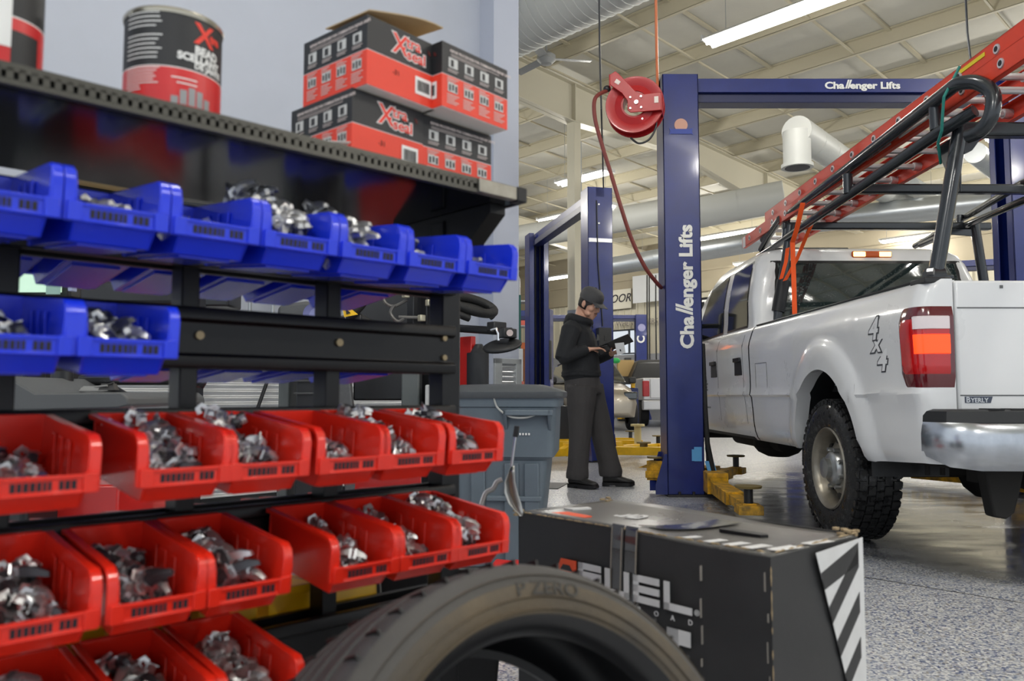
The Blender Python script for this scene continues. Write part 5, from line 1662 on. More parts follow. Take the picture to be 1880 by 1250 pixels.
# for this turn the near corner is local (+x,-y)
c3_ = corner_box2(775, 1.245, r2 - R(3) , kx, ky, ZS + 0.001)
make_carton(kx, ky, kh, 'red and black carton at the right end of the shelf, partly under the overhanging one', c3_, r2 - R(3))
c4_ = corner_box2(811, 1.215, r2, kx, ky, ZS + 0.001 + kh + 0.001)
make_carton(kx, ky, kh, 'red and black carton overhanging the right stack, picture panels facing the camera', c4_, r2)
# paper slip on the shelf
m = MB(); m.rings([[tuple(rk(1.47 + 0.075 * a, -0.06 - 0.01 * a, ZS + 0.002 + 0.016 * a)), tuple(rk(1.50 + 0.055 * a, -0.10, ZS + 0.002 + 0.019 * a))] for a in (0, 0.5, 1)], closed=False, cap0=False, cap1=False)
o = m.build('paper_slip', M_white); tag(o, 'white slip of paper sticking up at the shelf edge before the lower carton', 'paper')
o.modifiers.new('th', 'SOLIDIFY').thickness = 0.0008

# ------------------------------------------------------------------ tins
def make_tin(r, h, label, loc, rz, art=True):
    t = thing('metal_tin', label, 'can', loc, rz)
    m = MB(); seg = 64
    def band(z0, z1, rr, mi): m.mi = mi; m.lathe([(rr, z0), (rr, z1)], seg)
    band(0.004, h * 0.40, r, 1); band(h * 0.40, h * 0.41, r, 2); band(h * 0.41, h - 0.006, r, 0)
    m.mi = 0; m.lathe([(0, 0.006), (r - 0.002, 0.006)], seg)
    m.build('tin_wall', [M_boxblack, mat('tin_red', (206, 42, 44), 0.35), M_white], t)
    m = MB(); m.lathe([(r - 0.004, h - 0.006), (r + 0.001, h - 0.007), (r + 0.0022, h - 0.003), (r + 0.0005, h), (r - 0.004, h - 0.001), (r - 0.006, h - 0.006), (0, h - 0.006)], seg)
    m.lathe([(r - 0.002, 0.005), (r + 0.0015, 0.004), (r + 0.0015, 0.001), (r - 0.003, 0.0)], seg)
    m.build('rim', mat('tin_plate', (190, 184, 168), 0.25, 0.9), t)
    if art:
        def patch(mb, a0, a1, z0, z1, rr, n=8):
            rs = [[(rr * math.cos(a0 + (a1 - a0) * i / n), rr * math.sin(a0 + (a1 - a0) * i / n), z) for z in (z0, z1)] for i in range(n + 1)]
            mb.rings(rs, closed=False, cap0=False, cap1=False)
        m = MB(); random.seed(9)
        # angles: -90 deg faces the viewer; growing angle = to the right
        for k in range(11):
            z = h * 0.93 - k * h * 0.045
            if 4 <= k <= 4: continue
            patch(m, R(-152), R(-103 - random.uniform(0, 9)), z, z + 0.0014, r + 0.0005)
        for k in range(8):
            z = h * 0.38 - k * h * 0.030
            patch(m, R(-152), R(-105 - (k > 5) * 22 - random.uniform(0, 10)), z, z + 0.0012, r + 0.0005)
        for k in range(2): patch(m, R(-92 + 6 * k), R(-62), h * 0.30 - k * 0.006, h * 0.30 - k * 0.006 + 0.0015, r + 0.0005)
        # curved lettering
        def curved(mb, txt, size, ang, z, bold=0.0, sx=1.0):
            tmp = MB(); text_into(tmp, txt, size, Matrix.Identity(4), 0.0003, bold, sx=sx)
            vs = []
            for (X, Yy, Z) in tmp.v:
                a = R(ang) + X / r; vs.append(((r + 0.0006 + Z) * math.cos(a), (r + 0.0006 + Z) * math.sin(a), z + Yy))
            mb._add(vs, tmp.f)
        curved(m, 'BEAD', 0.014, -66, h * 0.585, 0.0006); curved(m, 'SCELLANT', 0.0125, -86, h * 0.50, 0.0006); curved(m, 'DE JANTE', 0.010, -66, h * 0.435, 0.0004)
        m.build('white_print', M_white, t, smooth=0)
        m = MB(); curved(m, 'X', 0.036, -66, h * 0.70, 0.001); curved(m, 'tra', 0.014, -45, h * 0.76, 0.0008); m.build('logo_lettering', M_logo, t, smooth=0)
        m = MB()
        for k in range(5): patch(m, R(-92 + 10 * k), R(-84 + 10 * k), 0.006, 0.006 + 0.022 * math.sin(PI * (k + 0.8) / 6), r + 0.0005, 3)
        m.build('picture_print', M_grn, t, smooth=0)
    return t


cc = at(316, 200, 0.985); cc.z = ZS + 0.001
make_tin(0.0575, 0.124, 'round black and red tin of bead sealer standing alone on the top shelf', cc, math.atan2(cc.y, cc.x) - PI / 2)
cc = at(-2, 100, 0.80); 
cc = rk(1.122, -0.125, ZS + 0.001)
t = make_tin(0.045, 0.16, 'red and white tin on the top shelf, cut off by the left edge', cc, R(40), False)
m = MB(); m.lathe([(0.0455, 0.03), (0.0455, 0.11)], 40, a0=R(-140), a1=R(-80)); m.build('white_panel', M_white, t)
m = MB(); m.lathe([(0.0456, 0.012), (0.0456, 0.05)], 40, a0=R(-80), a1=R(-40)); m.build('dark_panel', M_boxblack, t)
# ================================================================== foreground tyre
M_sidewall = mat('dusty_tyre_sidewall', (62, 60, 58), 0.6, col2=(96, 84, 66), vscale=5, bump=0.1, bscale=120)
M_inner = mat('tyre_inner_liner', (20, 20, 22), 0.5)
M_tread = mat('worn_tread_rubber', (66, 66, 67), 0.6, vary=0.15, vscale=20)
TYA = R(41.7); TYL = R(23.7)
tyre = thing('car_tyre', 'loose dusty low profile tyre leaning in front of the rack and the wheel carton', 'tyre', (0.014, 0.884, 0.347), TYA)
tyre.rotation_euler = (-TYL, 0, TYA); tyre.scale = (0.972, 1.0, 0.972); tyre.location.z = 0.338
AXL = Matrix.Rotation(PI / 2, 4, 'X')        # lathe z -> local -y
def tq(l, k=0.90): return [(0.253 + (r_ - 0.214) * 0.689, z_ * k) for r_, z_ in l]
prs = tq([(0.236, 0.106), (0.262, 0.114), (0.285, 0.116), (0.302, 0.110), (0.314, 0.102), (0.322, 0.094)])
m = MB()
for sg in (1, -1):
    m.mi = 0; m.lathe([(r_, z_ * sg) for r_, z_ in prs[:3]], 96, AXL); m.mi = 1; m.lathe([(r_, z_ * sg) for r_, z_ in prs[2:]], 96, AXL)
m.mi = 0
for r_ in (0.2715, 0.286, 0.312): m.lathe([(r_ - 0.0015, 0.1015 if r_ < 0.3 else 0.097), (r_, 0.1055 if r_ < 0.3 else 0.1015), (r_ + 0.0015, 0.1015 if r_ < 0.3 else 0.097)], 96, AXL)
m.build('sidewall', [M_sidewall, mat('grey_shoulder_rubber', (66, 64, 62), 0.6, vary=0.12, vscale=9)], tyre, smooth=60)
m = MB()
for sg in (1, -1): m.lathe([(r_, z_ * sg) for r_, z_ in tq([(0.208, 0.074), (0.214, 0.088), (0.222, 0.098), (0.236, 0.1065)])], 96, AXL)
m.build('bead_rim', mat('clean_black_bead', (24, 24, 26), 0.35), tyre, smooth=60)
m = MB(); m.lathe(tq([(0.322, 0.094), (0.328, 0.082), (0.331, 0.064), (0.331, 0.059), (0.324, 0.057), (0.324, 0.049), (0.332, 0.047), (0.333, 0.018), (0.325, 0.016), (0.325, 0.009), (0.333, 0.007), (0.333, -0.02), (0.325, -0.022), (0.325, -0.029), (0.332, -0.031), (0.331, -0.056), (0.324, -0.058), (0.324, -0.064), (0.330, -0.066), (0.328, -0.082), (0.322, -0.094)]), 120, AXL)
m.mi = 1
for k in range(60):
    a = 2 * PI * k / 60
    for sg in (-1, 1):
        m.box((0.3312, 0, sg * 0.070), (0.008, 0.0035, 0.024), AXL @ Matrix.Rotation(a, 4, 'Z'))
m.build('tread', [M_tread, M_black], tyre, smooth=40)
m = MB(); m.lathe(tq([(0.208, 0.074), (0.222, 0.068), (0.26, 0.09), (0.30, 0.085), (0.314, 0.06), (0.318, 0.0), (0.314, -0.06), (0.30, -0.085), (0.26, -0.09), (0.222, -0.068), (0.208, -0.074)]), 96, AXL)
m.build('inner_liner', M_inner, tyre, smooth=60)
# raised sidewall lettering
m = MB(); tmp = MB(); text_into(tmp, 'P ZERO', 0.022, Matrix.Identity(4), 0.0010, 0.0003, sx=1.35)
tx = max(v[0] for v in tmp.v)
vs = []
for (X, Yy, Z) in tmp.v:
    a = R(90) - (X + tx * 0.05) / 0.30; r_ = 0.289 + Yy
    vs.append((r_ * math.cos(a), -(0.1047 - max(0, r_ - 0.302) * 0.3 + Z), r_ * math.sin(a)))
m._add(vs, tmp.f); m.build('raised_lettering', mat('raised_rubber', (46, 43, 40), 0.5), tyre, smooth=0)

tub = thing('blackout_tub', 'black tub added on the floor to darken the opening of the loose tyre', 'tub', (-0.20, 2.08, 0))  # added dark filler, blackens the view through the tyre opening
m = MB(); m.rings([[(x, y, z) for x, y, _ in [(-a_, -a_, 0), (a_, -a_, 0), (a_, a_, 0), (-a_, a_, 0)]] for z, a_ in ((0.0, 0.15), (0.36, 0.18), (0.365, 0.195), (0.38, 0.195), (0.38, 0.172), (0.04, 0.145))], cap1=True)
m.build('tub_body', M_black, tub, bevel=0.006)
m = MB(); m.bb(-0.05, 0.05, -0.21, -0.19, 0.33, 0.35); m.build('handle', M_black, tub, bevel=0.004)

# ================================================================== black wheel carton
s_ = 0.867
A_ = at(952, 940, 0.26 * F / 215); A_.z = 0.6
ZT = 0.60
def onz(x, y, z):
    cx = (x - 940) / F; cy = (625 - y) / F
    dy = math.cos(PITCH) - cy * math.sin(PITCH); dz = math.sin(PITCH) + cy * math.cos(PITCH)
    Y = (z - CH) * dy / dz
    return Vector((cx * Y / dy, Y, z))
pa = onz(952, 940, ZT); pb = onz(1415, 1018, ZT); pc_ = onz(1546, 976, ZT)
ex = (pb - pa); LX = ex.length; rzb = math.atan2(ex.y, ex.x); ey = Vector((-ex.y, ex.x, 0)).normalized(); LY_ = (pc_ - pb).dot(ey)
box = thing('wheel_carton', 'large worn black cardboard wheel box with white lettering behind the loose tyre', 'cardboard box', (pa.x, pa.y, 0), rzb)
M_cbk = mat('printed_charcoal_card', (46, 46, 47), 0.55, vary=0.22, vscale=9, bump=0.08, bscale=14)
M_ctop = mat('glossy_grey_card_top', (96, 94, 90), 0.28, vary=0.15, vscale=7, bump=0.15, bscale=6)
M_tape = mat('clear_glossy_tape', (62, 60, 60), 0.10, coat=0.8)
M_cwh = mat('white_ink_print', (214, 214, 214), 0.5, vary=0.08, vscale=12)
def sagtop(x, y):
    return ZT - 0.012 * math.sin(PI * min(1, max(0, y / LY_))) * math.sin(PI * min(1, max(0, x / LX))) + 0.004 * math.sin(x * 9)
m = MB()
N = 22; K = 10
# front wall with a slightly wavy top
rs = []
for i in range(N + 1):
    x = LX * i / N; bul = 0.010 * math.sin(PI * i / N)
    rs.append([(x, -bul * math.sin(PI * j / K) * 1.0, (ZT + 0.004 * math.sin(x * 9)) * j / K) for j in range(K + 1)])
m.rings(rs, closed=False, cap0=False, cap1=False)
rs = []
for i in range(K + 1):
    y = LY_ * i / K
    rs.append([(LX + 0.008 * math.sin(PI * i / K) * math.sin(PI * j / K), y, (ZT + 0.004 * math.sin(LX * 9)) * j / K) for j in range(K + 1)])
m.rings(rs, closed=False, cap0=False, cap1=False)
m.bb(0.0, 0.003, 0, LY_, 0.0, ZT); m.bb(0, LX, LY_ - 0.003, LY_, 0, ZT); m.bb(0, LX, 0, LY_, 0, 0.003)
m.build('carton_body', M_cbk, box)
m = MB(); rs = []
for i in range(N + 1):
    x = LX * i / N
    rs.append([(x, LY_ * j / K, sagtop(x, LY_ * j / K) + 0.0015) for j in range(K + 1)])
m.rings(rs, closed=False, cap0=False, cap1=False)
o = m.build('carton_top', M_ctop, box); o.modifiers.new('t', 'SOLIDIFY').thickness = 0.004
# torn kraft along the edges
M_tear = mat('torn_kraft_edge', (164, 144, 112), 0.85, vary=0.3, vscale=60)
m = MB(); random.seed(4)
def tearline(p, q, n, r):
    for i in range(n):
        t = (i + random.random()) / n; c = Vector(p).lerp(Vector(q), t); l = random.uniform(0.008, 0.03)
        d = (Vector(q) - Vector(p)).normalized()
        m.tube([c - d * l / 2, c + Vector((0, 0, r * 0.3)), c + d * l / 2], [r * 0.3, r, r * 0.3], 5)
tearline((0, -0.001, ZT + 0.001), (LX, -0.001, ZT + 0.003), 34, 0.0022)
tearline((LX, 0, ZT + 0.002), (LX, LY_, ZT + 0.002), 10, 0.002)
tearline((0, LY_, ZT), (LX * 0.5, LY_, ZT), 8, 0.002)
for c in ((LX, LY_, ZT), (LX - 0.02, LY_ - 0.015, ZT + 0.004), (0, 0, ZT), (LX * 0.02, LY_ * 0.95, ZT + 0.004)):
    for k in range(6): m.ball((c[0] + random.uniform(-0.012, 0.012), c[1] + random.uniform(-0.012, 0.012), c[2] + random.uniform(-0.006, 0.006)), (random.uniform(0.004, 0.010), random.uniform(0.004, 0.010), 0.004), 6)
tearline((LX, 0, ZT), (LX, 0, 0.25), 12, 0.0015)
m.build('torn_edge', M_tear, box, smooth=0)
# crease marks on the front
m = MB()
for x in (LX * 0.787, LX * 0.985):
    for k in range(9):
        z0 = ZT - 0.03 - k * 0.05 - random.uniform(0, 0.02); o_ = random.uniform(-0.003, 0.003); m.bb(x + o_, x + o_ + random.uniform(0.0008, 0.002), -0.0125 if x < LX * 0.9 else -0.002, -0.008 if x < LX * 0.9 else 0.0, z0 - random.uniform(0.01, 0.035), z0)
m.build('scuff_marks', mat('scuffed_card', (148, 142, 134), 0.8), box, smooth=0)
# tape straps
m = MB()
for x in (LX * 0.474, LX * 0.53): 
    m.strip([(x, -0.0125, 0.14), (x, -0.0140, 0.3), (x, -0.0115, 0.45), (x, -0.006, 0.56), (x, -0.0025, ZT + 0.005), (x, 0.0, ZT + 0.009)], (0.030, 0, 0), 0.001)
m.strip([(LX * (0.50 + 0.02 * q_), LY_ * (0.25 + 0.12 * q_), sagtop(LX * (0.50 + 0.02 * q_), LY_ * (0.25 + 0.12 * q_)) + 0.0052) for q_ in range(6)], (0.06, 0, 0), 0.0008)
m.build('packing_tape', M_tape, box)
m = MB()
for x in (LX * 0.451, LX * 0.492, LX * 0.551): m.strip([(x, -0.0135, 0.14), (x, -0.0150, 0.3), (x, -0.0125, 0.45), (x, -0.007, 0.56), (x, -0.0035, ZT + 0.004)], (0.003, 0, 0), 0.001)
m.build('tape_edge', mat('tape_glint', (136, 128, 116), 0.2, coat=0.6), box)
# front lettering
def fP(x, z): return plane_M((x, -0.0135, z), (1, 0, 0), (0, 0, 1))
m = MB()
zt = ZT - 0.076; H_ = 0.050
def blk(x0, x1, z0, z1): m.bb(x0, x1, -0.0145, -0.0125, z0, z1)
x0 = LX * 0.318; wl = LX * 0.098; pitch = LX * 0.1155
def letter(ch, x):
    s = 0.0125; g = H_
    if ch == 'F': blk(x, x + wl, zt - s, zt); blk(x, x + wl, zt - s * 2.5, zt - s * 1.3); blk(x, x + s, zt - g, zt)
    if ch == 'U': blk(x, x + s, zt - g, zt); blk(x + wl - s, x + wl, zt - g, zt); blk(x, x + wl, zt - g, zt - g + s)
    if ch == 'E':
        blk(x, x + s, zt - g, zt)
        for q in range(3): blk(x, x + wl, zt - s - q * (g - s) / 2, zt - q * (g - s) / 2)
    if ch == 'L': blk(x, x + s, zt - g, zt); blk(x, x + wl, zt - g, zt - g + s)
for k, ch in enumerate('FUEL'): letter(ch, x0 + k * pitch)
for k, ch in enumerate('OFF ROAD'):
    if ch != ' ': text_into(m, ch, 0.0135, fP(x0 + 0.002 + k * LX * 0.061, zt - H_ - 0.017), 0.001)
text_into(m, '\u00ae', 0.014, fP(x0 + pitch * 3.92, zt - H_ + 0.002), 0.001)
z1 = zt - H_ - 0.030; g = 0.085
px = LX * 0.585; w_ = LX * 0.077
m.prism([(px, z1 - g), (px + w_, z1 - g), (px + w_, z1 - 0.018), (px + w_ - 0.020, z1), (px, z1)], -0.0145, -0.0125, 'y')
px = LX * 0.674; w_ = LX * 0.082
blk(px, px + 0.026, z1 - g, z1); blk(px, px + w_, z1 - 0.026, z1); blk(px, px + w_, z1 - g, z1 - g + 0.034)
m.build('white_lettering', M_cwh, box, smooth=0)
m = MB(); xo = LX * 0.222; xw = LX * 0.086
m.prism([(xo, zt - 0.022), (xo + 0.010, zt), (xo + xw, zt), (xo + xw, zt - H_), (xo, zt - H_)], -0.0145, -0.0125, 'y')
m.build('orange_emblem', mat('orange_ink', (232, 84, 40), 0.5), box, smooth=0)
m = MB(); m.prism([(xo + 0.009, zt - 0.022), (xo + 0.017, zt - 0.011), (xo + xw - 0.018, zt - 0.011), (xo + xw - 0.010, zt - 0.022)], -0.0155, -0.0145, 'y'); m.build('emblem_notch', M_cbk, box, smooth=0)
# top marks: white dashes near the right edge, a hand slot, white lettering, orange patch
m = MB()
for (u, v, w_, d_) in ((0.69, 0.06, 0.016, 0.03), (0.765, 0.055, 0.018, 0.04), (0.83, 0.055, 0.02, 0.045), (0.89, 0.06, 0.022, 0.05), (0.955, 0.10, 0.025, 0.06), (0.97, 0.42, 0.022, 0.06)):
    x = u * LX; y = v * LY_
    z = sagtop(x, y) + 0.0052
    m._add([(x, y, z), (x + w_, y, z), (x + w_ + 0.012, y + d_, z + 0.0005), (x + 0.010, y + d_, z + 0.0005)], [(0, 1, 2, 3)])
text_into(m, 'OFFROAD', 0.075, plane_M((0.12 * LX, 0.45 * LY_, ZT + 0.0045 - 0.008), (1, 0.05, 0.0), (0.2, 1, 0)), 0.001, 0.004, sx=0.42)
m.prism([(0.06 * LX, 0.35 * LY_), (0.10 * LX, 0.36 * LY_), (0.12 * LX, 0.52 * LY_), (0.09 * LX, 0.55 * LY_)], ZT - 0.003, ZT + 0.003, 'z')
m.build('white_print', M_cwh, box, smooth=0)
m = MB(); m.prism([(0.10 * LX, 0.14 * LY_), (0.26 * LX, 0.14 * LY_), (0.25 * LX, 0.24 * LY_), (0.12 * LX, 0.26 * LY_)], ZT - 0.006, ZT + 0.0022, 'z'); m.build('orange_print', mat('orange_ink', (232, 84, 40), 0.5), box, smooth=0)
m = MB()
hx, hy = 0.73 * LX, 0.60 * LY_
m.prism([(hx - 0.055, hy), (hx - 0.045, hy - 0.012), (hx + 0.045, hy - 0.012), (hx + 0.055, hy), (hx + 0.045, hy + 0.012), (hx - 0.045, hy + 0.012)], ZT - 0.012, ZT - 0.0035, 'z'); m.build('hand_slot', M_black, box, smooth=0)
# end panel: white corner with charcoal diagonal stripes
m = MB(); X_ = LX + 0.0098
def endp(mb, poly, o): mb.prism(poly, X_ + o, X_ + o + 0.0008, 'x')
def ez(f): return ZT * f
# white field boundary follows the slanted line from top-left to bottom-right
endp(m, [(LY_ * 0.42, ZT - 0.012), (LY_ * 0.995, ZT - 0.005), (LY_ * 0.995, 0.17)], 0.0)
o = m.build('white_corner_print', M_cwh, box, smooth=0)
m = MB()
def inside(y): return ZT - 0.012 - (y - LY_ * 0.42) / (LY_ * 0.575) * (ZT - 0.18)
for k in range(6):
    zc = ZT - 0.0 - k * 0.072
    yl = LY_ * (0.47 + 0.085 * k)
    if yl > LY_ * 0.93: break
    yr = LY_ * 0.93
    # a slanted bar rising to the right
    zl = inside(yl)
    m.prism([(yl, zl), (yl + 0.010, zl - 0.030), (yr, min(ZT - 0.05, zl - 0.030 + 0.75 * (yr - yl))), (yr, min(ZT - 0.012, zl + 0.006 + 0.75 * (yr - yl)))], X_ + 0.001, X_ + 0.0016, 'x')
m.build('charcoal_stripes', M_cbk, box, smooth=0)

# ================================================================== grey trash cart
cartp = at(905, 900, 4.35)
cart = thing('trash_cart', 'grey plastic wheeled trash cart with a dark lid between the rack and the mechanic', 'trash can', (-0.035, 4.05, 0), R(-6))
M_cart = mat('blue_grey_plastic', (94, 106, 116), 0.5, vary=0.10, vscale=4)
M_lid = mat('dark_grey_plastic_lid', (74, 78, 82), 0.5)
def crect(hw, hd, z, r=0.04): return [(x, y, z) for x, y, _ in rrect(hw, -hd, hd, r, 0, 4)]
m = MB(); m.rings([crect(0.175, 0.22, 0.04), crect(0.225, 0.255, 0.50), crect(0.227, 0.257, 0.55), crect(0.262, 0.28, 0.57), crect(0.272, 0.29, 0.80), crect(0.285, 0.30, 0.805), crect(0.287, 0.302, 0.845)], cap1=False)
m.build('cart_body', M_cart, cart, smooth=40)
m = MB()
for x in (-0.10, 0.06, 0.155):
    m.rings([[(x - 0.035, -0.238 - 0.004 - 0.06 * (z) * 0.9, z), (x + 0.035, -0.238 - 0.004 - 0.06 * z * 0.9, z), (x + 0.03, -0.20, z), (x - 0.03, -0.20, z)] for z in (0.05, 0.54)])
m.bb(-0.06, 0.20, -0.268, -0.24, 0.36, 0.385)
m.build('ribs', M_cart, cart, bevel=0.006)
m = MB(); m.bb(0.03, 0.26, -0.345, -0.28, 0.765, 0.79)
m.prism([(-0.28, 0.69), (-0.345, 0.77), (-0.345, 0.79), (-0.28, 0.79)], 0.03, 0.045, 'x'); m.prism([(-0.28, 0.69), (-0.345, 0.77), (-0.345, 0.79), (-0.28, 0.79)], 0.235, 0.25, 'x')
m.build('handle', M_cart, cart, bevel=0.004)
m = MB(); m.rings([crect(0.30, 0.315, 0.845), crect(0.305, 0.32, 0.855), crect(0.305, 0.32, 0.875), crect(0.29, 0.30, 0.885), crect(0.20, 0.20, 0.91, 0.06), crect(0.05, 0.05, 0.915, 0.02)])
m.build('lid', M_lid, cart, smooth=30)
m = MB(); m.tube(smooth_path([(-0.02, -0.30, 0.85), (0.0, -0.31, 0.80), (0.06, -0.33, 0.76), (0.13, -0.33, 0.755), (0.18, -0.32, 0.77)]), 0.005)
m.build('cord', mat('pale_cord', (170, 172, 170), 0.6), cart)
m = MB()
for k in range(4): m.bb(0.10 + 0.014 * k, 0.108 + 0.014 * k, -0.293, -0.289, 0.672, 0.682)
m.build('chalk_mark', M_white, cart)
m = MB()
for x in (-0.24, 0.24): m.cyl((x - 0.02, 0.24, 0.07), (x + 0.02, 0.24, 0.07), 0.07)
m.build('wheel', M_black, cart)

# ================================================================== metal scoop hanging from the rack end, tyre spoon
sp = thing('metal_scoop', 'metal scoop with a black grip leaning between the red bins and the trash cart', 'scoop', (0, 0, 0))
h0 = at(949, 782, 1.75); h1 = at(946, 802, 1.75); h2 = at(939, 856, 1.75)
m = MB(); m.tube([h0, h1], [0.0055, 0.006]); m.build('grip', M_black, sp)
m = MB(); m.tube([h1, h2], 0.0035, 8); m.build('handle', M_steel, sp)
m = MB()
outl = [(938, 855, 3), (934, 868, 12), (931, 885, 20), (933, 905, 25), (940, 925, 24), (949, 940, 14), (953, 948, 3)]
rs = []
for (px, py, w_) in outl:
    c = at(px, py, 1.75)
    wv = w_ * 1.75 / F / 2
    rs.append([tuple(c + Vector((-wv + 0.006, 0.004, 0))), tuple(c + Vector((0, 0.018 * min(1, w_ / 20), 0))), tuple(c + Vector((wv + 0.006, 0.004, 0)))])
m.rings(rs, closed=False, cap0=False, cap1=False)
o = m.build('bowl', mat('scoop_aluminium', (178, 176, 172), 0.3, 0.9), sp); o.modifiers.new('t', 'SOLIDIFY').thickness = 0.0015
m = MB(); pts = [at(884, 926, 1.9), at(892, 905, 1.9), at(905, 897, 1.9), at(912, 885, 1.9), at(922, 880, 1.9)]
m.tube(smooth_path(pts), 0.006, flat=0.4)
tag(m.build('tyre_lever', mat('polished_steel_lever', (190, 186, 182), 0.3, 0.8)), 'curved steel tyre lever sticking up behind the red bins', 'tyre lever')
# ================================================================== machines behind the rack
M_mgrey = mat('machine_grey', (84, 86, 88), 0.42, vary=0.06)
M_mdark = mat('machine_charcoal', (34, 35, 38), 0.35)
M_mred = mat('machine_red', (198, 34, 30), 0.32, coat=0.3)
M_mlight = mat('machine_light_grey', (196, 198, 198), 0.5)

# --- red tyre changer at the right, its column, tyre arm and helper disc
P0 = at(820, 900, 4.55)
tch = thing('tyre_changer', 'red and charcoal tyre changer with black helper arm behind the right rack end', 'tyre changer', (P0.x, P0.y, 0), TH)
m = MB(); m.bb(-0.42, 0.16, -0.32, 0.32, 0.02, 0.60); m.build('cabinet', M_mred, tch, bevel=0.02)
m = MB(); m.prism([(-0.42, 0.20), (-0.42, 0.60), (0.04, 0.60), (0.12, 0.10), (-0.42, 0.10)], -0.325, -0.3195, 'y'); m.build('front_panel', M_mdark, tch)
m = MB(); m.bb(0.16, 0.20, -0.33, 0.32, 0.0, 0.66); m.build('corner_post', M_mdark, tch)
m = MB(); text_into(m, 'c', 0.15, plane_M((-0.30, -0.328, 0.30), (1, 0, 0), (0, 0, 1)), 0.002, 0.006, 0.25); text_into(m, 'n.', 0.15, plane_M((-0.075, -0.328, 0.28), (1, 0, 0), (0, 0, 1)), 0.002, 0.006, 0.25)
m.build('lettering', M_white, tch, smooth=0)
m = MB(); m.lathe([(0, 0.60), (0.24, 0.60), (0.26, 0.64), (0.24, 0.68), (0, 0.69)], 32, Matrix.Translation((-0.18, 0, 0)))
for k in range(4):
    a = R(45 + 90 * k); m.box((0.18, 0, 0.71), (0.12, 0.06, 0.04), Matrix.Translation((-0.18, 0, 0)) @ Matrix.Rotation(a, 4, 'Z'))
m.build('turntable', M_mdark, tch)
cA = at(880, 700, 4.7)
lc = Matrix.Translation((P0.x, P0.y, 0)) @ Matrix.Rotation(TH, 4, 'Z'); lci = lc.inverted()
def L_(x, y, Y): return lci @ at(x, y, Y)
def ltube(pts, r, name, ma, seg=14): m = MB(); m.tube([L_(*p) for p in pts], r, seg); return m.build(name, ma, tch)
b0 = L_(877, 760, 4.45); b1 = L_(879, 648, 4.45)
m = MB(); m.cyl((b0.x, b0.y, 0.1), (b0.x, b0.y, b1.z), 0.062, seg=24); m.cyl((b1.x, b1.y, b1.z), (b1.x, b1.y, b1.z + 0.05), 0.05, 0.02); m.build('air_cylinder', mat('air_tank_black', (38, 40, 44), 0.55), tch)
q0 = L_(858, 800, 4.5); q1 = L_(858, 618, 4.5)
m = MB(); m.box((q0.x, q0.y, (q1.z) / 2), (0.035, 0.10, q1.z)); m.build('red_upright', M_mred, tch, bevel=0.004)
q2 = L_(826, 600, 4.6); m = MB(); m.box((q2.x, q2.y + 0.1, 1.15), (0.17, 0.2, 2.1)); m.build('tower', M_mdark, tch, bevel=0.02)
ltube([(845, 603, 4.4), (938, 609, 4.1)], 0.022, 'helper_arm', M_mdark)
m = MB(); m.box(L_(912, 600, 4.15), (0.09, 0.06, 0.05)); m.box(L_(932, 612, 4.1), (0.09, 0.05, 0.05)); m.build('arm_clamp', M_mdark, tch, bevel=0.006)
m = MB(); m.cyl(L_(936, 611, 4.05), L_(936, 611, 4.03), 0.017, seg=16); m.build('roller_end', mat('reel_end', (196, 180, 176), 0.4), tch)
ltube([(902, 606, 4.1), (911, 603, 4.08), (915, 612, 4.08), (915, 625, 4.08)], 0.008, 'disc_bracket', M_chrome)
dcc = L_(922, 634, 4.08)
Td = Matrix.Translation(dcc) @ Matrix.Rotation(R(-20), 4, 'Y') @ Matrix.Rotation(R(8), 4, 'X')
m = MB(); m.lathe([(0, 0.006), (0.085, 0.012), (0.10, 0.004), (0.102, -0.002), (0.098, -0.012), (0.05, -0.008), (0, -0.01)], 36, Td)
for k in range(12):
    a = 2 * PI * k / 12; m.box((0.055, 0, -0.012), (0.07, 0.004, 0.006), Td @ Matrix.Rotation(a, 4, 'Z'))
m.build('bead_disc', M_dark, tch)
m = MB(); m.cyl(Td @ Vector((0, 0, -0.016)), Td @ Vector((0, 0, -0.008)), 0.014, seg=12); m.build('disc_hub', M_steel, tch)
# coiled black hose loop at the tower
hc = L_(868, 560, 4.35)
m = MB(); pts = [hc + Vector((0.15 * math.cos(t), 0.05 * math.sin(t), 0.045 * math.sin(t) * 1.0 - 0.012 * math.cos(t))) for t in [2 * PI * i / 28 for i in range(29)]]
m.tube(pts, 0.026, 12); pts = [p + Vector((0.0, 0.0, -0.045)) for p in pts[:20]]; m.tube(pts, 0.020, 12)
m.build('rubber_ring', M_rubber, tch)
# valve block with looped airlines
m = MB()
for (x, y, w_, h_) in ((762, 560, 0.07, 0.26), (785, 565, 0.06, 0.24), (805, 540, 0.05, 0.30)):
    c = L_(x, y, 4.35); m.box(c, (w_, 0.06, h_))
m.build('valve_block', M_mdark, tch, bevel=0.006)
for pts in ([(748, 535, 4.3), (725, 530, 4.3), (704, 540, 4.3), (708, 556, 4.3), (724, 562, 4.3), (748, 550, 4.3)], [(724, 560, 4.28), (717, 575, 4.28), (730, 590, 4.28), (742, 584, 4.28)], [(732, 582, 4.28), (775, 583, 4.28)], [(790, 556, 4.25), (805, 542, 4.25), (818, 530, 4.25)]):
    m = MB(); m.tube(smooth_path([L_(*p) for p in pts]), 0.009, 8); m.build('air_line', mat('smoky_tube', (110, 108, 106), 0.3, 0.4), tch)
m = MB()
for (x, y) in ((774, 535), (774, 584), (745, 541), (788, 556)): m.box(L_(x, y, 4.27), (0.035, 0.03, 0.035))
m.build('brass_fitting', mat('pale_brass', (206, 200, 176), 0.35, 0.7), tch, bevel=0.004)
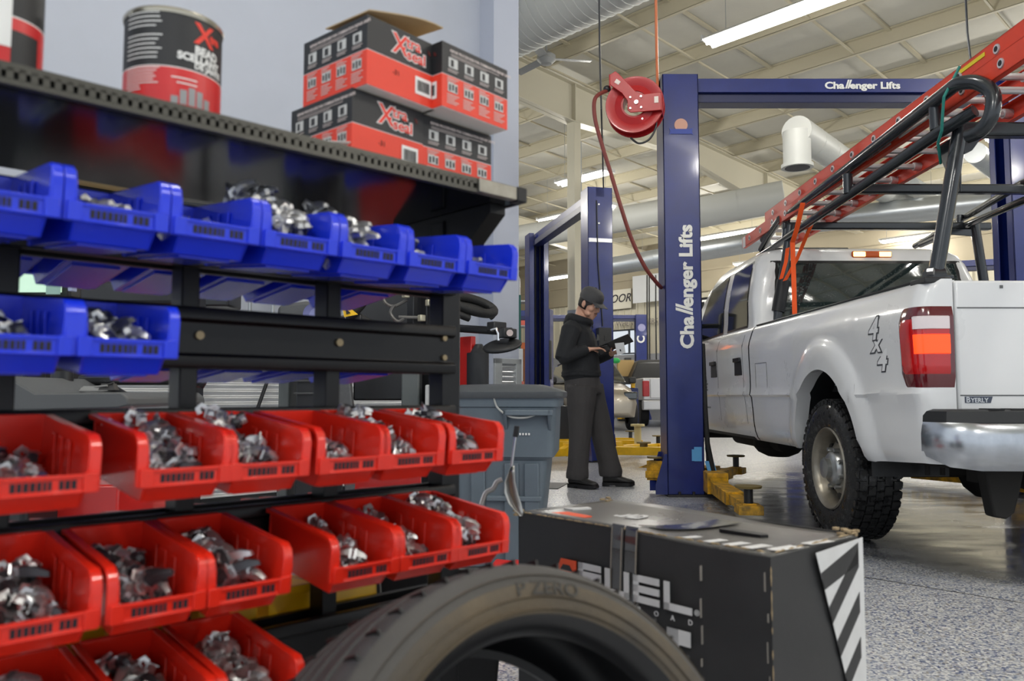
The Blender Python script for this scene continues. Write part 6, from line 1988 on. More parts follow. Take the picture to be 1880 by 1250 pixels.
# upper clutter under the shelf
m = MB(); m.box(L_(760, 418, 4.4), (0.34, 0.08, 0.14)); m.box(L_(865, 424, 4.4), (0.12, 0.1, 0.18)); m.build('tool_head', M_mdark, tch, bevel=0.015)
m = MB(); m.box(L_(745, 428, 4.3), (0.14, 0.02, 0.018)); m.build('name_plate', M_mlight, tch)

# --- grey box column machines seen through the gaps (wheel lift and second changer)
def slab(name, x0, x1, ztop, Y, depth, ma, label, cat, zb=0.0, lean=0.0, extra=None):
    a = at(x0, 725, Y); b = at(x1, 725, Y)
    m = MB(); h = ztop
    m.prism([(a.x, zb), (b.x, zb), (b.x - lean, h), (a.x - lean, h)], Y, Y + depth, 'y')
    return tag(m.build(name, ma, bevel=0.012), label, cat)


ch2 = thing('tyre_machine', 'black tyre machine with silver tube and yellow warning sign behind the rack', 'tyre machine', (0, 0, 0))
def part(nm, mb, ma, bev=0.01): return mb.build(nm, ma, ch2, bevel=bev)
def pxbox(x0, x1, y0, y1, Y, dep=0.1):
    a = at(x0, y1, Y); b = at(x1, y0, Y); m = MB(); m.bb(a.x, b.x, Y, Y + dep, a.z, b.z); return m
part('column', pxbox(648, 762, 380, 735, 4.9, 0.25), M_mdark)
part('side_panel', pxbox(505, 532, 670, 996, 4.6, 0.4), mat('machine_green_grey', (96, 102, 102), 0.45))
part('step_frame', pxbox(538, 596, 672, 1002, 4.5, 0.3), M_mdark)
part('neck', pxbox(540, 584, 588, 674, 4.5, 0.2), M_mdark)
part('tube_bracket', pxbox(634, 664, 575, 596, 4.16, 0.8), M_mdark)
part('base', pxbox(600, 764, 960, 996, 4.6, 0.5), M_mdark)
m = MB()
for y in (699, 722): m.tube([at(540, y, 4.48), at(592, y, 4.48)], 0.006, 6)
part('step_rail', m, M_mgrey, 0)
m = MB(); a = [at(612, 668, 4.4), at(640, 668, 4.4), at(672, 985, 4.5), at(640, 985, 4.5)]
m.rings([[tuple(p) for p in a], [tuple(p + Vector((0, 0.05, 0))) for p in a]]); part('slanted_panel', m, mat('speckled_grey_panel', (92, 94, 96), 0.5, vary=0.1, vscale=60))
part('right_panel', pxbox(734, 770, 680, 1002, 4.5, 0.3), mat('machine_green_grey', (96, 102, 102), 0.45))
m = MB(); m.tube([at(628, 500, 4.2), at(640, 578, 4.2)], 0.042, 18); part('silver_tube', m, M_galv, 0)
m = MB(); m.tube(smooth_path([at(672, 500, 4.15), at(668, 545, 4.15), at(656, 565, 4.15), at(640, 580, 4.15)]), 0.03, 12); part('rubber_sleeve', m, M_rubber, 0)
a = [at(626, 552, 4.1), at(657, 577, 4.1), at(632, 582, 4.1)]
m = MB(); m.rings([[tuple(p) for p in a], [tuple(p + Vector((0, 0.01, 0))) for p in a]]); part('warning_sign', m, mat('warning_yellow', (246, 196, 20), 0.5), 0)
a = [at(634, 566, 4.09), at(643, 574, 4.09), at(636, 577, 4.09)]
m = MB(); m.rings([[tuple(p) for p in a], [tuple(p + Vector((0, 0.008, 0))) for p in a]]); part('warning_mark', m, M_black, 0)
m = MB(); m.rings([[(p.x, p.y + d_, p.z) for p in (at(508, 590, 4.3), at(508, 565, 4.3), at(516, 558, 4.3), at(560, 552, 4.3), at(588, 556, 4.3), at(588, 595, 4.3))] for d_ in (0, 0.35)]); part('hood_cover', m, M_mgrey, 0.02)
m = MB(); m.lathe([(0, 0.0), (0.035, 0.002), (0.055, 0.02), (0.06, 0.04)], 24, Matrix.Translation(at(580, 578, 4.26)) @ Matrix.Rotation(PI / 2, 4, 'X')); part('lens', m, mat('blue_lens', (150, 154, 200), 0.2), 0)
m = MB(); m.tube([at(506, 672, 4.62), at(497, 682, 4.3), at(472, 752, 4.25)], 0.010, 8); part('lever', m, M_black, 0)
part('cable_cover', pxbox(341, 420, 515, 562, 4.0, 0.2), M_mdark)
part('cable_post', pxbox(348, 364, 560, 1036, 4.04, 0.1), M_mdark)
part('lower_light_panel', pxbox(778, 796, 706, 1008, 4.4, 0.2), M_mlight)

# --- wheel balancer with the green screen at the left
bal = thing('wheel_balancer', 'wheel balancer with pale green screen and dark grey tray behind the left rack end', 'wheel balancer', (0, 0, 0))
def bpart(nm, mb, ma, bev=0.01): return mb.build(nm, ma, bal, bevel=bev)
bpart('monitor_case', pxbox(8, 130, 470, 548, 2.62, 0.08), M_mdark)
bpart('monitor_mast', pxbox(34, 54, 546, 760, 2.70, 0.12), M_mdark)
bpart('cover_mast', pxbox(150, 172, 556, 1116, 3.24, 0.1), M_mdark)
sc_ = bpart('screen', pxbox(18, 112, 478, 536, 2.60, 0.012), mat('lit_green_screen', (188, 220, 196), 0.3, emit=0.55), 0)
m = pxbox(84, 112, 478, 540, 2.592, 0.004); m.build('screen_menu', mat('screen_menu_green', (128, 158, 148), 0.3, emit=0.3), sc_, smooth=0)
m = MB(); m.lathe([(0.012, 0), (0.017, 0), (0.017, -0.002), (0.012, -0.002)], 20, Matrix.Translation(at(105, 507, 2.585)) @ Matrix.Rotation(PI / 2, 4, 'X')); m.box(at(40, 486, 2.585), (0.02, 0.002, 0.012)); m.build('screen_icon', mat('screen_yellow', (206, 196, 80), 0.3, emit=0.4), sc_)
bpart('slim_box', pxbox(124, 133, 507, 534, 2.5, 0.03), mat('pale_blue_box', (160, 170, 200), 0.5), 0.002)
m = MB(); m.rings([[tuple(p) for p in (at(6, 770, Y), at(6, 690, Y), at(98, 746 if Y < 2.3 else 735, Y), at(220, 745, Y), at(234, 735, Y), at(234, 724, Y), at(222, 716, Y), at(80, 719, Y), at(60, 720, Y), at(14, 692, Y))] for Y in (2.2, 2.7)])
m = MB()
def trayp(Y): return [at(6, 762, Y), at(6, 692, Y), at(12, 690, Y), at(64, 722, Y), at(222, 720, Y), at(234, 730, Y), at(236, 744, Y), at(214, 749, Y), at(96, 752, Y)]
m.rings([[tuple(p) for p in trayp(2.2)], [tuple(Vector((p.x * 1.0, 2.75, p.z))) for p in trayp(2.2)]])
bpart('weight_tray', m, mat('tray_grey', (82, 84, 86), 0.5), 0.012)
m = MB(); m.cyl(at(114, 722, 2.5), at(114, 682, 2.5), 0.032, seg=24); bpart('cone', m, M_mdark, 0)
bpart('shaft_housing', pxbox(140, 310, 688, 706, 2.6, 0.15), M_mdark)
bpart('body', pxbox(-160, 60, 600, 1100, 2.8, 0.5), M_mdark, 0.02)
m = MB(); m.tube([at(322, 690, 2.9), at(366, 700, 2.9), at(374, 682, 2.9)], 0.03, 10); bpart('guard_tube', m, M_black, 0)
m = MB(); m.prism([(0, 0), (0.22, 0.0), (0.20, 0.05), (0.05, 0.06)], 0, 0.1, 'y'); 
m.M = Matrix.Identity(4)
bpart('upper_cover', pxbox(140, 330, 512, 560, 3.2, 0.3), M_mdark, 0.02)
# small tools lying on the tray
for (x, y, w_, h_, c, lab) in ((54, 706, 0.07, 0.022, (206, 196, 176), 'white paper cup lid lying on the balancer tray'), (83, 712, 0.035, 0.035, (214, 206, 190), 'folded white tag on the balancer tray by the black cone'), (84, 718, 0.018, 0.010, (170, 30, 34), 'small red clip on the balancer tray'), (176, 713, 0.09, 0.014, (150, 150, 148), 'silver pliers on the balancer tray'), (200, 710, 0.05, 0.020, (60, 58, 56), 'dark bundle of small tools at the tray end')):
    m = MB(); c0_ = at(x, y, 2.45); m.box(c0_, (w_, 0.03, h_), top=(0.7, 0.8)); m.tube([c0_ + Vector((-w_ / 2, 0, 0)), c0_ + Vector((w_ / 2, -0.02, h_ * 0.6))], 0.003, 6)
    nm_ = lab.split(' lying')[0].split(' on ')[0].split()[-1]
    tag(m.build({'lid': 'paper_cup', 'tag': 'folded_tag', 'clip': 'plastic_clip', 'pliers': 'pliers'}.get(nm_, 'small_tool'), mat('bit_%d' % x, c, 0.5)), lab, 'small item')
# --- red tool cabinet low behind the left red bins
tag(pxbox(-60, 218, 890, 1010, 3.0, 0.5).build('tool_cabinet', M_mred, bevel=0.01), 'red tool cabinet low behind the left end of the rack', 'tool cabinet')
# kraft boxes on a wall shelf behind the top row
sh = thing('parts_shelf', 'dark wall shelf behind the top row of blue bins', 'shelf', (0, 0, 0))
m = MB(); a = at(60, 330, 4.2); b = at(640, 395, 5.6); 
m.rings([[(p.x, p.y, p.z - 0.03), (p.x, p.y + 0.3, p.z - 0.03), (p.x, p.y + 0.3, p.z), (p.x, p.y, p.z)] for p in (a, b)]); m.build('board', M_dark, sh)
m = MB()
for t_ in (0.05, 0.95):
    p = a.lerp(b, t_); m.bb(p.x - 0.02, p.x + 0.02, p.y + 0.2, p.y + 0.24, 0.0, p.z)
m.build('upright', M_dark, sh)
for i, (x0, x1, y0, y1, Y, lab) in enumerate(((92, 212, 270, 330, 4.25, 'kraft cardboard box behind the leftmost blue bins'), (520, 610, 345, 400, 5.3, 'kraft cardboard box behind the heaped blue bin'))):
    o = pxbox(x0, x1, y0, y1, Y, 0.25).build('cardboard_box', mat('kraft_dim', (178, 150, 100), 0.8), bevel=0.004); tag(o, lab, 'cardboard box')
    if i == 0:
        m = MB(); text_into(m, 'SELL', 0.045, plane_M(at(150, 312, 4.245), (1, 0, 0), (0, 0, 1)), 0.001); m.build('print', mat('kraft_ink', (150, 124, 84), 0.8), o, smooth=0)
# wire shelf far behind, yellow light put into its colour
wsf = thing('wire_shelf', 'chrome wire shelf tinted as if warmly lit behind the black rail', 'shelf', (0, 0, 0))
m = MB()
for k in range(3):
    for (xa_, xb_) in ((430, 496), (506, 540)):
        m.tube([at(xa_, 527 + 6 * k, 5.6), at(xb_, 527 + 6 * k, 5.6)], 0.006, 6)
k_ = 430
while k_ < 540:
    m.tube([at(k_, 527, 5.6), at(k_ + 5, 539, 5.6)], 0.004, 5); m.tube([at(k_ + 5, 539, 5.6), at(k_ + 10, 527, 5.6)], 0.004, 5); k_ += 10
m.build('wire_deck', mat('warm_light_chrome', (214, 190, 120), 0.3, 0.6), wsf)
for x in (459, 501):
    m = MB(); q = at(x, 560, 5.6); m.cyl((q.x, q.y, 1.28), (q.x, q.y, 1.75), 0.013); m.tube([(q.x, q.y, 1.3), (q.x - 0.1, q.y + 0.35, 1.3)], 0.01, 6); m.build('post', M_trimgrey, wsf)

# ================================================================== far clutter between the wall corner and the left lift
ws = thing('steel_shelving', 'open steel shelving with stacked parts beside the teal post', 'shelving', (at(945, 720, 19).x, 19, 0))
for x in (-0.1, 0.55):
    for y in (0, 0.5):
        m = MB(); m.bb(x - 0.02, x + 0.02, y - 0.02, y + 0.02, 0, 3.6); m.build('upright', M_trimgrey, ws)
for z in (0.4, 1.1, 1.8, 2.5, 3.1):
    m = MB(); m.bb(-0.1, 0.55, 0, 0.5, z, z + 0.03); m.build('shelf_board', M_trimgrey if z > 1.5 else M_liftblued, ws)
cols_ = [(180, 96, 50), (206, 96, 84), (150, 130, 100), (70, 80, 110), (210, 206, 196), (200, 120, 60), (196, 70, 60)]
random.seed(2)
for j, z in enumerate((0.43, 1.13, 1.83, 2.53)):
    for i in range(3):
        w_ = random.uniform(0.12, 0.19); m = MB(); m.bb(0, w_, 0, 0.35, 0, random.uniform(0.15, 0.42))
        o = m.build('stored_box', mat('stored_%d' % (random.randrange(7)), cols_[(i + j * 2) % 7], 0.6), None, bevel=0.004, loc=(ws.location.x - 0.07 + i * 0.21, 19.05, z + 0.0))
        tag(o, '%s parts box on the %s shelf of the steel shelving' % (['left', 'middle', 'right'][i], ['lowest', 'second', 'third', 'top'][j]), 'box')
o = pxbox(934, 960, 640, 700, 12.5, 0.6).build('white_cabinet', mat('cabinet_white', (206, 210, 214), 0.5), bevel=0.01); tag(o, 'white cabinet with a printed notice beside the wall corner', 'cabinet')
m = pxbox(940, 945, 648, 670, 12.49, 0.005); m.build('notice', M_ink, o)
tag(pxbox(935, 962, 700, 712, 11.5, 0.5).build('red_crate', mat('faded_red', (214, 120, 108), 0.6), bevel=0.01), 'faded red crate low beside the teal post', 'crate')
tag(pxbox(1043, 1056, 660, 712, 15.5, 0.5).build('paper_roll', mat('beige_bin', (180, 170, 150), 0.6), bevel=0.01), 'beige bin between the left lift and the mechanic', 'bin')
tag(pxbox(1006, 1046, 745, 806, 11.8, 0.5).build('tool_chest', M_mdark, bevel=0.01), 'black tool chest on the floor behind the trash cart', 'tool chest')
tag(pxbox(960, 975, 640, 712, 14.8, 0.4).build('wood_panel', mat('brown_board', (136, 84, 52), 0.6), bevel=0.01), 'brown board standing behind the left lift post', 'board')
# banners and boards on the far wall
def wallboard(x0, x1, z0, z1, ma, name, label, cat, off=0.14, text=None):
    b1, _ = ab_of(x0, 0, A_MAX - off); b0, _ = ab_of(x1, 0, A_MAX - off)
    m = MB(); m.M = BM; m.bb(A_MAX - off, A_MAX - off + 0.02, b0, b1, z0, z1)
    o = m.build(name, ma, smooth=0); tag(o, label, cat)
    return o, b0, b1


def walltext(parent, lines, b_left, z_top, size, ma, bold=0.0, shear=0.0, off=0.18, sx=1.0):
    m = MB()
    for i, t_ in enumerate(lines):
        text_into(m, t_, size, BM @ plane_M((A_MAX - off, b_left, z_top - size * 0.85 * (i + 1)), (0, -1, 0), (0, 0, 1)), 0.004, bold, shear, sx=sx)
    m.build('lettering', ma, parent, smooth=0)


o, b0, b1 = wallboard(1240, 1350, 3.18, 4.06, M_black, 'battery_banner', 'black banner with white capital lettering above the pickup cab', 'banner')
bl = ab_of(1258, 0, A_MAX)[0]
walltext(o, ['FREE TESTING'], ab_of(1249, 0, A_MAX)[0], 4.03, 0.42, M_white, 0.012, 0.1)
walltext(o, ['BATTERIES'], ab_of(1268, 0, A_MAX)[0], 3.63, 0.42, M_white, 0.012, 0.1)
o.data = o.data
b1x, _ = ab_of(1236, 0, A_MAX - 0.14)
o, b0, b1 = wallboard(1090, 1160, 3.95, 4.65, mat('cream_board', (206, 202, 186), 0.6), 'cream_banner', 'cream banner with slanted dark lettering above the bright window', 'banner', 0.17)
walltext(o, ['MOOR'], ab_of(1114, 0, A_MAX)[0], 4.55, 0.42, M_ink, 0.004, 0.3)
walltext(o, ['RT WHEN OTHERS HAVE'], ab_of(1122, 0, A_MAX)[0], 3.55, 0.26, mat('faded_print', (120, 112, 110), 0.6), 0.0, 0.1)
o, b0, b1 = wallboard(1163, 1213, 4.05, 5.0, mat('pale_panel', (196, 198, 200), 0.6), 'heater_panel', 'pale grey panel hanging high on the far wall left of the near column', 'panel', 0.5)
for x in (1188, 1192, 1204):
    q = at(x, 520, 22); cord('drop_cord', [at(x, 505, 22), at(x, 560, 22), at(x + 1, 660, 22)], 0.02, M_dark, '%s of the three thin drop cords before the far wall' % {1188: 'leftmost', 1192: 'middle one', 1204: 'rightmost'}[x])
m = MB(); q = at(1150, 700, 26.6)
for dx, z in ((0, 1.4), (0.2, 1.7), (0.05, 2.0), (-0.15, 1.1)): m.box((q.x + dx, 26.6, z), (0.22, 0.2, 0.2))
m.bb(q.x - 0.3, q.x + 0.35, 26.4, 26.8, 0, 0.9)
tag(m.build('parts_cart', M_mdark, bevel=0.01), 'dark cart stacked with gear at the foot of the distant lift post', 'cart')

# gold car
M_gold = mat('champagne_car_paint', (168, 158, 142), 0.3, 0.5, coat=0.7)
carp = at(1120, 766, 17.3)
gc = thing('passenger_car', 'champagne coloured car seen from the front corner behind the blue lift post', 'car', (2.02, 21.2, 0), R(4))
gc.scale = (1.05, 1.0, 1.17)
m = MB()
sect = [(-2.3, 0.55, 0.35, 0.75), (-2.2, 0.72, 0.28, 0.85), (-1.6, 0.80, 0.26, 0.95), (-1.0, 0.82, 0.26, 1.02), (0.6, 0.84, 0.26, 1.04), (1.8, 0.84, 0.26, 1.05), (2.3, 0.78, 0.35, 1.0)]
m.rings([[(-w_, y, z0), (-w_ - 0.05, y, (z0 + z1) / 2), (-w_ + 0.04, y, z1 - 0.08), (-w_ * 0.7, y, z1), (w_ * 0.7, y, z1), (w_ - 0.04, y, z1 - 0.08), (w_ + 0.05, y, (z0 + z1) / 2), (w_, y, z0)] for y, w_, z0, z1 in sect])
m.build('body', M_gold, gc, smooth=50, bevel=0.02)
m = MB(); m.rings([[(-w_, y0, z), (w_, y0, z), (w_, y1, z), (-w_, y1, z)] for z, w_, y0, y1 in ((1.0, 0.76, -1.2, 2.1), (1.45, 0.62, -0.35, 1.6), (1.52, 0.5, -0.1, 1.4))]); m.build('cabin', M_glass, gc, bevel=0.04)
m = MB(); m.rings([[(-w_, y0, z), (w_, y0, z), (w_, y1, z), (-w_, y1, z)] for z, w_, y0, y1 in ((1.46, 0.62, -0.35, 1.6), (1.535, 0.5, -0.1, 1.4))]); m.build('roof', M_gold, gc, bevel=0.02)
for sx in (-1, 1):
    for y in (-1.45, 1.45):
        m = MB(); m.lathe([(0.2, -0.1), (0.31, -0.1), (0.33, -0.07), (0.33, 0.07), (0.31, 0.1), (0.2, 0.1), (0.0, 0.06)], 24, Matrix.Translation((sx * 0.80, y, 0.33)) @ Matrix.Rotation(sx * PI / 2, 4, 'Y')); w_ = m.build('wheel', M_rubber, gc)
        m = MB(); m.lathe([(0.21, 0.09), (0.0, 0.075)], 20, Matrix.Translation((sx * 0.82, y, 0.33)) @ Matrix.Rotation(sx * PI / 2, 4, 'Y')); m.build('rim', M_steel, w_)
    m = MB(); m.box((sx * 0.98, -0.75, 1.06), (0.18, 0.10, 0.14)); m.build('door_mirror', M_dark, gc, bevel=0.03)
    m = MB(); m.box((sx * 0.62, -2.22, 0.72), (0.32, 0.12, 0.16)); m.build('headlamp', M_glass, gc, bevel=0.03)
o = MB(); q = at(1131, 662, 18.4); o.ball((q.x, 18.4, q.z), (0.10, 0.1, 0.07)); tag(o.build('green_dome', mat('bright_green', (40, 170, 84), 0.5)), 'bright green domed lid above the roof of the champagne car', 'lid')
o = MB(); q = at(1148, 676, 24.6); o.box((q.x, q.y, q.z), (0.5, 0.3, 0.5)); tag(o.build('kraft_carton', mat('kraft_dim', (178, 150, 100), 0.8)), 'kraft carton standing behind the champagne car windscreen', 'cardboard box')
tag(pxbox(1158, 1172, 712, 776, 20.6, 0.5).build('tool_trolley', mat('trolley_blue', (26, 40, 96), 0.4), bevel=0.02), 'dark blue tool trolley between the champagne car and the silver pickup', 'tool trolley')
tag(pxbox(1160, 1166, 697, 712, 20.6, 0.2).build('yellow_jack', M_liftyellow, bevel=0.01), 'yellow bottle jack on the dark blue tool trolley', 'jack')
# silver pickup in the distance
M_silver = mat('silver_truck_paint', (204, 204, 206), 0.3, 0.3, coat=0.6)
sp2 = thing('pickup_truck', 'distant silver pickup seen from behind, left of the near lift column', 'pickup truck', (4.47, 21.4, 0), R(0))
m = MB(); m.bb(-0.95, 0.95, 0.0, 2.2, 0.72, 1.32); m.build('bed', M_silver, sp2, bevel=0.03)
m = MB(); m.bb(-0.76, 0.76, -0.04, 0.0, 0.78, 1.30); m.bb(-0.12, 0.12, -0.06, -0.03, 1.12, 1.2); m.build('tailgate', M_silver, sp2, bevel=0.01)
m = MB(); m.bb(-0.99, 0.99, -0.22, -0.0, 0.46, 0.72); m.build('rear_bumper', M_silver, sp2, bevel=0.03)
m = MB(); m.bb(-0.42, -0.10, -0.235, -0.215, 0.53, 0.68); m.build('number_plate', mat('plate_white', (216, 220, 226), 0.5), sp2)
m = MB(); m.bb(-0.34, -0.25, -0.24, -0.234, 0.57, 0.64); m.build('plate_print', M_badgeb, sp2)
m = MB(); m.rings([[(-w_, y0, z), (w_, y0, z), (w_, y1, z), (-w_, y1, z)] for z, w_, y0, y1 in ((1.2, 0.93, 2.2, 4.4), (1.45, 0.9, 2.25, 4.2), (1.85, 0.72, 2.4, 3.9), (1.92, 0.6, 2.6, 3.7))]); m.build('cab', M_dark, sp2, bevel=0.05)
for sx in (-1, 1):
    m = MB(); m.bb(sx * 0.78, sx * 0.96, -0.03, 0.1, 0.82, 1.24); m.build('tail_lamp', mat('lamp_far_red', (170, 40, 44), 0.3), sp2, bevel=0.02)
    m = MB(); m.lathe([(0, -0.12), (0.33, -0.12), (0.36, -0.09), (0.36, 0.09), (0.33, 0.12), (0, 0.12)], 24, Matrix.Translation((sx * 0.8, 0.95, 0.36)) @ Matrix.Rotation(PI / 2, 4, 'Y')); m.build('wheel', M_rubber, sp2)
m = MB(); m.bb(-0.9, 0.9, 0.3, 4.6, 0.45, 0.75); m.build('chassis', M_under, sp2)
# floor scraps
m = MB(); q = onz(948, 968, 0.0); 
rj = thing('floor_jack', 'red trolley jack on the floor between the red bins and the wheel carton', 'floor jack', (onz(942, 960, 0.0).x - 0.02, 3.25, 0), R(60))
m = MB(); m.bb(-0.28, 0.28, -0.13, -0.10, 0.03, 0.14); m.bb(-0.28, 0.28, 0.10, 0.13, 0.03, 0.14); m.prism([(-0.25, 0.10), (0.0, 0.20), (0.10, 0.12), (0.0, 0.08)], -0.06, 0.06, 'y'); m.build('frame', M_mred, rj, bevel=0.008)
m = MB()
for x in (-0.22, 0.22):
    for y in (-0.15, 0.15): m.cyl((x, y - 0.02, 0.04), (x, y + 0.02, 0.04), 0.04)
m.build('wheel', M_dark, rj)
m = MB(); m.cyl((-0.26, 0, 0.1), (-0.26, 0, 0.16), 0.05); m.build('saddle', M_dark, rj)
mt = onz(1035, 890, 0.004); m = MB(); m.bb(-0.35, 0.30, -0.25, 0.25, 0.0, 0.006); o = m.build('drain_mat', M_dark, loc=(mt.x - 0.3, mt.y, 0.0), rot=(0, 0, R(-15))); tag(o, 'dark floor mat just behind the trash cart', 'mat')
# ================================================================== mechanic
M_skin = mat('skin', (206, 158, 134), 0.5, vary=0.05, vscale=14)
M_hood = mat('black_hoodie_cotton', (30, 32, 36), 0.85, bump=0.15, bscale=120)
M_trs = mat('charcoal_work_trousers', (62, 60, 61), 0.85, vary=0.10, vscale=18, bump=0.15, bscale=90)
M_boot = mat('black_boot_leather', (26, 25, 26), 0.45)
M_cap = mat('grey_cap_cloth', (66, 66, 68), 0.7)
M_hair = mat('dark_hair', (34, 28, 26), 0.6)
PX, PYY = at(1095, 720, 7.55).x, 7.55
PZROT = R(-16)
man = thing('person', 'person in black hoodie, grey cap and charcoal work trousers standing and tapping a tablet', 'person', (PX, PYY, 0), PZROT)


def ell_ring(c, d, a, ra, rb, n=14):
    """ring centred c, normal d; ra along a, rb along d x a"""
    d = Vector(d).normalized(); a = Vector(a); a = (a - d * a.dot(d)).normalized(); b = d.cross(a)
    return [tuple(Vector(c) + a * ra * math.cos(2 * PI * i / n) + b * rb * math.sin(2 * PI * i / n)) for i in range(n)]


def limb(m, pts, n=14, side=(0, 1, 0), k=1.0, kb=1.0):
    """pts: (centre, r_side, r_other)"""
    rs = []
    for i, (c, ra, rb) in enumerate(pts):
        c = Vector(c)
        t = Vector(pts[min(i + 1, len(pts) - 1)][0]) - Vector(pts[max(i - 1, 0)][0])
        rs.append(ell_ring(c, t, side, ra * k, rb * k * kb, n))
    m.rings(rs)


def meld(o, vox, smooth_it=3, sub=0):
    r = o.modifiers.new('meld', 'REMESH'); r.mode = 'VOXEL'; r.voxel_size = vox; r.use_smooth_shade = True
    if smooth_it:
        s = o.modifiers.new('smooth', 'SMOOTH'); s.iterations = smooth_it; s.factor = 0.5
    return o


def hand(m, wrist, dirv, palm_n, s=1.0, curl=0.35, thumb_side=1):
    """a palm with four fingers of unequal length and a thumb from the side of the palm"""
    d = Vector(dirv).normalized(); n = Vector(palm_n); n = (n - d * n.dot(d)).normalized(); sd = d.cross(n) * thumb_side   # sd: towards the thumb
    w = Vector(wrist)
    rs = []
    for t, hw, ht in ((-0.01, 0.026, 0.020), (0.02, 0.032, 0.017), (0.055, 0.041, 0.015), (0.085, 0.042, 0.013), (0.098, 0.036, 0.010)):
        c = w + d * t * s; rs.append([tuple(c + sd * hw * s * math.cos(2 * PI * i / 12) + n * ht * s * math.sin(2 * PI * i / 12)) for i in range(12)])
    m.rings(rs)
    for off, L, r0 in ((0.031, 0.070, 0.0092), (0.011, 0.078, 0.0095), (-0.010, 0.072, 0.0090), (-0.030, 0.056, 0.0080)):
        p = w + d * 0.088 * s + sd * off * s; pts = [p]; a = 0.12
        for k, f in enumerate((0.45, 0.32, 0.23)):
            a += curl * (0.6 + 0.5 * k)
            p = p + (d * math.cos(a) + n * math.sin(a)) * L * f * s + sd * off * 0.10 * s; pts.append(p)
        m.tube(pts, [r0 * s, r0 * 0.95 * s, r0 * 0.85 * s, r0 * 0.65 * s], 8)
    p = w + d * 0.022 * s + sd * 0.028 * s
    pts = [p, p + (d * 0.6 + sd * 0.8 + n * 0.2).normalized() * 0.032 * s, p + (d * 0.9 + sd * 1.0 + n * 0.5).normalized() * 0.062 * s, p + (d * 1.3 + sd * 0.95 + n * 0.75).normalized() * 0.088 * s]
    m.tube(pts, [0.014 * s, 0.0125 * s, 0.011 * s, 0.008 * s], 8)


# ---- body: head, neck, arms and hands; the rest hidden in the clothes
HC = Vector((-0.055, 0.0, 1.725))        # head centre
tilt = R(30)                              # looking down
HM = Matrix.Translation(HC) @ Matrix.Rotation(R(-24), 4, 'Z') @ Matrix.Rotation(tilt, 4, 'Y') @ Matrix.Scale(1.10, 4)       # +x forward, z up
m = MB()
# head profile: rings from chin to crown in the head frame
hr = [(-0.118, 0.055, 0.022, 0.020), (-0.108, 0.048, 0.042, 0.034), (-0.09, 0.030, 0.066, 0.050), (-0.065, 0.014, 0.084, 0.062), (-0.035, 0.004, 0.094, 0.070), (0.0, -0.002, 0.099, 0.075), (0.04, -0.006, 0.101, 0.077), (0.075, -0.008, 0.094, 0.072), (0.10, -0.010, 0.075, 0.058), (0.118, -0.012, 0.042, 0.034), (0.124, -0.012, 0.012, 0.01)]
m.rings([[(cx + rx * math.cos(2 * PI * i / 20), ry * math.sin(2 * PI * i / 20), z) for i in range(20)] for z, cx, rx, ry in hr], M=HM)
# nose, brow, lips, chin, ears, cheeks
m.rings([[(0.088, -0.006, 0.025), (0.088, 0.006, 0.025), (0.098, 0.004, 0.022), (0.098, -0.004, 0.022)], [(0.085, -0.013, -0.012), (0.085, 0.013, -0.012), (0.119, 0.007, -0.016), (0.119, -0.007, -0.016)], [(0.085, -0.014, -0.026), (0.085, 0.014, -0.026), (0.112, 0.008, -0.028), (0.112, -0.008, -0.028)]], M=HM)
m.ball((0.108, 0, -0.020), (0.011, 0.011, 0.009), 10, HM)
m.rings([[(0.080, -0.05, 0.040), (0.080, 0.05, 0.040), (0.098, 0.035, 0.040), (0.098, -0.035, 0.040)], [(0.080, -0.05, 0.030), (0.080, 0.05, 0.030), (0.096, 0.035, 0.031), (0.096, -0.035, 0.031)]], M=HM)
m.ball((0.084, 0, -0.052), (0.013, 0.024, 0.007), 10, HM); m.ball((0.082, 0, -0.064), (0.013, 0.021, 0.007), 10, HM); m.ball((0.078, 0, -0.098), (0.018, 0.022, 0.018), 10, HM)
for s in (-1, 1):
    m.ball((0.058, s * 0.045, -0.02), (0.03, 0.022, 0.026), 10, HM)
    m.ball((-0.012, s * 0.079, -0.004), (0.020, 0.008, 0.032), 12, HM @ Matrix.Rotation(0, 4, 'X')); m.ball((-0.006, s * 0.078, -0.030), (0.010, 0.006, 0.012), 8, HM)
    m.ball((0.045, s * 0.052, -0.070), (0.035, 0.018, 0.022), 10, HM)
NB = Vector((-0.155, 0, 1.565))
limb(m, [(HM @ Vector((-0.035, 0, -0.02)), 0.058, 0.066), (HM @ Vector((-0.045, 0, -0.09)), 0.056, 0.062), (NB + Vector((0.01, 0, 0.03)), 0.060, 0.064), (NB + Vector((-0.02, 0, -0.06)), 0.075, 0.075)])
# arm joints
shR, elR, wrR = Vector((-0.20, -0.195, 1.465)), Vector((-0.255, -0.285, 1.215)), Vector((-0.03, -0.17, 1.285))
shL, elL, wrL = Vector((-0.175, 0.195, 1.465)), Vector((-0.10, 0.27, 1.205)), Vector((0.145, 0.08, 1.255))
for s_, e_, w_ in ((shR, elR, wrR), (shL, elL, wrL)):
    limb(m, [(s_, 0.05, 0.05), (e_, 0.042, 0.045), (w_.lerp(e_, 0.3), 0.032, 0.034), (w_, 0.027, 0.024)], 12)
